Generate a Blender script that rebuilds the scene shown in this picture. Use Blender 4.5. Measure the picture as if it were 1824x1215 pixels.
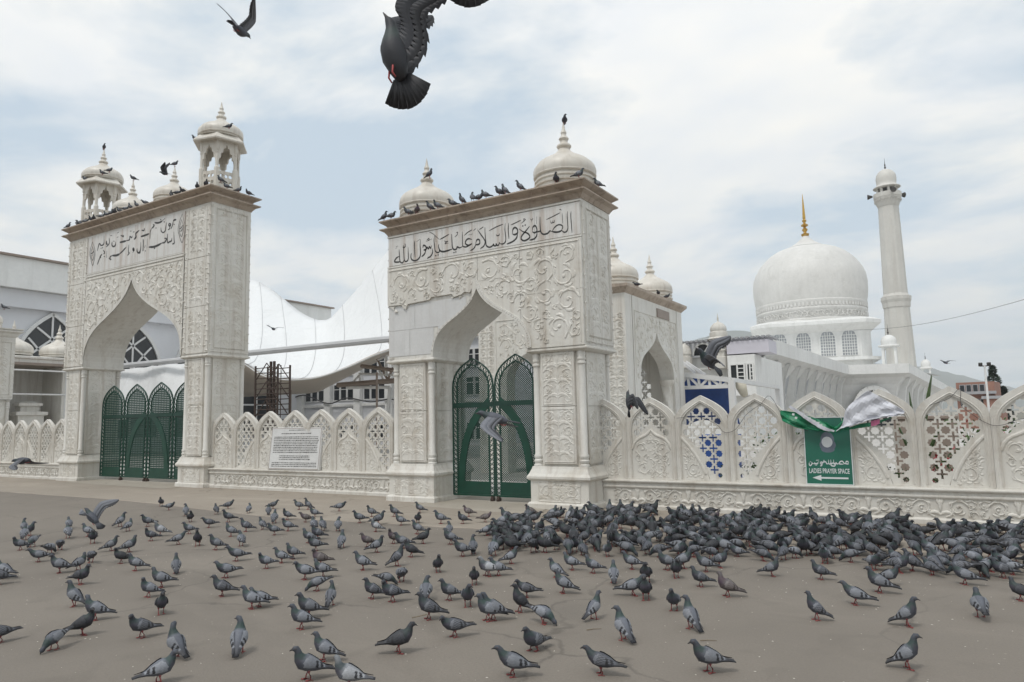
import bpy, math, random
from mathutils import Vector, Matrix, geometry

for _o in list(bpy.data.objects):
    bpy.data.objects.remove(_o)
SC = bpy.context.scene
COL = SC.collection
R = math.radians
# ------------------------------------------------------------------ camera
FPX, YAW, PITCH, ROLL, EYE = 1250.0, R(121.5), R(6.4), R(1.23), 1.65
IW, IH = 1824.0, 1215.0
CAMP = Vector((0, 0, EYE))
_F = Vector((math.cos(YAW) * math.cos(PITCH), math.sin(YAW) * math.cos(PITCH), math.sin(PITCH)))
_R0 = Vector((math.sin(YAW), -math.cos(YAW), 0))
_U0 = _R0.cross(_F)
CR = _R0 * math.cos(ROLL) - _U0 * math.sin(ROLL)
CU = _U0 * math.cos(ROLL) + _R0 * math.sin(ROLL)
CF = _F
cd = bpy.data.cameras.new('camera')
cam = bpy.data.objects.new('camera', cd)
COL.objects.link(cam)
cam.matrix_world = Matrix(((CR.x, CU.x, -CF.x, CAMP.x), (CR.y, CU.y, -CF.y, CAMP.y), (CR.z, CU.z, -CF.z, CAMP.z), (0, 0, 0, 1)))
cd.sensor_width = 36.0
cd.lens = FPX / IW * 36.0
cd.clip_start, cd.clip_end = 0.05, 30000
SC.camera = cam
# ------------------------------------------------------------------ sky, sun, exposure
SUN_EL, SUN_AZ = R(62), R(262)          # azimuth measured in the ground plane, from +X towards +Y
wd = bpy.data.worlds.new('World')
SC.world = wd
wd.use_nodes = True
wt = wd.node_tree
wt.nodes.clear()


def wn(t, **kw):
    n = wt.nodes.new(t)
    for k, v in kw.items():
        setattr(n, k, v)
    return n


sky = wn('ShaderNodeTexSky', sky_type='NISHITA')
sky.sun_disc = False
sky.sun_elevation = SUN_EL
sky.sun_rotation = math.pi / 2 - SUN_AZ
sky.air_density, sky.dust_density = 1.2, 2.5
tc = wn('ShaderNodeTexCoord')
sep = wn('ShaderNodeSeparateXYZ')
wt.links.new(tc.outputs['Generated'], sep.inputs[0])
mz = wn('ShaderNodeMath', operation='MAXIMUM')
wt.links.new(sep.outputs['Z'], mz.inputs[0]); mz.inputs[1].default_value = 0.0
az = wn('ShaderNodeMath', operation='ADD'); wt.links.new(mz.outputs[0], az.inputs[0]); az.inputs[1].default_value = 0.16
cx_ = wn('ShaderNodeMath', operation='DIVIDE'); wt.links.new(sep.outputs['X'], cx_.inputs[0]); wt.links.new(az.outputs[0], cx_.inputs[1])
cy_ = wn('ShaderNodeMath', operation='DIVIDE'); wt.links.new(sep.outputs['Y'], cy_.inputs[0]); wt.links.new(az.outputs[0], cy_.inputs[1])
cmb = wn('ShaderNodeCombineXYZ'); wt.links.new(cx_.outputs[0], cmb.inputs[0]); wt.links.new(cy_.outputs[0], cmb.inputs[1])
mp = wn('ShaderNodeMapping'); wt.links.new(cmb.outputs[0], mp.inputs[0])
mp.inputs['Rotation'].default_value = (0, 0, R(25)); mp.inputs['Scale'].default_value = (0.85, 1.0, 1.0); mp.inputs['Location'].default_value = (3.3, 1.7, 0)
n1 = wn('ShaderNodeTexNoise'); wt.links.new(mp.outputs[0], n1.inputs['Vector'])
n1.inputs['Scale'].default_value = 1.45; n1.inputs['Detail'].default_value = 8; n1.inputs['Roughness'].default_value = 0.55; n1.inputs['Distortion'].default_value = 0.25
r1 = wn('ShaderNodeValToRGB'); wt.links.new(n1.outputs['Fac'], r1.inputs[0])
r1.color_ramp.elements[0].position = 0.39; r1.color_ramp.elements[0].color = (0.05, 0.05, 0.05, 1)
r1.color_ramp.elements[1].position = 0.55; r1.color_ramp.elements[1].color = (1, 1, 1, 1)
# overcast layer: greyer towards the horizon, brighter overhead
el = wn('ShaderNodeMapRange'); wt.links.new(sep.outputs['Z'], el.inputs[0])
el.inputs[1].default_value = 0.0; el.inputs[2].default_value = 0.50
cl = wn('ShaderNodeMix', data_type='RGBA'); wt.links.new(el.outputs[0], cl.inputs[0])
cl.inputs[6].default_value = (7.3, 7.8, 8.2, 1); cl.inputs[7].default_value = (10.0, 10.05, 9.95, 1)
mxs = wn('ShaderNodeMix', data_type='RGBA')
thin = wn('ShaderNodeMix', data_type='RGBA'); thin.inputs[0].default_value = 0.75
wt.links.new(sky.outputs[0], thin.inputs[6]); thin.inputs[7].default_value = (6.2, 7.5, 8.6, 1)
wt.links.new(r1.outputs[0], mxs.inputs[0]); wt.links.new(thin.outputs[2], mxs.inputs[6])
n2 = wn('ShaderNodeTexNoise'); wt.links.new(mp.outputs[0], n2.inputs['Vector']); n2.inputs['Scale'].default_value = 2.6; n2.inputs['Detail'].default_value = 6
r2 = wn('ShaderNodeMapRange'); wt.links.new(n2.outputs['Fac'], r2.inputs[0]); r2.inputs[1].default_value = .38; r2.inputs[2].default_value = .66
wm = wn('ShaderNodeMix', data_type='RGBA', blend_type='MULTIPLY'); wm.inputs[0].default_value = 1.0
wc = wn('ShaderNodeMix', data_type='RGBA'); wt.links.new(r2.outputs[0], wc.inputs[0]); wc.inputs[6].default_value = (.9, .92, .95, 1); wc.inputs[7].default_value = (1.06, 1.03, .98, 1)
wt.links.new(cl.outputs[2], wm.inputs[6]); wt.links.new(wc.outputs[2], wm.inputs[7]); wt.links.new(wm.outputs[2], mxs.inputs[7])
bg = wn('ShaderNodeBackground'); bg.inputs[1].default_value = 0.1
wt.links.new(mxs.outputs[2], bg.inputs[0])
wo = wn('ShaderNodeOutputWorld'); wt.links.new(bg.outputs[0], wo.inputs[0])
sd = bpy.data.lights.new('sun', 'SUN')
sd.energy, sd.angle, sd.color = 1.5, R(14), (1.0, 0.97, 0.93)
so = bpy.data.objects.new('sun', sd)
COL.objects.link(so)
sv = Vector((math.cos(SUN_AZ) * math.cos(SUN_EL), math.sin(SUN_AZ) * math.cos(SUN_EL), math.sin(SUN_EL)))
so.rotation_euler = sv.to_track_quat('Z', 'Y').to_euler()
vs = SC.view_settings
vs.view_transform = 'Standard'; vs.look = 'None'; vs.exposure = 0.08; vs.gamma = 1.0; vs.use_curve_mapping = False
SC.cycles.use_denoising = True
SC.cycles.max_bounces = 6
SC.cycles.volume_bounces = 1
SC.cycles.diffuse_bounces = 3
SC.cycles.use_adaptive_sampling = True
SC.cycles.adaptive_threshold = 0.015


# ------------------------------------------------------------------ pixel of the photograph -> ray, for measuring places
def ray(x, y):
    return CF + CR * ((x - IW / 2) / FPX) - CU * ((y - IH / 2) / FPX)


def onY(x, y, Y):
    d = ray(x, y); return CAMP + d * (Y / d.y)


def onX(x, y, X):
    d = ray(x, y); return CAMP + d * (X / d.x)


def onZ(x, y, Z=0.0):
    d = ray(x, y); return CAMP + d * ((Z - EYE) / d.z)


def atD(x, y, D):
    return CAMP + ray(x, y) * D


# ------------------------------------------------------------------ object helpers
def tag(o, label=None, cat=None, group=None, kind=None):
    if label: o['label'] = label
    if cat: o['category'] = cat
    if group: o['group'] = group
    if kind: o['kind'] = kind
    return o


def thing(name, label, cat, loc=(0, 0, 0), rz=0.0, group=None):
    o = bpy.data.objects.new(name, None)
    o.empty_display_size = 0.2
    COL.objects.link(o)
    o.location = loc
    o.rotation_euler = (0, 0, rz)
    return tag(o, label, cat, group)


class MB:
    """collects faces; build() links them as one mesh object"""

    def __init__(s):
        s.v, s.f, s.mi, s.cm = [], [], [], 0

    def add(s, vs, fs):
        b = len(s.v)
        s.v.extend(vs)
        for f in fs:
            s.f.append([b + i for i in f]); s.mi.append(s.cm)

    def box(s, x0, x1, y0, y1, z0, z1):
        s.add([(x0, y0, z0), (x1, y0, z0), (x1, y1, z0), (x0, y1, z0), (x0, y0, z1), (x1, y0, z1), (x1, y1, z1), (x0, y1, z1)],
              [(0, 3, 2, 1), (4, 5, 6, 7), (0, 1, 5, 4), (1, 2, 6, 5), (2, 3, 7, 6), (3, 0, 4, 7)])

    def cbox(s, x0, x1, y0, y1, z0, z1, c=0.01):
        """box whose front (y0) edges are chamfered"""
        v = [(x0 + c, y0, z0 + c), (x1 - c, y0, z0 + c), (x1 - c, y0, z1 - c), (x0 + c, y0, z1 - c),
             (x0, y0 + c, z0), (x1, y0 + c, z0), (x1, y0 + c, z1), (x0, y0 + c, z1),
             (x0, y1, z0), (x1, y1, z0), (x1, y1, z1), (x0, y1, z1)]
        f = [(0, 1, 2, 3)]
        for a, b in ((0, 4), (4, 8)):
            for i in range(4):
                j = (i + 1) % 4
                f.append((b + i, b + j, a + j, a + i))
        f.append((11, 10, 9, 8))
        s.add(v, f)

    def quad(s, a, b, c, d):
        s.add([tuple(a), tuple(b), tuple(c), tuple(d)], [(0, 1, 2, 3)])

    def obox(s, M, hx, hy, hz):
        v = [tuple(M @ Vector((x, y, z))) for z in (-hz, hz) for x, y in ((-hx, -hy), (hx, -hy), (hx, hy), (-hx, hy))]
        s.add(v, [(0, 3, 2, 1), (4, 5, 6, 7), (0, 1, 5, 4), (1, 2, 6, 5), (2, 3, 7, 6), (3, 0, 4, 7)])

    def lathe(s, prof, cx=0, cy=0, cz=0, n=20, cap=True, rib=0, ribd=0.0):
        vs, fs = [], []
        for (r, z) in prof:
            for i in range(n):
                a = 2 * math.pi * i / n
                k = 1.0 - (ribd if rib and i % (n // rib) == 0 else 0.0)
                vs.append((cx + r * k * math.cos(a), cy + r * k * math.sin(a), cz + z))
        m = len(prof)
        for j in range(m - 1):
            for i in range(n):
                i2 = (i + 1) % n
                fs.append((j * n + i, j * n + i2, (j + 1) * n + i2, (j + 1) * n + i))
        if cap:
            fs.append(tuple(range(n - 1, -1, -1)))
            fs.append(tuple((m - 1) * n + i for i in range(n)))
        s.add(vs, fs)

    def tube(s, pts, r, n=6, r2=None, cap=True):
        pts = [Vector(p) for p in pts]
        vs, fs = [], []
        L = len(pts)
        for k, p in enumerate(pts):
            t = (pts[min(k + 1, L - 1)] - pts[max(k - 1, 0)])
            if t.length < 1e-9: t = Vector((0, 0, 1))
            t.normalize()
            a = Vector((0, 0, 1)) if abs(t.z) < 0.9 else Vector((1, 0, 0))
            u = t.cross(a).normalized(); w = u.cross(t)
            rr = r if r2 is None else r + (r2 - r) * k / max(1, L - 1)
            for i in range(n):
                an = 2 * math.pi * i / n
                vs.append(tuple(p + u * (rr * math.cos(an)) + w * (rr * math.sin(an))))
        for k in range(L - 1):
            for i in range(n):
                j = (i + 1) % n
                fs.append((k * n + i, k * n + j, (k + 1) * n + j, (k + 1) * n + i))
        if cap:
            fs.append(tuple(range(n - 1, -1, -1))); fs.append(tuple((L - 1) * n + i for i in range(n)))
        s.add(vs, fs)

    def bar(s, a, b, w, d, up=(0, 1, 0)):
        """rectangular bar from a to b: width w across, depth d along up"""
        a, b, up = Vector(a), Vector(b), Vector(up)
        t = (b - a).normalized(); u = t.cross(up).normalized() * (w / 2); q = up.normalized() * (d / 2)
        v = [a - u - q, a + u - q, a + u + q, a - u + q, b - u - q, b + u - q, b + u + q, b - u + q]
        s.add([tuple(p) for p in v], [(0, 3, 2, 1), (4, 5, 6, 7), (0, 1, 5, 4), (1, 2, 6, 5), (2, 3, 7, 6), (3, 0, 4, 7)])

    def rect_profile(s, x0, x1, y0, y1, prof, cap=True):
        """moulding round a rectangle: prof = [(outset, z), ...] from the bottom up"""
        vs, fs = [], []
        for (o, z) in prof:
            vs += [(x0 - o, y0 - o, z), (x1 + o, y0 - o, z), (x1 + o, y1 + o, z), (x0 - o, y1 + o, z)]
        for j in range(len(prof) - 1):
            for i in range(4):
                k = (i + 1) % 4
                fs.append((j * 4 + i, j * 4 + k, j * 4 + 4 + k, j * 4 + 4 + i))
        if cap:
            fs.append((3, 2, 1, 0)); b = (len(prof) - 1) * 4; fs.append((b, b + 1, b + 2, b + 3))
        s.add(vs, fs)

    def ngon_profile(s, n, prof, cx=0, cy=0, rot=0.0, cap=True):
        vs, fs = [], []
        for (r, z) in prof:
            for i in range(n):
                a = rot + 2 * math.pi * i / n
                vs.append((cx + r * math.cos(a), cy + r * math.sin(a), z))
        for j in range(len(prof) - 1):
            for i in range(n):
                k = (i + 1) % n
                fs.append((j * n + i, j * n + k, (j + 1) * n + k, (j + 1) * n + i))
        if cap:
            fs.append(tuple(range(n - 1, -1, -1))); b = (len(prof) - 1) * n; fs.append(tuple(b + i for i in range(n)))
        s.add(vs, fs)

    def extrude_x(s, prof, x0, x1):
        """closed (y,z) profile extruded along x"""
        n = len(prof)
        vs = [(x0, y, z) for y, z in prof] + [(x1, y, z) for y, z in prof]
        fs = [(i, n + i, n + (i + 1) % n, (i + 1) % n) for i in range(n)]
        fs.append(tuple(range(n))); fs.append(tuple(range(2 * n - 1, n - 1, -1)))
        s.add(vs, fs)

    def plate(s, outer, holes, y0, y1):
        """flat plate in the xz plane with holes, from y0 (front) to y1 (back)"""
        pts, faces = [], []
        area = lambda lp: sum(p[0] * q[1] - q[0] * p[1] for p, q in zip(lp, lp[1:] + lp[:1]))
        ccw = lambda lp: list(lp) if area(list(lp)) > 0 else list(lp)[::-1]
        outer, holes = ccw(outer), [ccw(h_) for h_ in holes]
        for lp in [outer] + holes:
            b = len(pts); pts += [Vector((p[0], p[1])) for p in lp]; faces.append(list(range(b, b + len(lp))))
        ov, oe, of, a1, a2, of_ids = geometry.delaunay_2d_cdt(pts, [], faces, 1, 1e-6, True)
        tri = [f for f, ids in zip(of, of_ids) if (0 in ids) and not any(i > 0 for i in ids)]
        n = len(ov)
        s.add([(p.x, y0, p.y) for p in ov] + [(p.x, y1, p.y) for p in ov],
              [tuple(f) for f in tri] + [tuple(n + i for i in reversed(f)) for f in tri])
        for lp in [outer] + holes:
            m = len(lp)
            s.add([(p[0], y0, p[1]) for p in lp] + [(p[0], y1, p[1]) for p in lp],
                  [(i, (i + 1) % m, m + (i + 1) % m, m + i) for i in range(m)])

    def mesh(s, name, mats, smooth=False):
        me = bpy.data.meshes.new(name)
        me.from_pydata([tuple(v) for v in s.v], [], s.f)
        for m in (mats if isinstance(mats, (list, tuple)) else [mats]):
            me.materials.append(m)
        if any(s.mi): me.polygons.foreach_set('material_index', s.mi)
        if smooth:
            me.polygons.foreach_set('use_smooth', [True] * len(me.polygons))
            if smooth != 'all':
                try: me.set_sharp_from_angle(angle=R(38))
                except Exception: pass
        me.update()
        return me

    def build(s, name, mats, parent=None, smooth=False):
        return link(name, s.mesh(name, mats, smooth), parent)


def link(name, me, parent=None, loc=None, rot=None, scale=None):
    o = bpy.data.objects.new(name, me)
    COL.objects.link(o)
    if parent: o.parent = parent
    if loc is not None: o.location = loc
    if rot is not None: o.rotation_euler = rot
    if scale is not None: o.scale = scale
    return o


def bez(p0, p1, p2, p3, n):
    out = []
    for i in range(n + 1):
        t = i / n; a = 1 - t
        out.append(tuple(a ** 3 * p0[k] + 3 * a * a * t * p1[k] + 3 * a * t * t * p2[k] + t ** 3 * p3[k] for k in range(len(p0))))
    return out


def smooth_path(pts, n=4):
    if len(pts) < 3: return [Vector(p) for p in pts]
    P = [Vector(p) for p in pts]
    P = [P[0] * 2 - P[1]] + P + [P[-1] * 2 - P[-2]]
    out = []
    for i in range(1, len(P) - 2):
        for k in range(n):
            t = k / n
            a, b, c, d = P[i - 1], P[i], P[i + 1], P[i + 2]
            out.append(0.5 * ((2 * b) + (c - a) * t + (2 * a - 5 * b + 4 * c - d) * t * t + (3 * b - a - 3 * c + d) * t ** 3))
    out.append(P[-2])
    return out


# ------------------------------------------------------------------ materials
def new_mat(name):
    m = bpy.data.materials.new(name); m.use_nodes = True
    nt = m.node_tree
    return m, nt, nt.nodes['Principled BSDF']


def nnoise(nt, vec, scale, detail=4, rough=0.55, dist=0.0):
    n = nt.nodes.new('ShaderNodeTexNoise')
    n.inputs['Scale'].default_value = scale; n.inputs['Detail'].default_value = detail
    n.inputs['Roughness'].default_value = rough; n.inputs['Distortion'].default_value = dist
    nt.links.new(vec, n.inputs['Vector'])
    return n.outputs['Fac']


def nramp(nt, fac, p0, p1, c0=0.0, c1=1.0):
    r = nt.nodes.new('ShaderNodeMapRange')
    r.inputs[1].default_value = p0; r.inputs[2].default_value = p1; r.inputs[3].default_value = c0; r.inputs[4].default_value = c1
    nt.links.new(fac, r.inputs[0])
    return r.outputs[0]


def nmix(nt, fac, a, b, mode='MIX'):
    n = nt.nodes.new('ShaderNodeMix'); n.data_type = 'RGBA'; n.blend_type = mode
    for val, idx in ((fac, 0), (a, 6), (b, 7)):
        if hasattr(val, 'is_output'): nt.links.new(val, n.inputs[idx])
        else: n.inputs[idx].default_value = val if idx == 0 else (*val, 1)
    return n.outputs[2]


def ncoord(nt, kind='Object', scale=None):
    t = nt.nodes.new('ShaderNodeTexCoord')
    o = t.outputs[kind]
    if scale:
        m = nt.nodes.new('ShaderNodeMapping'); nt.links.new(o, m.inputs[0]); m.inputs['Scale'].default_value = scale
        o = m.outputs[0]
    return o


def nbump(nt, b, height, strength, dist=0.02):
    n = nt.nodes.new('ShaderNodeBump'); n.inputs['Strength'].default_value = strength; n.inputs['Distance'].default_value = dist
    nt.links.new(height, n.inputs['Height']); nt.links.new(n.outputs[0], b.inputs['Normal'])


def stone(name, base, tint, rough=0.55, scale=1.0, streak=None, streak_amt=0.5, bump=0.25, spot=None, grime=None):
    """weathered stone: two tones of mottling, fine grain, optional vertical run-off streaks and dirt blotches"""
    m, nt, b = new_mat(name)
    v = ncoord(nt)
    c = nmix(nt, nramp(nt, nnoise(nt, v, 0.9 * scale, 5, 0.6), 0.35, 0.68), base, tint)
    fine = nnoise(nt, v, 14 * scale, 5, 0.65)
    c = nmix(nt, nramp(nt, fine, 0.35, 0.75, 0.0, 0.35), c, tuple(x * 0.72 for x in base))
    if streak:
        vs_ = ncoord(nt, scale=(5.5 * scale, 5.5 * scale, 0.35 * scale))
        s1 = nramp(nt, nnoise(nt, vs_, 1.0, 5, 0.65, 0.3), 0.5, 0.7, 0.0, streak_amt)
        c = nmix(nt, s1, c, streak)
    if grime:
        g = nramp(nt, nnoise(nt, v, 2.3 * scale, 6, 0.7, 0.6), 0.53, 0.72, 0.0, 0.6)
        c = nmix(nt, g, c, grime)
    nt.links.new(c, b.inputs['Base Color'])
    b.inputs['Roughness'].default_value = rough
    nbump(nt, b, fine, bump, 0.01)
    return m


def plain(name, col, rough=0.5, metal=0.0, var=0.25, scale=3.0, bump=0.0, spec=None):
    m, nt, b = new_mat(name)
    v = ncoord(nt)
    f = nnoise(nt, v, scale, 5, 0.6)
    c = nmix(nt, nramp(nt, f, 0.3, 0.7), col, tuple(x * (1 - var) for x in col))
    nt.links.new(c, b.inputs['Base Color'])
    b.inputs['Roughness'].default_value = rough; b.inputs['Metallic'].default_value = metal
    if spec is not None: b.inputs['Specular IOR Level'].default_value = spec
    if bump: nbump(nt, b, nnoise(nt, v, scale * 6, 4), bump, 0.01)
    return m


M = {}
M['marble'] = stone('carved_marble', (0.74, 0.72, 0.67), (0.655, 0.625, 0.56), 0.5, 1.0, (0.36, 0.3, 0.24), 0.5, 0.22, grime=(0.45, 0.395, 0.315))
M['marble2'] = stone('pale_marble', (0.74, 0.725, 0.68), (0.655, 0.63, 0.575), 0.48, 1.0, (0.36, 0.3, 0.24), 0.38, 0.15)
M['bare'] = stone('bare_grey_marble', (0.7, 0.7, 0.69), (0.61, 0.605, 0.595), 0.45, 1.3, (0.4, 0.37, 0.33), 0.2, 0.1)
M['inscr'] = stone('inscription_marble', (0.72, 0.71, 0.685), (0.64, 0.625, 0.595), 0.42, 1.0, (0.36, 0.26, 0.19), 0.7, 0.1)
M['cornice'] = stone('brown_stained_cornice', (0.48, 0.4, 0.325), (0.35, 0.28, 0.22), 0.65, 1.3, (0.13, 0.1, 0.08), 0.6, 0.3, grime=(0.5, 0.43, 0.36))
M['dome'] = stone('dome_marble', (0.72, 0.69, 0.625), (0.61, 0.565, 0.495), 0.42, 1.4, (0.36, 0.29, 0.23), 0.4, 0.1)
M['wallm'] = stone('wall_marble', (0.69, 0.67, 0.62), (0.59, 0.56, 0.5), 0.55, 1.2, (0.33, 0.27, 0.21), 0.35, 0.25, grime=(0.4, 0.35, 0.28))
M['white'] = stone('white_painted_wall', (0.82, 0.82, 0.8), (0.74, 0.74, 0.72), 0.6, 0.25, (0.5, 0.5, 0.47), 0.35, 0.1)
M['whited'] = stone('white_dome_marble', (0.74, 0.73, 0.7), (0.64, 0.63, 0.6), 0.55, 0.3, (0.5, 0.49, 0.46), 0.22, 0.1, grime=(0.52, 0.51, 0.48))
M['mintower'] = stone('minaret_marble', (0.66, 0.645, 0.6), (0.56, 0.54, 0.5), 0.55, 0.2, (0.42, 0.39, 0.35), 0.45, 0.1)
M['bluewhite'] = plain('bluish_white_paint', (0.68, 0.69, 0.715), 0.6, 0, 0.1, 0.5)
M['lilac'] = plain('pale_lilac_fascia', (0.64, 0.62, 0.68), 0.6, 0, 0.12, 0.6)
M['green'] = plain('green_gate_paint', (0.006, 0.06, 0.037), 0.42, 0, 0.35, 4.0)
M['greend'] = plain('dark_green_mesh', (0.008, 0.05, 0.034), 0.5, 0, 0.3, 4.0)
M['iron'] = plain('rusty_iron', (0.07, 0.045, 0.035), 0.7, 0.2, 0.4, 8.0)
M['steelw'] = plain('white_painted_steel', (0.72, 0.72, 0.71), 0.45, 0, 0.12, 2.0)
M['steelb'] = plain('brown_pipe', (0.3, 0.24, 0.2), 0.5, 0, 0.2, 2.0)
M['beam'] = plain('grey_beam_cover', (0.52, 0.525, 0.53), 0.6, 0, 0.1, 1.0)
M['blue'] = plain('blue_tarpaulin', (0.03, 0.09, 0.33), 0.5, 0, 0.4, 1.5)
M['cream'] = plain('cream_sheet', (0.7, 0.66, 0.55), 0.6, 0, 0.1, 1.5)
M['ink'] = plain('black_inlay', (0.04, 0.038, 0.035), 0.5, 0, 0.4, 9.0)
M['glass'] = plain('dark_window_glass', (0.035, 0.04, 0.045), 0.12, 0, 0.3, 0.8)
M['glassg'] = plain('grey_lattice_glass', (0.36, 0.38, 0.4), 0.35, 0, 0.2, 0.8)
M['gold'] = plain('gilded_finial', (0.62, 0.38, 0.09), 0.32, 0.85, 0.2, 2.0)
M['dark'] = plain('dark_recess', (0.05, 0.045, 0.04), 0.8, 0, 0.3, 2.0)
M['cable'] = plain('black_cable', (0.04, 0.04, 0.045), 0.6, 0, 0.2, 5.0)
M['signg'] = plain('green_sign_face', (0.015, 0.135, 0.088), 0.35, 0, 0.12, 3.0)
M['signw'] = plain('white_sign_print', (0.68, 0.7, 0.7), 0.4, 0, 0.08, 6.0)
M['signd'] = plain('grey_sign_print', (0.16, 0.19, 0.24), 0.4, 0, 0.4, 6.0)
M['cloth'] = plain('white_banner_back', (0.66, 0.67, 0.72), 0.6, 0, 0.1, 4.0)
M['clothg'] = plain('green_banner_cloth', (0.015, 0.24, 0.11), 0.45, 0, 0.5, 5.0)
M['pink'] = plain('pink_banner_patch', (0.6, 0.16, 0.3), 0.5, 0, 0.2, 5.0)
M['leaf'] = plain('leaf_green', (0.07, 0.13, 0.03), 0.5, 0, 0.5, 9.0)
M['leafd'] = plain('dark_conifer_green', (0.03, 0.06, 0.03), 0.6, 0, 0.5, 1.0)
M['bark'] = plain('bark', (0.12, 0.09, 0.06), 0.8, 0, 0.4, 6.0)
M['petal'] = plain('red_petal', (0.45, 0.03, 0.04), 0.5, 0, 0.4, 9.0)
M['brick'] = plain('red_brick_wall', (0.36, 0.19, 0.14), 0.8, 0, 0.35, 1.2, 0.2)
M['tin'] = plain('grey_tin_roof', (0.4, 0.4, 0.41), 0.45, 0.2, 0.2, 1.0)
M['crumb'] = plain('pale_grain', (0.62, 0.58, 0.5), 0.7, 0, 0.4, 30.0)
M['straw'] = plain('dry_straw', (0.24, 0.19, 0.13), 0.7, 0, 0.3, 30.0)
# tent cloth: plain opaque white, lightly wrinkled
m, nt, b = new_mat('white_tent_membrane')
b.inputs['Base Color'].default_value = (0.76, 0.77, 0.77, 1); b.inputs['Roughness'].default_value = 0.6
nbump(nt, b, nnoise(nt, ncoord(nt, scale=(0.9, 0.5, 0.25)), 1.6, 4, .5, .6), 0.55, 0.3)
M['tent'] = m
M['lining'] = plain('shaded_beige_lining', (0.6, 0.54, 0.47), 0.8, 0, 0.08, 0.6)  # shade on the tent's underside is put into this beige


def ground_mat(name, base, tint, dark, crack=0.5):
    m, nt, b = new_mat(name)
    v = ncoord(nt)
    c = nmix(nt, nramp(nt, nnoise(nt, v, 0.35, 6, 0.62, 0.4), 0.36, 0.66), base, tint)
    c = nmix(nt, nramp(nt, nnoise(nt, v, 1.7, 5, 0.6, 0.8), 0.56, 0.72, 0.0, 0.5), c, dark)
    spk = nnoise(nt, v, 55, 3, 0.7)
    c = nmix(nt, nramp(nt, spk, 0.3, 0.72, 0.0, 0.55), c, tuple(x * 0.68 for x in base))
    vo = nt.nodes.new('ShaderNodeTexVoronoi'); vo.inputs['Scale'].default_value = 9.0; nt.links.new(v, vo.inputs['Vector'])
    drop = nramp(nt, vo.outputs['Distance'], 0.05, 0.085, 0.55, 0.0)
    gate = nramp(nt, nnoise(nt, v, 0.8, 3), 0.48, 0.62, 0.0, 1.0)
    mm = nt.nodes.new('ShaderNodeMath'); mm.operation = 'MULTIPLY'; nt.links.new(drop, mm.inputs[0]); nt.links.new(gate, mm.inputs[1])
    c = nmix(nt, mm.outputs[0], c, (0.42, 0.39, 0.35))
    # wandering hairline cracks and pale dusty swathes
    v2 = ncoord(nt, scale=(1, 1, 0))
    dist = nt.nodes.new('ShaderNodeTexNoise'); dist.inputs['Scale'].default_value = 1.1; dist.inputs['Detail'].default_value = 5; nt.links.new(v2, dist.inputs['Vector'])
    ad = nt.nodes.new('ShaderNodeMix'); ad.data_type = 'RGBA'; ad.blend_type = 'ADD'; ad.inputs[0].default_value = 1.1; nt.links.new(v2, ad.inputs[6]); nt.links.new(dist.outputs['Color'], ad.inputs[7])
    ve = nt.nodes.new('ShaderNodeTexVoronoi'); ve.feature = 'DISTANCE_TO_EDGE'; ve.inputs['Scale'].default_value = 0.33; nt.links.new(ad.outputs[2], ve.inputs['Vector'])
    ck = nramp(nt, ve.outputs['Distance'], 0.0015, 0.009, 0.62, 0.0)
    cg = nt.nodes.new('ShaderNodeMath'); cg.operation = 'MULTIPLY'; nt.links.new(ck, cg.inputs[0]); nt.links.new(nramp(nt, nnoise(nt, v, 0.7, 4), 0.4, 0.6), cg.inputs[1])
    c = nmix(nt, nramp(nt, nnoise(nt, ncoord(nt, scale=(.22, .6, 1)), 1.0, 5, .6, .5), 0.55, 0.75, 0, 0.5), c, tuple(min(1, x * 1.35) for x in base))
    c = nmix(nt, cg.outputs[0], c, tuple(x * 0.4 for x in base))
    nt.links.new(c, b.inputs['Base Color'])
    b.inputs['Roughness'].default_value = 0.82
    nbump(nt, b, spk, 0.35, 0.008)
    return m


M['plaza'] = ground_mat('plaza_asphalt', (0.222, 0.194, 0.162), (0.18, 0.157, 0.131), (0.14, 0.121, 0.1))
M['apron'] = ground_mat('concrete_apron', (0.345, 0.3, 0.247), (0.295, 0.254, 0.207), (0.232, 0.197, 0.16))
M['paving'] = ground_mat('inner_paving', (0.52, 0.5, 0.47), (0.45, 0.43, 0.4), (0.38, 0.36, 0.33))


# ------------------------------------------------------------------ carved relief: packed scrolls with leaves
class Frame:
    """maps (u, v, height) of a carved face to 3D"""

    def __init__(s, o, u, v, n):
        s.o, s.u, s.v, s.n = Vector(o), Vector(u), Vector(v), Vector(n)

    def __call__(s, a, b, h=0.0):
        return tuple(s.o + s.u * a + s.v * b + s.n * h)


def ridge(mb, fr, pts, w, h):
    """raised strip with a rounded ridge along a 2D path; w = half width list or number"""
    L = len(pts)
    vs, fs = [], []
    for i, p in enumerate(pts):
        a = pts[max(i - 1, 0)]; c = pts[min(i + 1, L - 1)]
        tx, ty = c[0] - a[0], c[1] - a[1]
        l = math.hypot(tx, ty) or 1.0
        nx, ny = -ty / l, tx / l
        ww = w[i] if isinstance(w, (list, tuple)) else w
        hh = h * min(1.0, ww / (max(w) if isinstance(w, (list, tuple)) else w) + 0.25)
        vs += [fr(p[0] + nx * ww, p[1] + ny * ww, 0), fr(p[0] + nx * ww * 0.35, p[1] + ny * ww * 0.35, hh),
               fr(p[0] - nx * ww * 0.35, p[1] - ny * ww * 0.35, hh), fr(p[0] - nx * ww, p[1] - ny * ww, 0)]
    for i in range(L - 1):
        for k in range(3):
            fs.append((i * 4 + k, i * 4 + 4 + k, i * 4 + 5 + k, i * 4 + k + 1))
    mb.add(vs, fs)


_jit = random.Random(99)


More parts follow.
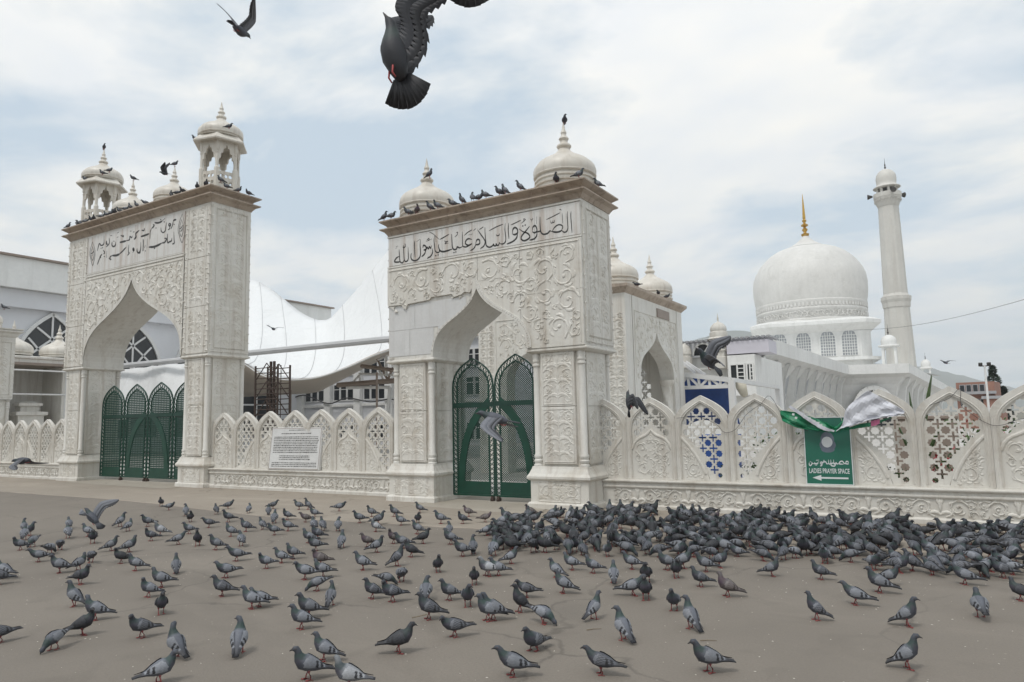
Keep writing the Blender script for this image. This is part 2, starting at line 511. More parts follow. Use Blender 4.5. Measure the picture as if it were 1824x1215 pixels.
def leaf(mb, fr, x, y, ang, ln, w, h, curl=0.5):
    h *= _jit.uniform(.7, 1.1)
    pts, ws = [], []
    for i in range(5):
        t = i / 4
        a = ang + curl * t
        pts.append((x + math.cos(a) * ln * t, y + math.sin(a) * ln * t))
        ws.append(max(0.15 * w, w * math.sin(math.pi * (0.12 + 0.8 * t)) ** 0.8))
    ridge(mb, fr, pts, ws, h)


def scroll(mb, fr, x, y, r, a0, sg, h, rnd):
    pts, ws = [], []
    tn_ = rnd.uniform(.62, 1.3)
    n = 12
    for i in range(n + 1):
        t = i / n
        a = a0 + sg * t * 2 * math.pi * tn_
        rr = r * (1.0 - 0.78 * t ** 0.8)
        pts.append((x + math.cos(a) * rr, y + math.sin(a) * rr)); ws.append(r * (0.105 - 0.045 * t))
    ridge(mb, fr, pts, ws, h * _jit.uniform(.8, 1.12))
    for k in range(4):
        a = a0 + sg * (0.5 + k * 1.25)
        rr = r * (0.92 - 0.1 * k)
        leaf(mb, fr, x + math.cos(a) * rr * 0.9, y + math.sin(a) * rr * 0.9, a + sg * 0.9, r * rnd.uniform(0.5, 0.75), r * 0.16, h, sg * 0.9)
    leaf(mb, fr, x, y, a0 + 1.0, r * 0.3, r * 0.16, h * 1.2, 0.3)


def relief(mb, fr, bounds, inside, rmax, rmin, seed, h=0.022, mirror=None, tries=500, fillmax=60):
    h *= .5
    rnd = random.Random(seed)
    x0, x1, y0, y1 = bounds
    cs = []
    r = rmax
    while r >= rmin:
        for _ in range(tries):
            x, y = rnd.uniform(x0 + r * 0.9, x1 - r * 0.9) if x1 - x0 > 1.8 * r else (x0 + x1) / 2, rnd.uniform(y0 + r * 0.9, y1 - r * 0.9) if y1 - y0 > 1.8 * r else (y0 + y1) / 2
            if x1 - x0 < 1.7 * r or y1 - y0 < 1.7 * r: break
            if mirror is not None and (x - mirror) < r * 0.85: continue
            if any((x - c[0]) ** 2 + (y - c[1]) ** 2 < (0.9 * (r + c[2])) ** 2 for c in cs): continue
            if inside and not all(inside(x + r * 0.9 * math.cos(k * 0.785), y + r * 0.9 * math.sin(k * 0.785)) for k in range(8)): continue
            cs.append((x, y, r))
        r *= 0.72
    fill = 0
    for _ in range(tries * 2):
        x, y = rnd.uniform(x0 + .03, x1 - .03), rnd.uniform(y0 + .03, y1 - .03)
        if mirror is not None and x < mirror: continue
        if any((x - c[0]) ** 2 + (y - c[1]) ** 2 < (c[2] * .92) ** 2 for c in cs): continue
        a = rnd.uniform(0, 6.28); l = rnd.uniform(.6, 1.1) * rmin * 1.6
        if inside and not (inside(x, y) and inside(x + math.cos(a) * l, y + math.sin(a) * l)): continue
        if fill > fillmax: break
        fill += 1
        cu = rnd.uniform(-1.2, 1.2)
        leaf(mb, fr, x, y, a, l, rmin * .38, h * .9, cu)
        if mirror is not None and not inside: leaf(mb, fr, 2 * mirror - x, y, math.pi - a, l, rmin * .38, h * .9, -cu)
    for (x, y, r) in cs:
        a0, sg = rnd.uniform(0, 6.28), rnd.choice((-1, 1))
        scroll(mb, fr, x, y, r, a0, sg, h, rnd)
        if mirror is not None:
            xm = 2 * mirror - x
            if not inside or all(inside(xm + r * 0.9 * math.cos(k * 0.785), y + r * 0.9 * math.sin(k * 0.785)) for k in range(8)):
                scroll(mb, fr, xm, y, r, math.pi - a0, -sg, h, rnd)
    return cs


def tall_panel(mb, fr, w, z0, z1, seed, h=0.02):
    """upright plant panel: central stem with paired leaves and scrolls, mirrored"""
    rnd = random.Random(seed)
    cx = w / 2
    h *= .5
    ridge(mb, fr, [(cx, z0 + 0.05), (cx, z1 - 0.08)], w * 0.02, h)
    z = z0 + 0.12
    while z < z1 - 0.2:
        s = w * rnd.uniform(0.3, 0.42)
        for sg in (-1, 1):
            leaf(mb, fr, cx + sg * 0.01, z, math.pi / 2 - sg * 0.5, s * 1.1, s * 0.16, h, -sg * 1.2)
            leaf(mb, fr, cx + sg * 0.01, z + s * 0.25, math.pi / 2 - sg * 1.1, s, s * 0.13, h, -sg * 0.7)
            scroll(mb, fr, cx + sg * w * 0.28, z + s * 0.75, w * 0.15, math.pi / 2 - sg * 1.2, sg, h, random.Random(seed + int(z * 50)))
            leaf(mb, fr, cx + sg * w * 0.42, z + s * 0.1, math.pi / 2 + sg * 0.4, s * 0.5, s * 0.1, h, sg * 0.8)
        leaf(mb, fr, cx, z + s * 0.5, math.pi / 2, s * 0.55, s * 0.15, h * 1.2, 0)
        z += s * 1.25
    relief(mb, fr, (w * .04, w * .96, z0 + .03, z1 - .03), lambda x, y: abs(x - cx) > w * .05 and w * .03 < x < w * .97, w * .12, w * .07, seed + 3, h * 1.1, cx, 110, 14)


def ogee(ah, zs, za, n=9):
    """left half of the ogee arch, from the springing up to the apex"""
    H = za - zs
    a = bez((-1, 0), (-1, .28), (-.86, .42), (-.55, .56), n)
    b_ = bez((-.55, .56), (-.3, .68), (-.1, .78), (0, 1), n)
    return [(x * ah, zs + z * H) for x, z in a + b_[1:]]


def arch_z(curve, x):
    """height of the arch soffit at |x|"""
    x = -abs(x)
    for (xa, za), (xb, zb) in zip(curve, curve[1:]):
        if xa <= x <= xb and xb > xa:
            return za + (zb - za) * (x - xa) / (xb - xa)
    return curve[0][1] if x < curve[0][0] else curve[-1][1]


def arch_wall(mb, x0, x1, z0, z1, y0, y1, ah, curve):
    """solid wall x0..x1, z0..z1 with an ogee arch (centred on x=0) cut from its foot"""
    full = curve + [(-x, z) for x, z in reversed(curve[:-1])]
    for y, fl in ((y0, 0), (y1, 1)):
        cols = [(x0, z0), (-ah, z0)]
        q = []
        q.append([(x0, y, z0), (-ah, y, z0), (-ah, y, z1), (x0, y, z1)])
        q.append([(ah, y, z0), (x1, y, z0), (x1, y, z1), (ah, y, z1)])
        for (xa, za), (xb, zb) in zip(full, full[1:]):
            if abs(xb - xa) < 1e-6: continue
            q.append([(xa, y, za), (xb, y, zb), (xb, y, z1), (xa, y, z1)])
        for f in q:
            mb.add(f if not fl else f[::-1], [(0, 1, 2, 3)])
    for (xa, za), (xb, zb) in zip([(-ah, z0)] + full, full + [(ah, z0)]):
        if abs(xa - xb) + abs(za - zb) < 1e-6: continue
        mb.add([(xa, y0, za), (xa, y1, za), (xb, y1, zb), (xb, y0, zb)], [(0, 1, 2, 3)])
    mb.quad((x0, y0, z0), (x0, y1, z0), (-ah, y1, z0), (-ah, y0, z0))
    mb.quad((ah, y0, z0), (ah, y1, z0), (x1, y1, z0), (x1, y0, z0))
    mb.quad((x0, y0, z1), (x1, y0, z1), (x1, y1, z1), (x0, y1, z1))
    mb.quad((x0, y1, z0), (x0, y0, z0), (x0, y0, z1), (x0, y1, z1))
    mb.quad((x1, y0, z0), (x1, y1, z0), (x1, y1, z1), (x1, y0, z1))


DOME_PROF = [(.93, 0), (.93, .2), (.98, .22), (.99, .27), (.93, .29), (.92, .36), (.97, .38), (.97, .43), (.93, .45), (.92, .5), (.99, .53), (1.0, .56), (.985, .58),
             (1.0, .66), (.995, .75), (.955, .87), (.87, .98), (.74, 1.08), (.58, 1.17), (.43, 1.25), (.31, 1.33), (.22, 1.42), (.17, 1.51)]
FINIAL_PROF = [(.15, 1.49), (.2, 1.52), (.235, 1.56), (.235, 1.6), (.19, 1.65), (.13, 1.7), (.12, 1.76), (.15, 1.8), (.165, 1.83), (.14, 1.87), (.09, 1.93), (.08, 1.99), (.1, 2.03), (.09, 2.07), (.055, 2.14), (.04, 2.24), (.008, 2.4)]


def add_dome(parent, x, y, z, Rr, mat, name='dome', prof=DOME_PROF, fin=FINIAL_PROF, fmat=None, n=32, rib=8):
    mb = MB()
    mb.lathe([(r * Rr, q * Rr) for r, q in prof], x, y, z, n, True, rib, 0.018)
    d = mb.build(name, mat, parent, True)
    mb = MB()
    mb.lathe([(r * Rr, q * Rr) for r, q in fin], x, y, z, 14)
    mb.build('finial', fmat or mat, d, True)
    return d


def colonnette(mb, x, y, z0, z1, r):
    h = z1 - z0
    mb.lathe([(r * 1.25, 0), (r * 1.25, .05), (r * .95, .07), (r * 1.2, .1), (r * 1.2, .13), (r * .95, .15), (r * 1.15, .19), (r * 1.15, .22), (r * .9, .25),
              (r * .86, h - .33), (r * 1.1, h - .31), (r * 1.1, h - .28), (r * .85, h - .26), (r * 1.1, h - .23), (r * 1.1, h - .21), (r * .95, h - .18), (r * 1.12, h - .12), (r * .8, h - .06), (r * 1.3, h - .02), (r * 1.3, h)], x, y, z0, 12)


def chhatri(parent, x, y, z, Rc, mat):
    """small six-pillared domed kiosk standing on a gate"""
    base = MB(); base.ngon_profile(6, [(Rc * 1.22, z), (Rc * 1.22, z + .09), (Rc * 1.12, z + .11), (Rc * 1.12, z + .14)], x, y, R(15))
    base.build('kiosk_base', mat, parent)
    zc0, zc1 = z + .14, z + 1.52
    P = [(x + Rc * math.cos(R(15) + i * math.pi / 3), y + Rc * math.sin(R(15) + i * math.pi / 3)) for i in range(6)]
    for i in range(6):
        mb = MB()
        r = Rc * .105
        mb.ngon_profile(8, [(r * 1.35, zc0), (r * 1.35, zc0 + .56), (r * .9, zc0 + .6), (r * .8, zc0 + .98), (r * 1.1, zc0 + 1.02), (r * .8, zc0 + 1.06), (r * 1.15, zc0 + 1.1), (r * 1.15, zc1)], P[i][0], P[i][1])
        mb.build('pillar', mat, parent)
    for i in range(6):
        a, b_ = Vector((*P[i], 0)), Vector((*P[(i + 1) % 6], 0))
        L = (b_ - a).length; d = (b_ - a).normalized(); nrm = Vector((d.y, -d.x, 0))
        # cusped arch between the pillars
        cus = [(0, .36), (.06, .36), (.1, .5), (.18, .52), (.2, .66), (.3, .68), (.34, .8), (.44, .82), (.5, .92)]
        cus = cus + [(1 - u, v) for u, v in reversed(cus[:-1])]
        mb = MB()
        for s in (-0.03, 0.03):
            for (u0, v0), (u1, v1) in zip(cus, cus[1:]):
                if u1 - u0 < 1e-6: continue
                zz = lambda v: zc0 + .3 + (zc1 - zc0 - .3) * v
                p0, p1 = a + d * L * u0 + nrm * s, a + d * L * u1 + nrm * s
                mb.quad((p0.x, p0.y, zz(v0)), (p1.x, p1.y, zz(v1)), (p1.x, p1.y, zc1), (p0.x, p0.y, zc1))
        for (u0, v0), (u1, v1) in zip(cus, cus[1:]):
            zz = lambda v: zc0 + .3 + (zc1 - zc0 - .3) * v
            p0, p1 = a + d * L * u0, a + d * L * u1
            q = nrm * 0.03
            mb.quad((p0 - q).to_tuple()[:2] + (zz(v0),), (p0 + q).to_tuple()[:2] + (zz(v0),), (p1 + q).to_tuple()[:2] + (zz(v1),), (p1 - q).to_tuple()[:2] + (zz(v1),))
        mb.build('cusped_arch', mat, parent)
        # pierced railing
        mb = MB()
        holes = []
        for r_ in range(2):
            for c_ in range(3):
                cx, cz = L * (.26 + .24 * c_), .14 + .2 * r_
                holes.append([(cx + .055 * math.cos(k * math.pi / 4 + .4), cz + .055 * math.sin(k * math.pi / 4 + .4)) for k in range(8)])
        mb.plate([(L * .1, 0), (L * .9, 0), (L * .9, .48), (L * .1, .48)], holes, -0.02, 0.02)
        o = mb.build('pierced_railing', mat, parent, False)
        o.location = (a.x, a.y, zc0); o.rotation_euler = (0, 0, math.atan2(d.y, d.x))
    mb = MB()
    mb.ngon_profile(6, [(Rc * 1.1, zc1), (Rc * 1.5, zc1 - .02), (Rc * 1.52, zc1 + .02), (Rc * 1.18, zc1 + .2), (Rc * 1.1, zc1 + .22)], x, y, R(15))
    mb.build('eave', mat, parent)
    prof = [(r * Rc * 1.22, q * Rc * 1.15) for r, q in DOME_PROF[7:]]
    z0 = prof[0][1]
    mb = MB(); mb.lathe([(r, q - z0) for r, q in prof], x, y, zc1 + .2, 28, True, 6, .02)
    d = mb.build('dome', mat, parent, True)
    mb = MB(); mb.lathe([(r * Rc * 1.2, q * Rc * 1.15 - z0) for r, q in FINIAL_PROF], x, y, zc1 + .2, 12)
    mb.build('finial', mat, d, True)
    return zc1


def cornice(parent, hw, d, zt, h, out, mat):
    mb = MB()
    mb.rect_profile(-hw, hw, 0, d, [(.0, zt), (.02, zt), (.02, zt + .05 * h), (out * .45, zt + .26 * h), (out * .9, zt + .36 * h), (out, zt + .4 * h), (out, zt + .46 * h), (out * .3, zt + .5 * h), (out * .15, zt + .6 * h),
                                      (out * .3, zt + .7 * h), (out * .9, zt + .88 * h), (out * 1.05, zt + .92 * h), (out * 1.05, zt + h), (0.0, zt + h + .02)])
    return mb.build('cornice', mat, parent)


def pier(parent, x0, x1, d, ph, zb, seed, mats, right_face=True):
    """one gate pier: moulded plinth, panelled shaft, corner colonnettes"""
    mar = mats
    mb = MB()
    mb.rect_profile(x0 - .02, x1 + .02, -.02, d + .02, [(.05, 0), (.05, .1), (.03, .13), (.0, .135), (.0, ph - .1), (.03, ph - .09), (.055, ph - .06), (.055, ph - .02), (.02, ph + .03), (-.02, ph + .12), (-.03, ph + .16)])
    pl = mb.build('pier_base', mar, parent)
    mb = MB()
    w = x1 - x0 - .3
    fr = Frame((x0 + .15, -.021, 0), (1, 0, 0), (0, 0, 1), (0, -1, 0))
    relief(mb, fr, (0, w, .16, ph - .12), None, .14, .06, seed, .018, w / 2)
    ridge(mb, fr, [(0, .15), (w, .15), (w, ph - .12), (0, ph - .12), (0, .15)], .012, .012)
    mb.build('base_carving', mar, pl)
    ins = .09
    mb = MB(); mb.box(x0 + ins, x1 - ins, ins, d - ins, ph + .1, zb + .002)
    sh = mb.build('shaft_core', mar, parent)
    zm = ph + .16 + (zb - ph - .26) * .52
    wf = x1 - x0 - .44
    for k, (za, zc) in enumerate(((ph + .2, zm - .004), (zm + .004, zb - .1))):
        mb = MB(); mb.cbox(x0 + .22, x1 - .22, .03, .1, za, zc, .012)
        s = mb.build('shaft_slab', mar, parent)
        mb = MB(); tall_panel(mb, Frame((x0 + .22, .03, 0), (1, 0, 0), (0, 0, 1), (0, -1, 0)), wf, za + .04, zc - .02, seed + k)
        fr = Frame((x0 + .22, .03, 0), (1, 0, 0), (0, 0, 1), (0, -1, 0))
        e = .045
        ridge(mb, fr, [(e, za + e), (wf - e, za + e), (wf - e, zc - e), (e, zc - e), (e, za + e)], .009, .01)
        mb.build('slab_carving', mar, s)
    for sx, nx in ((x1 - .055, 1), (x0 + .055, -1)):
        # side faces
        for k, (za, zc) in enumerate(((ph + .2, zm - .004), (zm + .004, zb - .1))):
            mb = MB()
            mb.box(min(sx - nx * .05, sx), max(sx - nx * .05, sx), .22, d - .22, za, zc)
            s = mb.build('shaft_slab', mar, parent)
            o = (sx, .22 if nx > 0 else d - .22, 0)
            fr = Frame(o, (0, nx, 0), (0, 0, 1), (nx, 0, 0))
            mb = MB(); tall_panel(mb, fr, d - .44, za + .04, zc - .02, seed + 7 + k)
            mb.build('slab_carving', mar, s)
    for cx in (x0 + .1, x1 - .1):
        for cy in (.1, d - .1):
            mb = MB(); colonnette(mb, cx, cy, ph + .14, zb - .02, .075); mb.build('colonnette', M['marble2'], parent, True)


def side_panel(parent, X, d, z0, z1, nx, seed, mat):
    """framed carved panel on the end face of a gate's upper block"""
    fr = Frame((X, 0 if nx > 0 else d, 0), (0, nx, 0), (0, 0, 1), (nx, 0, 0))
    e = .14
    mb = MB()
    x = sorted((X, X + nx * .02))
    mb.box(x[0], x[1], 0.03, d - .03, z0 + .04, z1 - .04)
    p = mb.build('end_slab', mat, parent)
    mb = MB()
    f2 = Frame((X + nx * .02, fr.o.y, 0), fr.u, fr.v, fr.n)
    for q in (e, e + .02):
        ridge(mb, f2, [(q, z0 + q), (d - q, z0 + q), (d - q, z1 - q), (q, z1 - q), (q, z0 + q)], .009, .014)
    tall_panel(mb, Frame(f2.o + f2.u * (e + .04), f2.u, f2.v, f2.n), d - 2 * e - .08, z0 + e + .06, z1 - e - .1, seed, .022)
    # small running border
    rn = random.Random(seed)
    n = int((z1 - z0) / .13)
    for k in range(n):
        for uu in (.085, d - .085):
            leaf(mb, f2, uu, z0 + .1 + k * .13, 1.57 + (.8 if k % 2 else -.8), .09, .02, .008, .9 if k % 2 else -.9)
    for k in range(int((d - .3) / .13)):
        for vv in (z0 + .09, z1 - .1):
            leaf(mb, f2, .16 + k * .13, vv, .6 if k % 2 else -.6, .09, .02, .008, .9 if k % 2 else -.9)
    mb.build('end_carving', mat, p)


# ---- inscriptions, traced stroke by stroke: crop origin and scale, then pen paths
def pen_strokes(mb, strokes, ox, oy, sc, to3, w, thick):
    for st in strokes:
        ww = w
        if isinstance(st[0], (int, float)): ww, st = w * st[0], st[1:]
        if len(st) == 1:                                   # a dot: lozenge
            x, y = st[0]; q = ww * 1.1
            pts = [(x - q, y + q * .2), (x - q * .1, y - q), (x + q, y - q * .2), (x + q * .1, y + q)]
            P = [to3(ox + a / sc, oy + b_ / sc) for a, b_ in pts]
            mb.add([tuple(p) for p in P], [(0, 1, 2, 3)])
            continue
        P = smooth_path([Vector((a, b_, 0)) for a, b_ in st], 4)
        L = len(P); vs, fs = [], []
        for i, p in enumerate(P):
            t = (P[min(i + 1, L - 1)] - P[max(i - 1, 0)])
            l = t.length or 1
            nx, ny = -t.y / l, t.x / l
            u = i / max(1, L - 1)
            tap = min(1.0, .35 + 3.2 * min(u, 1 - u + .05))
            horiz = abs(t.x) / l
            hw = ww * (.55 + .45 * horiz) * tap
            vs += [tuple(to3(ox + (p.x + nx * hw) / sc, oy + (p.y + ny * hw) / sc)), tuple(to3(ox + (p.x - nx * hw) / sc, oy + (p.y - ny * hw) / sc))]
        for i in range(L - 1):
            fs.append((2 * i, 2 * i + 2, 2 * i + 3, 2 * i + 1))
        mb.add(vs, fs)


INS_A = [  # right gate, right half; origin (850,350), scale 9.12
    [(1525, 240), (1520, 320), (1530, 450), (1540, 590)], [(1468, 240), (1462, 320), (1470, 450), (1472, 520), (1450, 570), (1410, 580), (1370, 550)],
    [1.3, (1375, 548), (1340, 570), (1280, 580), (1215, 570)], [(1215, 570), (1260, 500), (1320, 460), (1375, 470), (1390, 500), (1370, 545)],
    [1.2, (1215, 570), (1180, 560), (1150, 595), (1090, 615), (1050, 600), (1030, 560), (1020, 450), (1020, 330)],
    [.7, (1120, 378), (1230, 325), (1345, 265)], [.6, (1380, 270), (1385, 350), (1390, 440)], [.6, (1335, 215), (1355, 210), (1365, 228)],
    [.7, (1195, 385), (1200, 430), (1225, 425), (1227, 390)], [.7, (1227, 420), (1250, 420), (1255, 380)],
    [1.2, (895, 560), (905, 500), (935, 475), (960, 500), (970, 560), (930, 590), (895, 570)], [1.2, (970, 560), (965, 640), (920, 690), (850, 710)], [(970, 580), (1000, 570), (1030, 560)],
    [.7, (965, 325), (965, 450)], [.5, (860, 360), (885, 385), (905, 350)], [.5, (885, 385), (880, 420)],
    [1.2, (680, 525), (740, 570), (820, 600), (855, 650), (830, 690), (760, 720), (715, 690), (725, 640), (790, 560), (850, 485)], [1.1, (740, 480)], [1.1, (780, 465)],
    [.6, (710, 440), (760, 400), (782, 372), (755, 366), (752, 395)], [.7, (545, 465), (620, 430), (710, 385)],
    [1.3, (570, 610), (580, 540), (610, 505), (650, 530), (655, 590), (610, 620), (575, 610)], [1.2, (655, 590), (640, 670), (580, 730), (480, 775)],
    [(510, 430), (505, 540), (515, 690)], [(455, 430), (450, 540), (465, 680), (455, 740), (420, 770), (370, 770)],
    [1.1, (370, 770), (360, 748), (350, 785), (320, 795), (310, 768), (300, 800), (275, 800), (265, 775), (250, 800), (200, 825), (150, 800), (140, 740), (128, 600), (125, 500)],
    [(5, 540), (60, 620), (125, 720), (110, 800), (50, 850)], [.7, (190, 560), (300, 500), (420, 450)], [.7, (310, 615), (322, 638), (355, 630), (360, 600)], [.6, (30, 540), (70, 515), (100, 492)]]
INS_B = [  # right gate, left half; origin (690,360), scale 9.344
    [1.2, (1470, 690), (1490, 630), (1530, 630), (1535, 690), (1490, 710), (1470, 695)], [(1475, 700), (1440, 770), (1380, 810)],
    [1.2, (1410, 622), (1350, 610), (1310, 640), (1300, 690), (1350, 720), (1410, 690)], [(1400, 695), (1330, 740), (1280, 745), (1252, 720), (1248, 600), (1245, 490)],
    [1.2, (1250, 740), (1200, 762), (1165, 745), (1150, 780), (1110, 790), (1082, 750), (1075, 650), (1070, 530)], [1.1, (1108, 842)], [1.1, (1140, 830)],
    [1.3, (1078, 782), (1000, 810), (930, 825), (885, 815), (860, 780)], [.8, (870, 625), (950, 580), (1025, 535)], [.5, (940, 640), (970, 660), (1010, 650), (955, 690), (1020, 682)], [.5, (960, 638), (970, 705)],
    [.6, (1120, 585), (1160, 545), (1170, 500), (1148, 515)], [.7, (1280, 560), (1330, 510), (1410, 460)], [.5, (1340, 550), (1420, 530)], [.5, (1430, 480), (1460, 450), (1472, 440)],
    [(785, 560), (775, 640), (788, 750), (800, 820), (850, 840), (866, 800), (850, 740), (856, 700)], [.7, (800, 560), (808, 660)], [1.1, (805, 892)], [1.1, (845, 880)], [.5, (700, 500), (760, 530), (860, 620)],
    [1.1, (745, 770), (752, 840), (720, 900), (660, 940)], [1.1, (735, 720), (720, 772), (700, 740), (682, 780), (660, 750), (640, 790), (610, 792)],
    [1.2, (590, 765), (602, 720), (638, 738), (642, 790), (602, 800)], [1.1, (642, 790), (620, 860), (570, 910)],
    [1.1, (550, 620), (545, 720), (552, 860), (530, 930), (470, 975), (410, 960), (390, 910), (400, 850)], [(455, 640), (450, 740), (460, 920)], [.6, (480, 665), (540, 620)],
    [(345, 750), (347, 850), (347, 950), (312, 990), (282, 960), (272, 820), (266, 720)], [(282, 960), (250, 1012), (212, 990), (202, 900), (195, 790)], [1.1, (202, 900), (150, 932), (118, 992), (170, 1000), (212, 992)],
    [.7, (255, 742), (270, 762), (300, 735), (296, 690)], [.6, (277, 680), (282, 740)], [.6, (135, 772), (162, 758)], [.6, (140, 742), (176, 732)], [.6, (650, 642), (690, 602), (692, 636), (668, 628)], [.5, (640, 664), (740, 610)]]
INS_C = [  # left gate, right half; origin (230,370), scale 11.04
    [1.5, (928, 235), (895, 240), (868, 262)], [(868, 262), (850, 350), (818, 420)], [1.1, (885, 330)], [1.5, (790, 300), (780, 340), (800, 362), (816, 330), (792, 302)], [(810, 350), (790, 420), (765, 432)],
    [1.1, (735, 290), (722, 380), (712, 450), (670, 490), (632, 460), (625, 390)], [1.1, (690, 280)], [1.5, (500, 285), (540, 300), (600, 290), (650, 260)], [.9, (650, 260), (710, 205)], [1.1, (620, 235)],
    [1.3, (440, 410), (472, 382), (492, 345), (470, 332)], [.9, (440, 410), (416, 480), (410, 620)], [(530, 400)], [1.6, (395, 510), (320, 540), (230, 570)], [1.2, (300, 400), (290, 450), (245, 440)],
    [1.1, (200, 440), (150, 490), (128, 512), (136, 560), (100, 620)], [(880, 470), (885, 640), (892, 690), (850, 710)], [.9, (858, 718)], [.9, (880, 712)],
    [1.3, (842, 590), (832, 650), (790, 672), (762, 690), (750, 640), (755, 510)], [1.3, (690, 600), (732, 612), (700, 680), (640, 695)], [1.8, (640, 695), (560, 742), (480, 770), (385, 775)], [1.2, (500, 800)],
    [(355, 610), (350, 800)], [(322, 740), (300, 790)], [(320, 850)], [1.2, (275, 610), (280, 680), (272, 850), (275, 800)], [1.2, (230, 680), (226, 820), (190, 885), (156, 860), (156, 800)],
    [1.5, (85, 790), (76, 830), (95, 840), (95, 792)], [(95, 840), (70, 890)],
    [.6, (1045, 120), (1080, 260), (1105, 400), (1080, 560), (1040, 690), (990, 560), (962, 420), (1000, 250), (1045, 120)], [.6, (1035, 230), (1070, 400), (1028, 570), (985, 420), (1035, 230)], [.7, (985, 420), (1020, 400), (1060, 340)], [.7, (1000, 470), (1040, 440), (1050, 390)], [.7, (1010, 360), (1030, 470)]]
INS_D = [  # left gate, left half; origin (150,380), scale 11.05
    [1.2, (1085, 330), (1030, 380), (1014, 420), (1022, 470), (980, 520)], [1.2, (900, 352), (930, 348)], [1.2, (958, 372), (988, 362)], [1.1, (950, 440), (930, 480), (900, 452), (890, 520), (830, 540)], [1.7, (830, 540), (760, 560), (700, 575)],
    [1.1, (760, 420), (772, 460), (718, 432)], [1.3, (620, 560), (612, 630), (570, 655), (545, 622), (550, 560)], [(585, 550)], [.9, (640, 480), (672, 460)], [.9, (650, 392), (682, 368)],
    [(490, 480), (492, 590), (430, 665)], [1.1, (510, 442), (548, 438)], [1.8, (440, 540), (438, 600), (456, 592)], [1.1, (390, 440), (386, 600), (330, 632), (310, 600), (290, 612), (258, 740)], [1.1, (320, 690), (370, 675)],
    [(880, 610), (870, 760), (886, 780), (850, 832)], [1.6, (970, 670), (960, 710), (985, 720)], [(980, 720), (960, 770)], [1.3, (1045, 720), (1052, 770), (1090, 780), (1105, 740)],
    [1.8, (700, 795), (660, 818), (620, 830), (550, 832)], [1.2, (830, 660), (760, 740), (700, 795)], [1.1, (550, 832), (520, 850), (500, 892), (532, 910)],
    [(445, 740), (440, 880)], [1.1, (370, 720), (402, 770), (380, 802)], [(396, 850)], [1.2, (352, 800), (310, 862), (332, 872)], [(310, 862), (290, 920), (258, 1010)], [.9, (480, 890), (530, 920)],
    [.6, (165, 560), (200, 670), (215, 780), (195, 920), (165, 1030), (130, 900), (110, 790), (135, 660), (165, 560)], [.6, (168, 650), (195, 790), (165, 930), (130, 800), (168, 650)], [.8, (130, 800), (165, 780), (190, 740)], [.8, (145, 840), (175, 810)]]


def rect_band(mb, x0, x1, z0, z1, y0, y1, w):
    mb.box(x0, x1, y0, y1, z0, z0 + w); mb.box(x0, x1, y0, y1, z1 - w, z1)
    mb.box(x0, x0 + w, y0, y1, z0 + w, z1 - w); mb.box(x1 - w, x1, y0, y1, z0 + w, z1 - w)


def upper_core(parent, hw, d, zb, zt, ah, curve):
    mb = MB(); arch_wall(mb, -hw, hw, zb, zt, 0, d, ah, curve)
    o = mb.build('upper_block', M['marble2'], parent)
    for sx in (-1, 1):
        mb = MB()
        a, b_ = sorted((sx * ah, sx * hw))
        mb.rect_profile(a - .01, b_ + .01, -.01, d + .01, [(-.06, zb - .1), (.0, zb - .075), (.03, zb - .055), (.03, zb - .03), (.012, zb - .015), (.012, zb - .003)])
        mb.build('impost_moulding', M['marble'], parent)
    return o


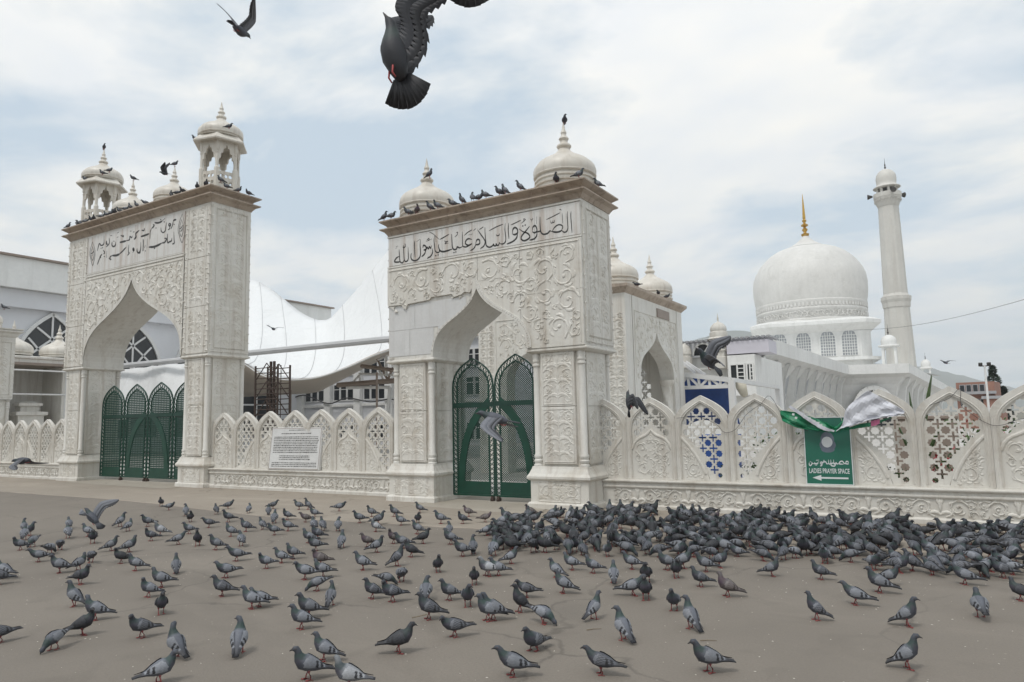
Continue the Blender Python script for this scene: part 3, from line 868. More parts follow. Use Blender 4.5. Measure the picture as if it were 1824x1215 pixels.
def right_gate():
    cx, Y0, d = -7.83, 11.5, 1.28
    g = thing('gateway', 'carved white marble gateway with two domes, one-line black inscription and broken carving at left', 'gateway', (cx, Y0, 0))
    hw, ah, zb, za, zt = 2.345, 1.14, 2.98, 4.3, 5.72
    cv = ogee(ah, zb, za)
    for x0, x1, sd in ((-hw + .04, -ah - .02, 11), (ah + .02, hw - .04, 31)):
        pier(g, x0, x1, d, .62, zb, sd, M['marble'])
    upper_core(g, hw, d, zb, zt, ah, cv)
    # carved facing: complete on the right, broken off along a ragged line on the left
    zi = 4.97
    rn = random.Random(5)
    rag = [(-hw, 4.16), (-1.95, 4.15), (-1.9, 4.07), (-1.84, 4.04), (-1.78, 4.15), (-1.2, 4.18), (-1.15, 4.23), (-.62, 4.24), (-.55, 4.17), (-.38, 4.2), (-.3, 4.25), (-.16, 4.22), (-.12, 4.3)]

    def ragz(x):
        for (a, b_), (c_, e) in zip(rag, rag[1:]):
            if a <= x <= c_: return b_ + (e - b_) * (x - a) / (c_ - a)
        return 0
    J = (-1.28, .03, 1.02)
    xs = sorted(set([p[0] for p in rag] + [x for x, z in cv] + [-x for x, z in cv] + [-hw, hw, ah, 0] + [j + e for j in J for e in (-.004, .004)]))
    mb = MB()
    t = .045
    low = lambda x: max(ragz(x), arch_z(cv, x)) if x < -.12 else (zb if x >= ah - 1e-6 else arch_z(cv, x))
    for a, b_ in zip(xs, xs[1:]):
        if b_ - a < 1e-5: continue
        if any(abs((a + b_) / 2 - j) < .003 for j in J): continue
        la, lb = low(a + 1e-5), low(b_ - 1e-5)
        zj = 4.02 if a > 1.0 else 4.42
        if a > .03 and max(la, lb) < zj - .02:
            mb.quad((a, -t, la), (b_, -t, lb), (b_, -t, zj - .003), (a, -t, zj - .003)); mb.quad((a, -t, zj + .003), (b_, -t, zj + .003), (b_, -t, zi), (a, -t, zi))
            mb.quad((a, -t, zj - .003), (b_, -t, zj - .003), (b_, 0, zj - .003), (a, 0, zj - .003)); mb.quad((a, 0, zj + .003), (b_, 0, zj + .003), (b_, -t, zj + .003), (a, -t, zj + .003))
        else: mb.quad((a, -t, la), (b_, -t, lb), (b_, -t, zi), (a, -t, zi))
        mb.quad((a, 0, la), (b_, 0, lb), (b_, -t, lb), (a, -t, la))
    mb.quad((-hw, -t, zi), (hw, -t, zi), (hw, 0, zi), (-hw, 0, zi))
    mb.quad((hw, -t, zb), (hw, 0, zb), (hw, 0, zi), (hw, -t, zi)); mb.quad((-hw, 0, 4.16), (-hw, -t, 4.16), (-hw, -t, zi), (-hw, 0, zi))
    fc = mb.build('carved_facing', M['marble'], g)
    mb = MB()
    fr = Frame((0, -t, 0), (1, 0, 0), (0, 0, 1), (0, -1, 0))
    ins = lambda x, z: abs(x) < hw - .05 and z < zi - .06 and (z > ragz(x) + .03 if x < -.12 else True) and (z > arch_z(cv, x) + .19 if abs(x) < ah + .02 else z > zb + .06) and (abs(x) > ah + .13 or z > arch_z(cv, abs(x) - .13) + .1 or abs(x) < ah - .3)
    relief(mb, fr, (-hw + .04, hw - .04, zb + .05, zi - .05), ins, .26, .06, 77, .028, None, 700)
    ridge(mb, fr, [(-hw + .05, zi - .05), (hw - .05, zi - .05)], .012, .016)
    ridge(mb, fr, [(hw - .06, zi - .05), (hw - .06, zb + .05)], .01, .014)
    mb.build('arabesque_carving', M['marble'], fc)
    # arch border with drilled dots, right half whole
    mb = MB()
    rc = [(-x, z) for x, z in reversed(cv)]
    outp = [(x + .10, z + .03) for x, z in rc]; outp[0] = (0.0, za + .2)
    for i in range(len(rc) - 1):
        p, q, r_, s = rc[i], rc[i + 1], outp[i + 1], outp[i]
        mb.quad((p[0], -.062, p[1]), (q[0], -.062, q[1]), (r_[0], -.062, r_[1]), (s[0], -.062, s[1]))
        mb.quad((s[0], -.062, s[1]), (r_[0], -.062, r_[1]), (r_[0], -.04, r_[1]), (s[0], -.04, s[1]))
        mb.quad((p[0], -.04, p[1]), (q[0], -.04, q[1]), (q[0], -.062, q[1]), (p[0], -.062, p[1]))
    ab = mb.build('arch_border', M['marble2'], g)
    mb = MB()
    for i in range(len(rc) - 1):
        for k in range(2):
            f = (k + .5) / 2
            x = (rc[i][0] + (rc[i + 1][0] - rc[i][0]) * f) * .5 + (outp[i][0] + (outp[i + 1][0] - outp[i][0]) * f) * .5
            z = (rc[i][1] + (rc[i + 1][1] - rc[i][1]) * f) * .5 + (outp[i][1] + (outp[i + 1][1] - outp[i][1]) * f) * .5
            leaf(mb, Frame((0, -.0625, 0), (1, 0, 0), (0, 0, 1), (0, -1, 0)), x - .012, z - .012, .78, .034, .012, .008, 0)
    mb.build('border_dots', M['marble'], ab)
    # bare backing slabs where the carving has fallen away
    lc = [(-hw + .02, 3.02), (-1.72, 3.02), (-1.712, 3.02), (-ah - .05, 3.02)]
    for (x0, x1, z0, z1) in ((-hw + .02, -1.76, 3.05, 3.6), (-1.75, -1.12, 3.05, 3.6), (-hw + .02, -1.62, 3.607, 4.13), (-1.612, -1.0, 3.607, 4.14)):
        mb = MB()
        n = 8
        for k in range(n):
            a, b_ = x0 + (x1 - x0) * k / n, x0 + (x1 - x0) * (k + 1) / n
            la, lb = max(z0, arch_z(cv, a) + .03 if a > -ah else z0), max(z0, arch_z(cv, b_) + .03 if b_ > -ah else z0)
            mb.quad((a, -.008, la), (b_, -.008, lb), (b_, -.008, z1), (a, -.008, z1))
        mb.quad((x0, 0, z0), (x0, -.008, z0), (x0, -.008, z1), (x0, 0, z1)); mb.quad((x0, -.008, z1), (x1, -.008, z1), (x1, 0, z1), (x0, 0, z1))
        mb.build('bare_slab', M['bare'], g)
    mb = MB()
    n = 7
    for k in range(n):
        a, b_ = -1.0 + .72 * k / n, -1.0 + .72 * (k + 1) / n
        mb.quad((a, -.008, arch_z(cv, a) + .03), (b_, -.008, arch_z(cv, b_) + .03), (b_, -.008, max(4.15, arch_z(cv, b_) + .03)), (a, -.008, max(4.15, arch_z(cv, a) + .03)))
    mb.build('bare_slab', M['bare'], g)
    mb = MB()
    lc = [(x, z) for x, z in cv]
    for (p, q) in zip(lc, lc[1:]):
        mb.quad((p[0] - .045, -.022, p[1] + .0), (p[0], -.022, p[1]), (q[0], -.022, q[1]), (q[0] - .045, -.022, q[1] + .03))
        mb.quad((p[0], -.022, p[1]), (p[0], 0, p[1]), (q[0], 0, q[1]), (q[0], -.022, q[1]))
        mb.quad((p[0] - .045, 0, p[1]), (p[0] - .045, -.022, p[1]), (q[0] - .045, -.022, q[1] + .03), (q[0] - .045, 0, q[1] + .03))
    mb.build('worn_arch_edge', M['marble2'], g)
    # chipped lumps left hanging at the break
    for (x, z, s) in ((-2.2, 4.1, .1), (-2.12, 4.06, .08), (-.62, 4.2, .07), (-.36, 4.17, .09), (-2.25, 3.03, .07)):
        mb = MB()
        vs_ = [(x + s * rn.uniform(-1, 1), -.05 + rn.uniform(0, .03), z + s * rn.uniform(-.8, .5)) for _ in range(5)] + [(x, 0, z)]
        mb.add(vs_, [(0, 1, 5), (1, 2, 5), (2, 3, 5), (3, 4, 5), (4, 0, 5), (0, 1, 2), (0, 2, 3), (0, 3, 4)])
        mb.build('broken_lump', M['marble'], g)
    # inscription band in slabs
    xs = [-hw + .01, -1.62, -.86, -.1, .62, 1.36, hw - .01]
    for a, b_ in zip(xs, xs[1:]):
        mb = MB(); mb.cbox(a + .002, b_ - .002, -.03, 0, 5.035, 5.655, .004); mb.build('inscription_slab', M['inscr'], g)
    mb = MB()
    for z in (4.985, 5.665):
        mb.box(-hw - .005, hw + .005, -.042, 0, z, z + .036)
    mb.build('inscription_frame', M['marble2'], g)
    mb = MB()
    to3 = lambda x, y: onY(x, y, Y0 - .0315) - Vector((cx, Y0, 0))
    pen_strokes(mb, INS_A, 850, 350, 9.12, to3, 12, 0); pen_strokes(mb, INS_B, 690, 360, 9.344, to3, 12, 0)
    tag(mb.build('inscription', M['ink'], g), kind='stuff')
    side_panel(g, hw, d, zb + .02, zt - .02, 1, 5, M['marble']); side_panel(g, -hw, d, zb + .02, zt - .02, -1, 6, M['marble'])
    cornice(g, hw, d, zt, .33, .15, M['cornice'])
    for x in (-1.76, 1.72):
        add_dome(g, x, .62, zt + .34, .63, M['dome'])
    return g


def left_gate():
    cx, Y0, d = -20.92, 11.97, 1.3
    g = thing('gateway', 'tall marble gateway with corner kiosks and two-line black inscription, four-leaf green gate', 'gateway', (cx, Y0, 0))
    hw, ah, zb, za, zt = 3.8, 2.62, 3.64, 6.17, 7.93
    cv = ogee(ah, zb, za, 11)
    for x0, x1, sd in ((-hw + .04, -ah - .02, 51), (ah + .02, hw - .04, 61)):
        pier(g, x0, x1, d, .65, zb, sd, M['marble'])
    upper_core(g, hw, d, zb, zt, ah, cv)
    # spandrel carving
    mb = MB()
    xs = sorted(set([x for x, z in cv] + [-x for x, z in cv]))
    t = .03
    zi = 6.5
    for a, b_ in zip(xs, xs[1:]):
        if b_ - a < 1e-5: continue
        la, lb = arch_z(cv, a), arch_z(cv, b_)
        mb.quad((a, -t, la), (b_, -t, lb), (b_, -t, zi), (a, -t, zi))
        mb.quad((a, 0, la), (b_, 0, lb), (b_, -t, lb), (a, -t, la))
    mb.quad((-ah, -t, zi), (ah, -t, zi), (ah, 0, zi), (-ah, 0, zi))
    fc = mb.build('carved_facing', M['marble'], g)
    mb = MB()
    fr = Frame((0, -t, 0), (1, 0, 0), (0, 0, 1), (0, -1, 0))
    ins = lambda x, z: abs(x) < ah - .03 and z < zi - .08 and z > arch_z(cv, x) + .1 and (z > arch_z(cv, max(0, abs(x) - .12)) + .02)
    relief(mb, fr, (-ah, ah, zb, zi), ins, .24, .055, 177, .032, 0.0, 700)
    ridge(mb, fr, [(-ah + .06, zi - .06), (ah - .06, zi - .06)], .014, .018)
    mb.build('arabesque_carving', M['marble'], fc)
    mb = MB()
    full = cv + [(-x, z) for x, z in reversed(cv[:-1])]
    for p, q in zip(full, full[1:]):
        sp, sq = (-1 if p[0] < 0 else 1), (-1 if q[0] < 0 or (q[0] == 0 and p[0] < 0) else 1)
        if p[0] == 0: sp = 1 if q[0] > 0 else -1
        mb.quad((p[0], -.045, p[1]), (q[0], -.045, q[1]), (q[0] * .985, -.045, q[1] + .09), (p[0] * .985, -.045, p[1] + .09))
        mb.quad((p[0], 0, p[1]), (q[0], 0, q[1]), (q[0], -.045, q[1]), (p[0], -.045, p[1]))
    mb.build('arch_border', M['marble2'], g)
    # inscription slabs
    xs = [-2.6, -1.72, -.86, 0, .86, 1.72, 2.6]
    for a, b_ in zip(xs, xs[1:]):
        mb = MB(); mb.cbox(a + .002, b_ - .002, -.03, 0, 6.66, 7.86, .004); mb.build('inscription_slab', M['inscr'], g)
    mb = MB(); mb.box(-2.62, 2.62, -.04, 0, 6.54, 6.6); mb.box(-2.62, 2.62, -.04, 0, 6.615, 6.65)
    mb.build('inscription_frame', M['marble2'], g)
    mb = MB()
    to3 = lambda x, y: onY(x, y, Y0 - .032) - Vector((cx, Y0, 0))
    pen_strokes(mb, INS_C, 230, 370, 11.04, to3, 12, 0); pen_strokes(mb, INS_D, 150, 380, 11.05, to3, 12, 0)
    tag(mb.build('inscription', M['ink'], g), kind='stuff')
    # flanking carved strips
    for sx in (-1, 1):
        a, b_ = sorted((sx * (ah + .04), sx * (hw - .02)))
        for k, (z0, z1) in enumerate(((zb + .03, 4.98), (4.99, 6.38), (6.39, zt - .05))):
            mb = MB(); mb.cbox(a, b_, -.03, 0, z0, z1, .008); s = mb.build('strip_slab', M['marble'], g)
            mb = MB(); fr = Frame((a, -.03, 0), (1, 0, 0), (0, 0, 1), (0, -1, 0)); w = b_ - a
            for q in (.13, .15): ridge(mb, fr, [(q, z0), (q, z1)], .009, .014); ridge(mb, fr, [(w - q, z0), (w - q, z1)], .009, .014)
            tall_panel(mb, Frame((a + .2, -.03, 0), (1, 0, 0), (0, 0, 1), (0, -1, 0)), w - .4, z0 + .05, z1 - .05, 80 + k, .026)
            for j in range(int((z1 - z0) / .14)):
                for uu in (.07, w - .07): leaf(mb, fr, uu, z0 + .05 + j * .14, 1.57 + (.8 if j % 2 else -.8), .1, .024, .02, .9 if j % 2 else -.9)
            mb.build('strip_carving', M['marble'], s)
    side_panel(g, hw, d, zb + .02, zt - .02, 1, 15, M['marble']); side_panel(g, -hw, d, zb + .02, zt - .02, -1, 16, M['marble'])
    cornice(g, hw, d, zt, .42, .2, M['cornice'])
    zr = zt + .43
    for x in (-3.2, 3.2): chhatri(g, x, .65, zr, .525, M['dome'])
    for x in (-1.32, .95): add_dome(g, x, .65, zr, .585, M['dome'])
    return g


def far_left_gate():
    """the next gateway's right pier, at the left edge of the photograph"""
    g = thing('gateway', 'end pier of another marble gateway at the left edge, pigeon on its dome', 'gateway', (-32.5, 12.0, 0))
    pier(g, -1.0, 1.15, 1.3, .65, 2.85, 91, M['marble'])
    mb = MB(); mb.box(-1.1, 1.2, 0, 1.3, 2.86, 5.3); mb.build('upper_block', M['marble2'], g)
    side_panel(g, 1.2, 1.3, 2.9, 5.25, 1, 22, M['marble'])
    mb = MB(); fr = Frame((-1.0, -.001, 0), (1, 0, 0), (0, 0, 1), (0, -1, 0)); tall_panel(mb, fr, 2.1, 3.0, 5.2, 9, .03); mb.build('front_carving', M['marble'], g)
    mb = MB()
    out = .2; zt = 5.3; h = .35
    mb.rect_profile(-1.1, 1.2, 0, 1.3, [(.0, zt), (.05, zt + .05), (out * .5, zt + .15), (out, zt + .22), (out, zt + .26), (out * .7, zt + .27), (out, zt + .32), (out, zt + h), (0, zt + h + .02)])
    mb.build('cornice', M['marble2'], g)
    add_dome(g, .0, .65, zt + h, .62, M['dome'])
    return g


# ------------------------------------------------------------------ boundary wall with pierced arched bays
BW = 0.93


def bay_meshes():
    """three kinds of arched bay: frame, lattice, solid infill with carving (x centred, z from the rail top)"""
    oc = bez((-.465, 1.07), (-.455, 1.25), (-.2, 1.38), (0, 1.48), 9)
    outer = [(-.463, 0.0)] + [(max(-.463, x), z) for x, z in oc] + [(min(.463, -x), z) for x, z in reversed(oc[:-1])] + [(.463, 0.0)]
    ic = bez((-.37, .92), (-.365, 1.14), (-.165, 1.26), (0, 1.355), 8)
    inner = [(-.37, .03)] + ic + [(-x, z) for x, z in reversed(ic[:-1])] + [(.37, .03)]
    divs = {'hump': bez((-.37, .58), (-.28, .86), (-.12, .74), (0, .92), 7) + [(-x, z) for x, z in reversed(bez((-.37, .58), (-.28, .86), (-.12, .74), (0, .92), 7)[:-1])],
            'fall': bez((-.37, .8), (-.22, .66), (.0, .4), (.1, .03), 9)}
    res = {}

    def inside(poly, x, z):
        c = False
        n = len(poly)
        for i in range(n):
            (xa, za), (xb, zb) = poly[i], poly[(i + 1) % n]
            if (za > z) != (zb > z) and x < (xb - xa) * (z - za) / (zb - za) + xa: c = not c
        return c
    for kind, dv in divs.items():
        fm = MB(); fm.plate(outer, [inner], -.05, .05)
        # raised rim following the arch
        fr = Frame((0, -.05, 0), (1, 0, 0), (0, 0, 1), (0, -1, 0))
        rim = [(x * 1.06, z + .03) for x, z in ic] + [(-x * 1.06, z + .03) for x, z in reversed(ic[:-1])]
        ridge(fm, fr, [(-.385, .04)] + rim + [(.385, .04)], .011, .01)
        ridge(fm, fr, [(-.44, .02), (-.44, 1.02)], .012, .008); ridge(fm, fr, [(.44, .02), (.44, 1.02)], .012, .008)
        # infill below the dividing curve
        if kind == 'hump': low = [(-.375, .01)] + [(-.375, dv[0][1])] + dv + [(.375, dv[-1][1]), (.375, .01)]
        else: low = [(-.375, .01), (-.375, dv[0][1])] + dv[1:-1] + [(.1, .01)]
        fm.plate(low[::-1], [], -.035, .035)
        fr2 = Frame((0, -.035, 0), (1, 0, 0), (0, 0, 1), (0, -1, 0))
        off = [(x, z - .035) for x, z in dv] if kind == 'hump' else [(x - .03, z - .03) for x, z in dv[:-1]]
        ridge(fm, fr2, off, .03, .016)
        car = MB()
        ins = lambda x, z: inside(low, x, z) and inside(low, x, z + .1) and inside(low, min(.33, x + (.1 if kind == 'fall' else 0)), z) and abs(x) < .32
        relief(car, fr2, (-.33, .33, .03, .9), ins, .13, .045, 5 if kind == 'hump' else 8, .02, 0.0 if kind == 'hump' else None, 700)
        # lattice of eight-pointed stars and crosses
        reg = (dv + [(x, z) for x, z in reversed(inner[1:-1])] if kind == 'hump' else dv + [(.37, .03)] + [(-x, z) for x, z in ic] + [(x, z) for x, z in reversed(ic[:-1])])
        lat = MB()
        pl = [(x * 1.01, z) for x, z in reg]
        holes = []
        s = .184
        for r_ in range(0, 10):
            for c_ in range(-3, 4):
                cx, cz = (c_ + .5) * s, .1 + r_ * s
                for scl in (1.0, .7, .45):
                    star = [(cx + (.066 if k % 2 == 0 else .053) * scl * math.cos(k * math.pi / 8), cz + (.066 if k % 2 == 0 else .053) * scl * math.sin(k * math.pi / 8)) for k in range(16)]
                    if all(inside(reg, x + dx, z + dz) for x, z in star[::2] for dx, dz in ((.009, 0), (-.009, 0), (0, .009), (0, -.009))):
                        holes.append(star); break
                cx, cz = c_ * s, .1 + (r_ + .5) * s
                for scl in (1.0, .6):
                    a, w = .071 * scl, .015
                    cr = [(cx - a, cz - w), (cx - w, cz - w), (cx - w, cz - a), (cx + w, cz - a), (cx + w, cz - w), (cx + a, cz - w), (cx + a, cz + w), (cx + w, cz + w), (cx + w, cz + a), (cx - w, cz + a), (cx - w, cz + w), (cx - a, cz + w)]
                    if all(inside(reg, x + dx, z + dz) for x, z in cr for dx, dz in ((.01, 0), (-.01, 0), (0, .01), (0, -.01))):
                        holes.append(cr); break
        lat.plate(pl, holes, -.02, .02)
        res[kind] = (fm.mesh('bay', M['wallm'], False), lat.mesh('lattice', M['wallm']), car.mesh('carving', M['wallm']))
    # mirrored falling bay
    def flip(me, nm):
        m2 = me.copy(); m2.name = nm
        m2.transform(Matrix.Diagonal((-1, 1, 1, 1))); m2.flip_normals(); return m2
    res['rise'] = tuple(flip(me, me.name) for me in res['fall'])
    fz = MB()
    fr = Frame((0, 0, 0), (1, 0, 0), (0, 0, 1), (0, -1, 0))
    for sg in (-1, 1):
        scroll(fz, fr, sg * .22, .16, .13, 1.57 - sg * 1.2, sg, .02, random.Random(2)); scroll(fz, fr, sg * .39, .2, .07, 1.57, -sg, .018, random.Random(3)); scroll(fz, fr, sg * .4, .07, .06, 0, sg, .018, random.Random(4))
        leaf(fz, fr, 0, .06, 1.57 - sg * .6, .17, .03, .02, -sg); leaf(fz, fr, 0, .2, 1.57 - sg * .9, .12, .025, .02, sg * .8); leaf(fz, fr, sg * .07, .03, 1.57 - sg * 1.3, .16, .022, .018, sg * .6)
        leaf(fz, fr, sg * .3, .27, 3.14 * (sg < 0) - sg * .5, .13, .02, .018, sg * .9)
    leaf(fz, fr, 0, .12, 1.57, .17, .035, .024, 0)
    res['frieze'] = fz.mesh('frieze_carving', M['wallm'])
    return res


BAYS = None


def wall_run(label, xa, xb, first_peak, kinds, Y=12.1):
    """plinth with moulded rail and carved frieze from xa to xb, arched pierced bays above it"""
    g = thing('boundary_wall', label, 'wall', (xa, Y, 0))
    L = xb - xa
    mb = MB()
    mb.extrude_x([(-.03, 0), (-.03, .07), (.0, .1), (.0, .37), (-.02, .38), (-.035, .4), (-.035, .42), (-.01, .43), (-.01, .475), (-.05, .485), (-.06, .5), (-.06, .515), (-.03, .525), (.36, .525), (.36, 0)], 0, L)
    mb.build('plinth', M['wallm'], g)
    n = int(L / BW)
    off = (L - n * BW) / 2
    for k in range(n):
        link('frieze_carving', BAYS['frieze'], g, (off + (k + .5) * BW, -.001, .09), None, None)
    k = 0
    x = first_peak
    while x + BW / 2 <= xb + .25:
        fm, la, ca = BAYS[kinds[k % len(kinds)]]
        b_ = link('bay', fm, g, (x - xa, .17, .525))
        link('lattice', la, b_); link('carving', ca, b_)
        x += BW; k += 1
    return g


# ------------------------------------------------------------------ green iron gate leaves
def gate_leaf(name, label, x0, x1, Y, z0, z1, zs, arc=0, mesh_kind='diamond', gap=.045):
    cx, hw = (x0 + x1) / 2, (x1 - x0) / 2 - .012
    g = thing(name, label, 'gate leaf', (cx, Y, 0), 0, 'green iron gate leaves')
    up = (0, 1, 0)

    def outline(h, zf, zsp, zap):
        c = bez((-h, zsp), (-h, zsp + (zap - zsp) * .6), (-h * .45, zap - (zap - zsp) * .2), (0, zap), 8)
        return [(-h, zf)] + c + [(-x, z) for x, z in reversed(c[:-1])] + [(h, zf)]
    bw = hw * .22
    o1, o2 = outline(hw, z0, zs, z1), outline(hw - bw, z0 + .02, zs, z1 - bw * 1.15)
    mb = MB()
    for o in (o1, o2):
        for a, b_ in zip(o, o[1:]): mb.bar((a[0], 0, a[1]), (b_[0], 0, b_[1]), .024, .035, up)
    mb.bar((-hw, 0, z0), (hw, 0, z0), .035, .04, up)
    fr = mb.build('frame', M['green'], g)
    # scrolling lattice in the border
    mb = MB()

    def along(o):
        L = [0]
        for a, b_ in zip(o, o[1:]): L.append(L[-1] + math.hypot(b_[0] - a[0], b_[1] - a[1]))
        return L
    l1, l2 = along(o1), along(o2)

    def at(o, L, f):
        t = f * L[-1]
        for i in range(len(o) - 1):
            if t <= L[i + 1] + 1e-9:
                q = (t - L[i]) / max(1e-9, L[i + 1] - L[i]); return (o[i][0] + (o[i + 1][0] - o[i][0]) * q, o[i][1] + (o[i + 1][1] - o[i][1]) * q)
        return o[-1]
    n = int(l1[-1] / (bw * 1.75))
    for k in range(n):
        a, b_, c_ = at(o1, l1, k / n), at(o2, l2, (k + .5) / n), at(o1, l1, (k + 1) / n)
        d, e, f = at(o2, l2, k / n), at(o1, l1, (k + .5) / n), at(o2, l2, (k + 1) / n)
        for p, q, r_ in ((a, b_, c_), (d, e, f)):
            for s in ((p, q), (q, r_)): mb.bar((s[0][0], 0, s[0][1]), (s[1][0], 0, s[1][1]), .012, .014, up)
    mb.build('border_lattice', M['green'], g)
    ih = hw - bw
    kick = .28
    mb = MB()
    if mesh_kind == 'diamond':
        top = lambda x: at_z(o2, x)
    def at_z(o, x):
        for a, b_ in zip(o[1:-1], o[2:-1]):
            lo, hi = sorted((a[0], b_[0]))
            if lo <= x <= hi and hi > lo: return a[1] + (b_[1] - a[1]) * (x - a[0]) / (b_[0] - a[0])
        return zs
    zf = z0 + kick
    if mesh_kind == 'diamond':
        k = -int((z1 - z0) / gap)
        while k * gap < 2 * ih + (z1 - z0):
            for sg in (1, -1):
                pts = []
                m_ = 26
                for i in range(m_ + 1):
                    x = -ih + 2 * ih * i / m_
                    z = zf + (k * gap + sg * (x + (ih if sg > 0 else -ih))) * 1.0
                    if zf <= z <= at_z(o2, x): pts.append((x, z))
                if len(pts) >= 2: mb.bar((pts[0][0], .004 * sg, pts[0][1]), (pts[-1][0], .004 * sg, pts[-1][1]), .013, .006, up)
            k += 1
    else:
        z = zf
        while z < z1 - bw * 1.3:
            w = ih
            if z > zs:
                for i in range(20):
                    if at_z(o2, ih * (1 - i / 20)) >= z: w = ih * (1 - i / 20); break
            mb.bar((-w, 0, z), (w, 0, z), gap * .84, .008, up)
            z += gap
        for k in range(7):
            x = -ih + 2 * ih * (k + .5) / 7
            mb.bar((x, .01, zf), (x, .01, at_z(o2, x)), .012, .008, up)
    mb.build('mesh_screen', M['greend'], g)
    mb = MB(); mb.box(-ih - .01, ih + .01, -.012, .012, z0 + .02, zf); mb.build('kick_plate', M['green'], g)
    zm = z0 + (z1 - z0) * .655
    mb = MB(); mb.box(-hw, hw, -.024, .024, zm - .055, zm + .045)
    mb.build('cross_rail', M['greend'], g)
    if arc:
        mb = MB()
        r0, r1 = ih * 2.0, ih * 1.62
        A = bez((-arc * ih * .95, zf), (-arc * ih * .9, zf + (zm - zf) * .62), (-arc * ih * .1, zm - .15), (arc * ih, zm + .14), 12)
        B = bez((-arc * ih * .56, zf), (-arc * ih * .52, zf + (zm - zf) * .55), (arc * ih * .22, zm - .32), (arc * ih, zm - .06), 12)
        for y in (-.018, .018):
            for i in range(12): mb.quad((A[i][0], y, A[i][1]), (A[i + 1][0], y, A[i + 1][1]), (B[i + 1][0], y, B[i + 1][1]), (B[i][0], y, B[i][1]))
        for P in (A, B):
            for i in range(12): mb.quad((P[i][0], -.018, P[i][1]), (P[i + 1][0], -.018, P[i + 1][1]), (P[i + 1][0], .018, P[i + 1][1]), (P[i][0], .018, P[i][1]))
        mb.build('arched_band', M['green'], g)
    mb = MB()
    fx = arc * (hw - .05) if arc else hw - .06
    mb.bar((fx, 0, z0), (fx, 0, .07), .05, .05, up); mb.tube([(fx - .03, 0, .055), (fx + .03, 0, .055)], .055, 10)
    mb.build('caster', M['iron'], g)
    return g


# ================================================================== the place
# ---- ground
def sheet(name, x0, x1, y0, y1, z, mat, nx=1, ny=1):
    mb = MB()
    mb.quad((x0, y0, z), (x1, y0, z), (x1, y1, z), (x0, y1, z))
    return tag(mb.build(name, mat), kind='structure')


M['earth'] = plain('dusty_earth', (0.2, 0.19, 0.15), 0.9, 0, 0.3, 0.02)
sheet('ground', -3690, 3690, -3690, 3690, -0.03, M['earth'])
sheet('plaza', -80, 60, -40, 12.0, 0.0, M['plaza'])
mb = MB()
edge = [(-80, 9.35), (-40, 9.3), (-22, 9.22), (-17, 9.3), (-14.2, 9.1), (-10.8, 8.72), (-8.5, 8.86), (-5.8, 9.1), (-3, 9.35), (0, 9.75), (4, 10.3), (30, 11.5)]
for (xa, ya), (xb, yb) in zip(edge, edge[1:]):
    n = max(2, int((xb - xa) / .5)); rn = random.Random(int(xa * 7))
    pr = None
    for k in range(n + 1):
        f = k / n; p = (xa + (xb - xa) * f, ya + (yb - ya) * f + rn.uniform(-.035, .035) * (0 < k < n))
        if pr: mb.quad((pr[0], pr[1], .012), (p[0], p[1], .012), (p[0], 12.2, .012), (pr[0], 12.2, .012)); mb.quad((pr[0], pr[1] - .02, .001), (p[0], p[1] - .02, .001), (p[0], p[1], .012), (pr[0], pr[1], .012))
        pr = p
tag(mb.build('apron', M['apron']), kind='structure')
M['slab'] = ground_mat('pale_threshold', (0.42, 0.38, 0.32), (0.36, 0.32, 0.265), (0.29, 0.25, 0.2))
mb = MB()
mb.add([(-9.2, 11.05, .016), (-6.2, 10.75, .016), (-6.65, 12.9, .03), (-9.0, 12.9, .03)], [(0, 1, 2, 3)]); mb.add([(-9.2, 11.0, .012), (-6.2, 10.7, .012), (-6.2, 10.75, .016), (-9.2, 11.05, .016)], [(0, 1, 2, 3)])
tag(mb.build('threshold', M['slab']), kind='structure')
mb = MB(); mb.add([(-23.6, 11.6, .016), (-18.0, 11.35, .016), (-18.2, 14.2, .03), (-23.6, 14.2, .03)], [(0, 1, 2, 3)])
tag(mb.build('threshold', M['slab']), kind='structure')
sheet('inner_court', -120, 120, 12.2, 140, .008, M['paving'])

# ---- hills far behind
M['hill'] = plain('wooded_hill', (0.07, 0.085, 0.055), 0.95, 0, 0.4, 0.003)


def hills(name, pts, D, depth, seed):
    rn = random.Random(seed)
    P = []
    for (xa, ya), (xb, yb) in zip(pts, pts[1:]):
        n = max(2, int((xb - xa) / 12))
        for k in range(n):
            f = k / n; P.append((xa + (xb - xa) * f, ya + (yb - ya) * f + rn.uniform(-1.6, 1.6)))
    P.append(pts[-1])
    rows = 7
    mb = MB(); vs_, fs_ = [], []
    for j in range(rows):
        t = j / (rows - 1)
        for x, y in P:
            c = atD(x, y, D); d = Vector((c.x, c.y, 0)).normalized()
            zz = max(-20, c.z * (1 - t) ** 1.1 * (1 + rn.uniform(-.08, .08) * (t > 0)) - 20 * t)
            q = c - d * depth * t
            vs_.append((q.x, q.y, zz))
        if j == rows - 1:
            pass
    for x, y in P:
        c = atD(x, y, D); d = Vector((c.x, c.y, 0)).normalized(); q = c + d * depth
        vs_.append((q.x, q.y, -20))
    n = len(P)
    for j in range(rows - 1):
        for i in range(n - 1): fs_.append((j * n + i, j * n + i + 1, (j + 1) * n + i + 1, (j + 1) * n + i))
    for i in range(n - 1): fs_.append((i + 1, i, rows * n + i, rows * n + i + 1))
    mb.add(vs_, fs_)
    return tag(mb.build(name, M['hill'], None, True), kind='structure')


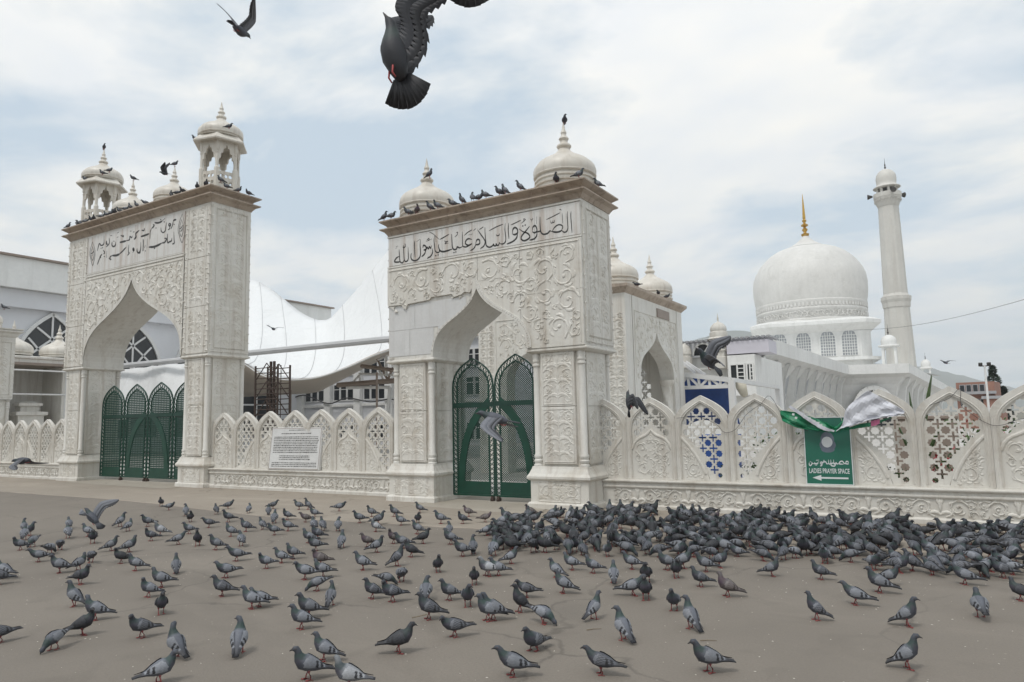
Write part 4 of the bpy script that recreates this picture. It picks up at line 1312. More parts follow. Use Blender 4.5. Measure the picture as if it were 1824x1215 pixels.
hills('hills', [(700, 735), (900, 720), (1050, 640), (1150, 622), (1215, 612), (1258, 600), (1296, 589), (1325, 588), (1352, 594), (1400, 606), (1480, 630), (1530, 640), (1562, 646), (1600, 656), (1640, 652), (1688, 664), (1730, 672), (1775, 684), (1824, 696), (1900, 712), (2050, 706), (2300, 700)], 2600, 900, 3)

# ---- the mosque
zr = atD(1512, 667, 78).z
plan = [onZ(1372, 628, zr), onZ(1512, 667, zr), onZ(1620, 664, zr), onZ(1697, 704, zr)]
PC = atD(1697, 704, 104); plan[3] = PC
DZ = [0, 0, 0, PC.z - zr]
plan = [Vector((p.x, p.y, 0)) for p in plan]


def offset_line(P, d):
    out = []
    for i, p in enumerate(P):
        ns = []
        for a, b_ in ((i - 1, i), (i, i + 1)):
            if a >= 0 and b_ < len(P):
                t = (P[b_] - P[a]).normalized(); ns.append(Vector((-t.y, t.x, 0)))
        n = sum(ns, Vector()).normalized(); k = 1.0 / max(.35, n.dot(ns[0]))
        out.append(p + n * d * k)
    return out


mo = thing('mosque', 'large white mosque with single great dome, gold spire and sweeping concave eaves', 'mosque', (plan[1].x, plan[1].y, 0))
ML = Vector((plan[1].x, plan[1].y, 0))
PL = [p - ML for p in plan]
mb = MB()
fh = 1.05
ring = [(0, zr), (0, zr + fh), (1.2, zr + fh), (1.2, zr + fh - .25)]
cove = [(.0, zr), (.2, zr - .1), (.75, zr - .4), (1.3, zr - 1.1), (1.65, zr - 2.2), (1.8, zr - 3.4), (1.85, -.1)]


def strips(mb, PL, prof):
    lines = [[Vector((p.x, p.y, max(-.1, z + DZ[i]))) for i, p in enumerate(offset_line(PL, o))] for o, z in prof]
    for la, lb in zip(lines, lines[1:]):
        for i in range(len(PL) - 1): mb.quad(la[i], la[i + 1], lb[i + 1], lb[i])


strips(mb, PL, ring); mb.build('fascia', M['white'], mo)
mb = MB(); strips(mb, PL, cove); mb.build('wall', M['white'], mo, True)
roof = offset_line(PL, 1.2)
mb = MB()
far = [roof[2] + Vector((4, 30, 0)), roof[0] + Vector((-25, 70, 0)), roof[0] + Vector((-20, 0, 0))]
mb.add([(p.x, p.y, zr + fh - .25) for p in roof[:3] + far], [(0, 1, 2, 3, 4, 5)])
mb.add([tuple(roof[2] + Vector((0, 0, zr + fh - .26))), tuple(roof[3] + Vector((0, 0, zr + fh - .26 + DZ[3]))), tuple(roof[2] + Vector((-2, 30, zr + fh - .26)))], [(0, 1, 2)]); mb.build('roof', M['white'], mo)
# ribs and slit windows under the eaves
def wall_frame(i, o):
    a, b_ = PL[i], PL[i + 1]
    t = (b_ - a).normalized(); n = Vector((-t.y, t.x, 0))
    return a, b_, t, n


a, b_, t, n = wall_frame(0, 0)
L = (b_ - a).length
for k in range(9):
    f = (k + .5) / 9
    p = a + (b_ - a) * f
    for s in (-1, 1):
        mb = MB()
        pr = [(.35, zr - .3), (.75, zr - 1.2), (.95, zr - 2.6), (1.0, zr - 6)]
        q = p + t * s * L / 18 * .92
        for (o0, z0), (o1, z1) in zip(pr, pr[1:]):
            mb.quad(q + n * o0 + Vector((0, 0, z0)), q + n * (o0 + .9) + Vector((0, 0, z0 - .2)), q + n * (o1 + .9) + Vector((0, 0, z1 - .2)), q + n * o1 + Vector((0, 0, z1)))
            q2 = q + t * s * .35
            mb.quad(q + n * o0 + Vector((0, 0, z0)), q2 + n * o0 + Vector((0, 0, z0)), q2 + n * o1 + Vector((0, 0, z1)), q + n * o1 + Vector((0, 0, z1)))
        mb.build('wall_rib', M['white'], mo)
    w = L / 18 * .55
    mb = MB()
    o = 1.72
    base, spr, top = zr - 3.3, zr - 2.2, zr - 1.05
    pts = [(-w, base), (w, base), (w, spr), (w * .5, spr + (top - spr) * .62), (0, top), (-w * .5, spr + (top - spr) * .62), (-w, spr)]
    oz = lambda z: 1.62 - .72 * max(0, (z - base) / (top - base)) ** 1.5
    mb.add([tuple(p + t * u + n * oz(z) + Vector((0, 0, z))) for u, z in pts], [tuple(range(7))])
    wn_ = mb.build('slit_window', M['glassg'], mo)
    mb = MB()
    for u in (-w * .5, 0, w * .5): mb.bar(p + t * u + n * (oz(base) - .04) + Vector((0, 0, base)), p + t * u + n * (oz(spr) - .04) + Vector((0, 0, spr + .1)), .07, .05, tuple(n))
    for z in (base, spr - .4): mb.bar(p - t * w + n * (oz(z) - .04) + Vector((0, 0, z)), p + t * w + n * (oz(z) - .04) + Vector((0, 0, z)), .09, .05, tuple(n))
    mb.build('window_bar', M['white'], wn_)
a, b_, t, n = wall_frame(1, 0)
L = (b_ - a).length
p = a + (b_ - a) * .44
mb = MB()
W_ = L * .36
zc = zr - 1.5
pts = [(-W_, -.1), (W_, -.1), (W_, zc - 2.6), (W_ * .82, zc - 1.3), (W_ * .45, zc - .45), (0, zc), (-W_ * .45, zc - .45), (-W_ * .82, zc - 1.3), (-W_, zc - 2.6)]
mb.add([tuple(p + t * u + n * .9 + Vector((0, 0, z))) for u, z in pts], [tuple(range(9))])
ow = mb.build('arched_window', M['glass'], mo)
mb = MB()
for q in range(7):
    an = math.pi * (q + .5) / 7
    mb.bar(p + n * .84 + Vector((0, 0, zc - 3.4)), p + t * (W_ * 1.02 * math.cos(an)) + n * .84 + Vector((0, 0, zc - 3.4 + 3.2 * math.sin(an))), .12, .06, tuple(n))
for rr in (.55, 1.03):
    A = [p + t * (W_ * rr * math.cos(math.pi * q / 12)) + n * .84 + Vector((0, 0, zc - 3.4 + 3.3 * rr * math.sin(math.pi * q / 12))) for q in range(13)]
    for u, v in zip(A, A[1:]): mb.bar(u, v, .14 if rr < 1 else .5, .1, tuple(n))
mb.build('mullion', M['white'], ow)
a, b_, t, n = wall_frame(2, 0)
for k in range(8):
    p = a + (b_ - a) * ((k + .6) / 8.5)
    mb = MB()
    pr = [(.3, zr - .5), (.8, zr - 1.5), (1.0, zr - 3), (1.05, zr - 7)]
    for (o0, z0), (o1, z1) in zip(pr, pr[1:]):
        for s in (-.25, .25):
            q = p + t * s
            mb.quad(q + n * o0 + Vector((0, 0, z0)), q + n * (o0 + 1.5) + Vector((0, 0, z0)), q + n * (o1 + 1.5) + Vector((0, 0, z1)), q + n * o1 + Vector((0, 0, z1)))
        mb.quad(p - t * .25 + n * o0 + Vector((0, 0, z0)), p + t * .25 + n * o0 + Vector((0, 0, z0)), p + t * .25 + n * o1 + Vector((0, 0, z1)), p - t * .25 + n * o1 + Vector((0, 0, z1)))
    mb.build('wall_rib', M['white'], mo)
# drum and dome
DD = 95.0
mpx = DD / FPX
mpr = mpx * .925
dc = atD(1444, 560, DD) - ML
zy = lambda y: atD(1444, y, DD).z
DROT = R(11)
drx = lambda x, y: (.925 * (x * math.cos(DROT) - y * math.sin(DROT)), .925 * (x * math.sin(DROT) + y * math.cos(DROT)))
def chamf(h, c): return [drx(*p) for p in [(-h, -h + c), (-h + c, -h), (h - c, -h), (h, -h + c), (h, h - c), (h - c, h), (-h + c, h), (-h, h - c)]]
def loft(mb, loops):
    n = len(loops[0][0]); vs_, fs_ = [], []
    for pts, z in loops: vs_ += [(dc.x + x, dc.y + y, z) for x, y in pts]
    for j in range(len(loops) - 1):
        for i in range(n): fs_.append((j * n + i, j * n + (i + 1) % n, (j + 1) * n + (i + 1) % n, (j + 1) * n + i))
    fs_.append(tuple(range(n))); fs_.append(tuple((len(loops) - 1) * n + i for i in range(n)))
    mb.add(vs_, fs_)
mb = MB()
zb0, zb1, zb2 = zy(658), zy(600), zy(590)
loft(mb, [(chamf(7.0, 1.35), 0), (chamf(7.0, 1.35), zy(652)), (chamf(8.0, 1.9), zy(651)), (chamf(8.0, 1.9), zy(646)), (chamf(7.0, 1.35), zy(645)), (chamf(7.0, 1.35), zb1 - .2), (chamf(7.3, 1.5), zb1), (chamf(8.1, 1.9), zb1 + .55), (chamf(8.3, 2.0), zb1 + .7), (chamf(8.3, 2.0), zb2 + .35), (chamf(7.2, 1.5), zb2 + .75)])
mb.build('drum', M['white'], mo)
dp = lambda x, y, z: (dc.x + drx(x, y)[0], dc.y + drx(x, y)[1], z)
for k in range(4):
    u = (-4.55, -1.5, 1.55, 4.2)[k]
    z0, z1, z2 = zy(643), zy(612), zy(599)
    hw = .9
    arc_ = lambda q, e: [(-hw - e, z0), (hw + e, z0), (hw + e, z1), (hw * .72 + e * .7, z1 + (z2 - z1) * .6), (0, z2 + e), (-hw * .72 - e * .7, z1 + (z2 - z1) * .6), (-hw - e, z1)]
    mb = MB(); mb.add([dp(u + x, -7.02, z) for x, z in arc_(0, 0)], [tuple(range(7))])
    w_ = mb.build('drum_window', M['glassg'], mo)
    mb = MB()
    A, B = arc_(0, 0), arc_(0, .22)
    for i in range(7):
        j = (i + 1) % 7
        mb.quad(dp(u + A[i][0], -7.1, A[i][1]), dp(u + A[j][0], -7.1, A[j][1]), dp(u + B[j][0], -7.1, B[j][1]), dp(u + B[i][0], -7.1, B[i][1]))
        mb.quad(dp(u + A[i][0], -7.0, A[i][1]), dp(u + A[j][0], -7.0, A[j][1]), dp(u + A[j][0], -7.1, A[j][1]), dp(u + A[i][0], -7.1, A[i][1]))
    for x in [(-hw + 2 * hw * i / 6) for i in range(1, 6)]: mb.bar(dp(u + x, -7.05, z0), dp(u + x, -7.05, z1 + (z2 - z1) * (1 - abs(x) / hw) * .9), .07, .04)
    for i in range(8): mb.bar(dp(u - hw, -7.05, z0 + (z1 - z0 + .4) * i / 7.5), dp(u + hw, -7.05, z0 + (z1 - z0 + .4) * i / 7.5), .07, .04)
    mb.build('window_frame', M['white'], w_)
mb = MB(); mb.box(dc.x - .6, dc.x + .1, dc.y - 7.75, dc.y - 7.3, zy(641), zy(633)); mb.build('loudspeaker', M['dark'], mo)
mb = MB()
pr = [(95, 590), (97, 585), (98.5, 581), (98.5, 578), (96.5, 576), (97.5, 563), (99, 561), (99, 559), (97.5, 557), (98.5, 551), (99.5, 549), (99.5, 546), (98.5, 545), (100.5, 536), (102, 522), (102.3, 508), (100.5, 496), (96.5, 485), (88, 471.5), (80, 462.5), (68.5, 452.5), (56, 445.5), (45, 441.5), (40, 440.5), (39.5, 440), (30, 436), (19, 430), (9, 422), (4, 415)]
mb.lathe([(r * mpr, zy(y) - 0) for r, y in pr], dc.x, dc.y, 0, 64); mb.build('dome', M['whited'], mo, True)
mb = MB(); mb.lathe([(41 * mpr, zy(441.6)), (41.6 * mpr, zy(441.2)), (41.4 * mpr, zy(440.4)), (39.5 * mpr, zy(440))], dc.x, dc.y, 0, 48); mb.build('dome_seam', M['dark'], mo, True)
mb = MB()
for ra, ya, k in ((98.4, 569.5, 70),):
    for i in range(k):
        an = 2 * math.pi * i / k
        c = Vector((dc.x + ra * mpr * math.cos(an), dc.y + ra * mpr * math.sin(an), zy(ya)))
        fr = Frame(c, (-math.sin(an), math.cos(an), 0), (0, 0, 1), (math.cos(an), math.sin(an), 0))
        scroll(mb, fr, 0, 0, .42, i * 2.1, 1 if i % 2 else -1, .05, random.Random(i))
mb.build('carved_band', M['whited'], mo)
mb = MB()
for i in range(90):
    an = 2 * math.pi * i / 90
    r_ = 98.8 * mpr
    c = Vector((dc.x + r_ * math.cos(an), dc.y + r_ * math.sin(an), zy(553.5)))
    mb.bar(c - Vector((0, 0, .22)), c + Vector((0, 0, .22)), .26, .08, (math.cos(an), math.sin(an), 0))
tag(mb.build('dentil_band', M['whited'], mo), kind='stuff')
mb = MB()
sp = [(6, 417), (7, 415), (7.5, 413), (3, 410.5), (2.5, 409), (5, 406), (5.2, 404), (2.5, 401.5), (2.2, 400), (6.5, 397.5), (6.8, 396), (2.5, 393), (2, 391.5), (4, 389), (4.2, 387.5), (2, 385), (3, 383), (2.8, 381), (2, 365), (1.2, 350), (.3, 338)]
mb.lathe([(r * mpr, zy(y)) for r, y in sp], dc.x, dc.y, 0, 16); mb.build('spire', M['gold'], mo, True)
# small roof kiosks (parts of the mosque's roofline)
def roof_kiosk(px, ytop, ycol, yeave, ybot, hwp, D):
    c = atD(px, yeave, D) - ML; k = D / FPX
    z = lambda y: atD(px, y, D).z
    hw = hwp * k * .89
    d_ = MB(); d_.box(c.x - hw * .8, c.x + hw * .8, c.y - hw * .8, c.y + hw * .8, z(ybot) - 3.0, z(ybot)); d_.build('kiosk_podium', M['white'], mo)
    for sx in (-1, 1):
        for sy in (-1, 1):
            q = MB(); q.box(c.x + sx * hw * .62 - hw * .13, c.x + sx * hw * .62 + hw * .13, c.y + sy * hw * .62 - hw * .13, c.y + sy * hw * .62 + hw * .13, z(ybot) - .1, z(yeave)); q.build('kiosk_pillar', M['white'], mo)
    q = MB()
    zc, zt = z(yeave) - (z(yeave) - z(ybot)) * .28, z(yeave)
    cv = bez((-.5, 0), (-.5, .6), (-.2, .95), (0, 1), 6); cv = [(x * hw, zc + (zt - .12 - zc) * v) for x, v in cv]
    for y in (-.62, .62):
        full = cv + [(-x, zz) for x, zz in reversed(cv[:-1])]
        for (xa, za), (xb, zb_) in zip(full, full[1:]): q.quad((c.x + xa, c.y + y * hw, za), (c.x + xb, c.y + y * hw, zb_), (c.x + xb, c.y + y * hw, zt), (c.x + xa, c.y + y * hw, zt))
    q.rect_profile(c.x - hw * .75, c.x + hw * .75, c.y - hw * .75, c.y + hw * .75, [(0, zt - .12), (hw * .3, zt - .02), (hw * .3, zt + .08), (0, zt + .16)])
    q.build('kiosk_eave', M['white'], mo)
    q = MB(); hh = z(ycol) - zt
    q.lathe([(hw * .78, zt + .1), (hw * .8, zt + .3 * hh), (hw * .82, zt + .42 * hh), (hw * .78, zt + .6 * hh), (hw * .62, zt + .8 * hh), (hw * .34, zt + .94 * hh), (hw * .1, zt + hh)], c.x, c.y, 0, 24)
    dm = q.build('kiosk_dome', M['white'], mo, True)
    q = MB(); hs = z(ytop) - z(ycol)
    q.lathe([(hw * .12, z(ycol) - .05), (hw * .05, z(ycol) + .1 * hs), (hw * .1, z(ycol) + .2 * hs), (hw * .03, z(ycol) + .35 * hs), (hw * .07, z(ycol) + .45 * hs), (hw * .02, z(ycol) + .55 * hs), (.01, z(ytop))], c.x, c.y, 0, 8)
    q.build('kiosk_finial', M['dark'], dm, True)
roof_kiosk(1583.5, 577, 596, 617, 650, 17.5, 86)
roof_kiosk(1649.5, 628, 640, 656, 680, 10.5, 100)
# ---- minaret
DM = 104.0
mc = atD(1601.5, 600, DM)
kz = DM / FPX
kzr = kz * .92
# vertical axis: heights read along the minaret's own leaning image
def mzy(y):
    x = 1601.5 + (y - 600) * 0.073
    d = ray(x, y); s = math.hypot(mc.x, mc.y) / math.hypot(d.x, d.y)
    return EYE + d.z * s
mi = thing('minaret', 'tall slender white minaret with balcony lantern rising right of the dome', 'minaret', (mc.x, mc.y, 0))
mb = MB()
mb.lathe([(26 * kzr, 0), (25.5 * kzr, mzy(650)), (22.5 * kzr, mzy(552)), (22.5 * kzr, mzy(549)), (24 * kzr, mzy(548)), (24.5 * kzr, mzy(540)), (26.5 * kzr, mzy(535)), (26.5 * kzr, mzy(529)), (23 * kzr, mzy(527)), (21.2 * kzr, mzy(524)), (18.2 * kzr, mzy(369))], 0, 0, 0, 12)
mb.build('shaft', M['mintower'], mi)
mb = MB()
mb.lathe([(18.2 * kzr, mzy(369)), (20 * kzr, mzy(366)), (22 * kzr, mzy(360)), (24 * kzr, mzy(354)), (25 * kzr, mzy(352)), (25 * kzr, mzy(345)), (23.5 * kzr, mzy(345)), (17 * kzr, mzy(344.5))], 0, 0, 0, 24); bl = mb.build('balcony', M['mintower'], mi)
mb = MB()
for i in range(16):
    an = 2 * math.pi * i / 16
    c = Vector((23.4 * kzr * math.cos(an), 23.4 * kzr * math.sin(an), mzy(357)))
    scroll(mb, Frame(c, (-math.sin(an), math.cos(an), 0), (0, 0, 1), (math.cos(an), math.sin(an), 0)), 0, 0, .4, 1, 1, .06, random.Random(i))
mb.build('balcony_carving', M['mintower'], bl)
for i in range(8):
    an = 2 * math.pi * (i + .3) / 8
    mb = MB(); mb.lathe([(2.6 * kzr, mzy(345)), (2.2 * kzr, mzy(335))], 16.5 * kzr * math.cos(an), 16.5 * kzr * math.sin(an), 0, 8); mb.build('lantern_pillar', M['mintower'], mi)
mb = MB(); mb.lathe([(11 * kzr, mzy(345)), (11 * kzr, mzy(334))], 0, 0, 0, 12); mb.build('lantern_core', M['dark'], mi)
mb = MB(); mb.lathe([(16 * kzr, mzy(335.5)), (24.5 * kzr, mzy(335)), (24.5 * kzr, mzy(334)), (19 * kzr, mzy(331)), (17.5 * kzr, mzy(329)), (18 * kzr, mzy(324)), (18.5 * kzr, mzy(318)), (17 * kzr, mzy(311)), (12.5 * kzr, mzy(305.5)), (8 * kzr, mzy(303)), (3 * kzr, mzy(301))], 0, 0, 0, 24); dm = mb.build('dome', M['mintower'], mi, True)
mb = MB(); mb.lathe([(2.5 * kzr, mzy(302)), (1 * kzr, mzy(300)), (2 * kzr, mzy(298)), (.8 * kzr, mzy(296)), (1.4 * kzr, mzy(294)), (.5 * kzr, mzy(291)), (.15 * kzr, mzy(281))], 0, 0, 0, 8); mb.build('finial', M['dark'], dm, True)
for an in (-1.2, .6, 3.3):
    mb = MB(); c = Vector((26 * kzr * math.cos(an), 26 * kzr * math.sin(an), mzy(347)))
    mb.tube([c * 1, c + Vector((math.cos(an) * .7, math.sin(an) * .7, .0))], .12, 8, .42); mb.build('loudspeaker', M['dark'], mi)

# ---- gallery beside the mosque: lilac fascia, corner turret, window bay
Yg = atD(1340, 650, 42).y
g3 = lambda x, y, dy=0: onY(x, y, Yg + dy)
gal = thing('gallery_building', 'white gallery with lilac roof fascia, corner turret and window bay behind truss', 'building', (g3(1300, 720).x, Yg, 0))
gl = lambda x, y, dy=0: g3(x, y, dy) - Vector((gal.location.x, Yg, 0))
zt_, zm_, zl_ = gl(1340, 609).z, gl(1340, 631).z, gl(1340, 634).z
mb = MB(); mb.box(gl(1302, 620).x, gl(1376, 620).x, -1.0, 1.2, zm_, zt_); mb.build('fascia', M['lilac'], gal)
mb = MB(); mb.box(gl(1216, 620).x - 4, gl(1302, 620).x - .02, -.4, 9, zm_, zt_ + .12); mb.build('roof_parapet', M['bluewhite'], gal)
mb = MB()
x = gl(1216, 600).x - 4
while x < gl(1374, 600).x:
    mb.box(x, x + .17, -1.15, 1.4, zt_ + .13, zt_ + .24); x += .3
mb.build('corrugated_roof', M['tin'], gal)
mb = MB(); mb.box(gl(1216, 620).x - 4, gl(1338, 620).x, 0, 9, -.05, zm_ - .01); mb.build('wall', M['white'], gal)
mb = MB(); mb.box(gl(1216, 620).x - 4, gl(1338, 620).x, -.25, 0, gl(1300, 656).z, gl(1300, 653).z); mb.build('string_course', M['white'], gal)
mb = MB(); mb.box(gl(1306, 665).x, gl(1354, 665).x, -1.2, .6, gl(1330, 705).z, gl(1330, 634).z - .01); mb.build('window_bay', M['white'], gal)
for xa, xb in ((1311, 1335), (1340, 1350)):
    mb = MB(); mb.box(gl(xa, 665).x, gl(xb, 665).x, -1.24, -1.16, gl(1330, 679).z, gl(1330, 651).z); w_ = mb.build('window', M['glass'], gal)
    mb = MB(); zz0, zz1 = gl(1330, 679).z, gl(1330, 651).z; xa_, xb_ = gl(xa, 665).x, gl(xb, 665).x
    rect_band(mb, xa_ - .06, xb_ + .06, zz0 - .06, zz1 + .06, -1.3, -1.2, .09)
    mb.box((xa_ + xb_) / 2 - .04, (xa_ + xb_) / 2 + .04, -1.3, -1.22, zz0, zz1)
    for q in (.25, .5, .75): mb.box((xa_ + xb_) / 2, xb_, -1.28, -1.22, zz0 + (zz1 - zz0) * q - .025, zz0 + (zz1 - zz0) * q + .025)
    mb.build('window_frame', M['white'], w_)
c = gl(1256, 632)
mb = MB()
P = [(c.x + .62 * math.cos(math.pi * i / 10), -.42, c.z - .05 + .72 * math.sin(math.pi * i / 10)) for i in range(11)]
mb.add(P, [tuple(range(11))]); w_ = mb.build('fan_window', M['glass'], gal)
mb = MB()
for s in (-1, 1): mb.bar((c.x, -.45, c.z), (c.x + s * .4, -.45, c.z + .55), .07, .04)
for p, q in zip(P, P[1:]): mb.bar((p[0], -.45, p[2]), (q[0], -.45, q[2]), .1, .05)
mb.build('window_bar', M['white'], w_)
c = gl(1287, 640)
mb = MB(); mb.ngon_profile(8, [(.62, c.z - .6), (.62, c.z + .05), (.52, c.z + .1), (.52, c.z + .42), (.6, c.z + .45), (.6, c.z + .55)], c.x, -.6); mb.build('turret_base', M['wallm'], gal)
z0 = c.z + .55
for i in range(8):
    an = math.pi * (i + .5) / 4
    mb = MB(); mb.lathe([(.07, z0), (.05, z0 + .1), (.05, z0 + .55), (.07, z0 + .6)], c.x + .45 * math.cos(an), -.6 + .45 * math.sin(an), 0, 6); mb.build('turret_pillar', M['wallm'], gal)
mb = MB(); mb.ngon_profile(8, [(.5, z0 + .55), (.74, z0 + .6), (.76, z0 + .64), (.55, z0 + .75)], c.x, -.6); mb.build('turret_eave', M['wallm'], gal)
mb = MB(); mb.lathe([(.52, z0 + .72), (.54, z0 + .95), (.52, z0 + 1.05), (.46, z0 + 1.1), (.5, z0 + 1.2), (.46, z0 + 1.4), (.3, z0 + 1.58), (.1, z0 + 1.68), (.04, z0 + 1.75), (.06, z0 + 1.85), (.01, z0 + 2.2)], c.x, -.6, 0, 18); mb.build('turret_dome', M['wallm'], gal, True)
c = gl(1226, 640)
mb = MB(); mb.lathe([(.5, c.z - .6), (.52, c.z + .05), (.46, c.z + .08), (.46, c.z + .2), (.5, c.z + .24), (.48, c.z + .5), (.36, c.z + .78), (.16, c.z + .92), (.02, c.z + .96)], c.x, -.9, 0, 18); mb.build('small_dome', M['wallm'], gal, True)

# ---- square marble pavilion behind the right gate
pv = thing('pavilion_gate', 'square marble pavilion with ogee arches and two domes behind the right gateway', 'pavilion', (-10.1, 21.08, 0))
hs = 2.53
cvp = ogee(1.5, 2.84, 4.27)
for k in range(4):
    mb = MB(); arch_wall(mb, -hs + (.55 if k % 2 else 0), hs - (.55 if k % 2 else 0), 0, 5.2, -hs, -hs + .5, 1.5 if k % 2 else 1.5, cvp)
    o = mb.build('arched_wall', M['marble2'], pv); o.rotation_euler = (0, 0, k * math.pi / 2)
    mb = MB()
    ins = lambda x, z: abs(x) < 1.82 and 2.7 < z < 4.72 and (z > arch_z(cvp, x) + .12 if abs(x) < 1.5 else abs(x) > 1.52) and (z > arch_z(cvp, max(0, abs(x) - .1)) + .05 or abs(x) > 1.6)
    fr = Frame((0, -hs - .001, 0), (1, 0, 0), (0, 0, 1), (0, -1, 0))
    relief(mb, fr, (-1.82, 1.82, 2.7, 4.72), ins, .24, .05, 40 + k, .028, 0.0, 500)
    ridge(mb, fr, [(-1.86, 2.65), (-1.86, 4.76), (1.86, 4.76), (1.86, 2.65)], .016, .02)
    if k == 0:
        for xx in (-2.2, 2.2): tall_panel(mb, Frame((xx - .3, -hs - .001, 0), (1, 0, 0), (0, 0, 1), (0, -1, 0)), .6, .8, 4.6, 12, .03)
    q = mb.build('wall_carving', M['marble'], pv); q.rotation_euler = (0, 0, k * math.pi / 2)
    for zz in (1.7, 2.62, 4.1):
        pass
mb = MB(); holes = []
for r_ in range(10):
    for c_ in range(-5, 5):
        cx, cz = (c_ + .5) * .3, .6 + r_ * .3
        if cz + .12 < arch_z(cvp, abs(cx) + .12) and abs(cx) < 1.38: holes.append([(cx + (.11 if i % 2 == 0 else .085) * math.cos(i * math.pi / 8), cz + (.11 if i % 2 == 0 else .085) * math.sin(i * math.pi / 8)) for i in range(16)])
        cx, cz = c_ * .3, .75 + r_ * .3
        if cz + .13 < arch_z(cvp, abs(cx) + .1) and abs(cx) < 1.4:
            a_, w = .1, .025
            holes.append([(cx - a_, cz - w), (cx - w, cz - w), (cx - w, cz - a_), (cx + w, cz - a_), (cx + w, cz - w), (cx + a_, cz - w), (cx + a_, cz + w), (cx + w, cz + w), (cx + w, cz + a_), (cx - w, cz + a_), (cx - w, cz + w), (cx - a_, cz + w)])
full = cvp + [(-x, z) for x, z in reversed(cvp[:-1])]
mb.plate([(-1.5, 0.02)] + full + [(1.5, 0.02)], holes, -.04, .04)
o = mb.build('pierced_screen', M['marble2'], pv); o.rotation_euler = (0, 0, math.pi); o.location = (0, hs - .28, 0)
mb = MB()
out = .16
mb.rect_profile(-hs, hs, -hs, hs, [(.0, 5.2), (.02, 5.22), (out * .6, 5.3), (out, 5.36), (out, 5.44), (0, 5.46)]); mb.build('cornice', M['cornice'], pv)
mb = MB()
mb.box(hs, hs + .03, .06, 1.2, 4.78, 5.06); mb.build('blank_plaque', M['steelb'], pv)
mb = MB(); mb.box(-hs + .05, hs - .05, -hs + .05, hs - .05, 4.9, 5.15); mb.build('ceiling_slab', M['marble2'], pv)
for yy in (-1.45, 1.45):
    col_ = MB()
    vs_, fs_ = [], []
    n = 16; rows = 26
    for j in range(rows + 1):
        z = .25 + 2.4 * j / rows
        for i in range(n):
            a = 2 * math.pi * i / n
            r_ = .17 * (1 + .12 * math.cos(4 * (a + j * .22)))
            vs_.append((hs - .25 + r_ * math.cos(a), yy + r_ * math.sin(a), z))
    for j in range(rows):
        for i in range(n): fs_.append((j * n + i, j * n + (i + 1) % n, (j + 1) * n + (i + 1) % n, (j + 1) * n + i))
    col_.add(vs_, fs_); col_.box(hs - .48, hs - .02, yy - .23, yy + .23, 0.01, .26); col_.lathe([(.16, 2.62), (.24, 2.74), (.25, 2.82), (.25, 2.84)], hs - .25, yy, 0, 12)
    col_.build('twisted_column', M['marble'], pv, True)
for dx, dy in ((1.7, -1.25), (1.75, 1.75)): add_dome(pv, dx, dy, 5.45, .74, M['dome'])

# ---- big white hall at the far left
HE = 20
lb = thing('white_hall', 'large white hall with deep roof fascia and tall pointed arched windows, far left', 'building', (-45, 22, 0))
mb = MB(); mb.box(-30, 0, -16, HE, 0, 9.7); mb.build('wall', M['bluewhite'], lb)
mb = MB(); mb.box(-30.5, .9, -16.5, HE + .5, 9.66, 11.4); mb.build('fascia', M['white'], lb)
mb = MB(); mb.box(-30.7, 1.1, -16.7, HE + .7, 11.41, 11.52); mb.build('roof_edge', M['steelb'], lb)
mb = MB(); mb.box(-.2, .45, -16, HE, 8.62, 9.64); mb.build('eave_beam', M['bluewhite'], lb)
for k in range(-2, 4):
    yc = -1.0 + 4.9 * k
    hw, zs, za = 1.95, 5.4, 8.5
    cv = bez((-hw, zs), (-hw * .95, zs + 1.6), (-hw * .45, za - .55), (0, za), 9); full = cv + [(-x, z) for x, z in reversed(cv[:-1])]
    pts = [(-hw, 1.0)] + full + [(hw, 1.0)]
    mb = MB(); mb.add([(.02, yc + u, z) for u, z in pts], [tuple(range(len(pts)))]); w_ = mb.build('arched_window', M['glass'], lb)
    mb = MB()
    for (a0, b0), (a1, b1) in zip(pts, pts[1:]): mb.bar((.06, yc + a0, b0), (.06, yc + a1, b1), .2, .16, (1, 0, 0))
    zz = lambda u: arch_z([(x, z) for x, z in cv], u)
    for s in (-1, 1):
        for c0 in (0, 1):
            pr = None
            for i in range(9):
                u = s * (-hw + c0 * hw * .9) + s * i * hw * (1.9 - .9 * c0) / 8; z = zs - .4 + (za - zs + .2) * (i / 8) ** .8 * (1 - .25 * c0)
                if z > zz(u) - .02: break
                if pr: mb.bar((.05, yc + pr[0], pr[1]), (.05, yc + u, z), .11, .08, (1, 0, 0))
                pr = (u, z)
    mb.bar((.05, yc, 1), (.05, yc, za), .1, .08, (1, 0, 0))
    for z in (3.2, 5.0): mb.bar((.05, yc - hw, z), (.05, yc + hw, z), .12, .08, (1, 0, 0))
    mb.build('mullion', M['steelw'], w_)

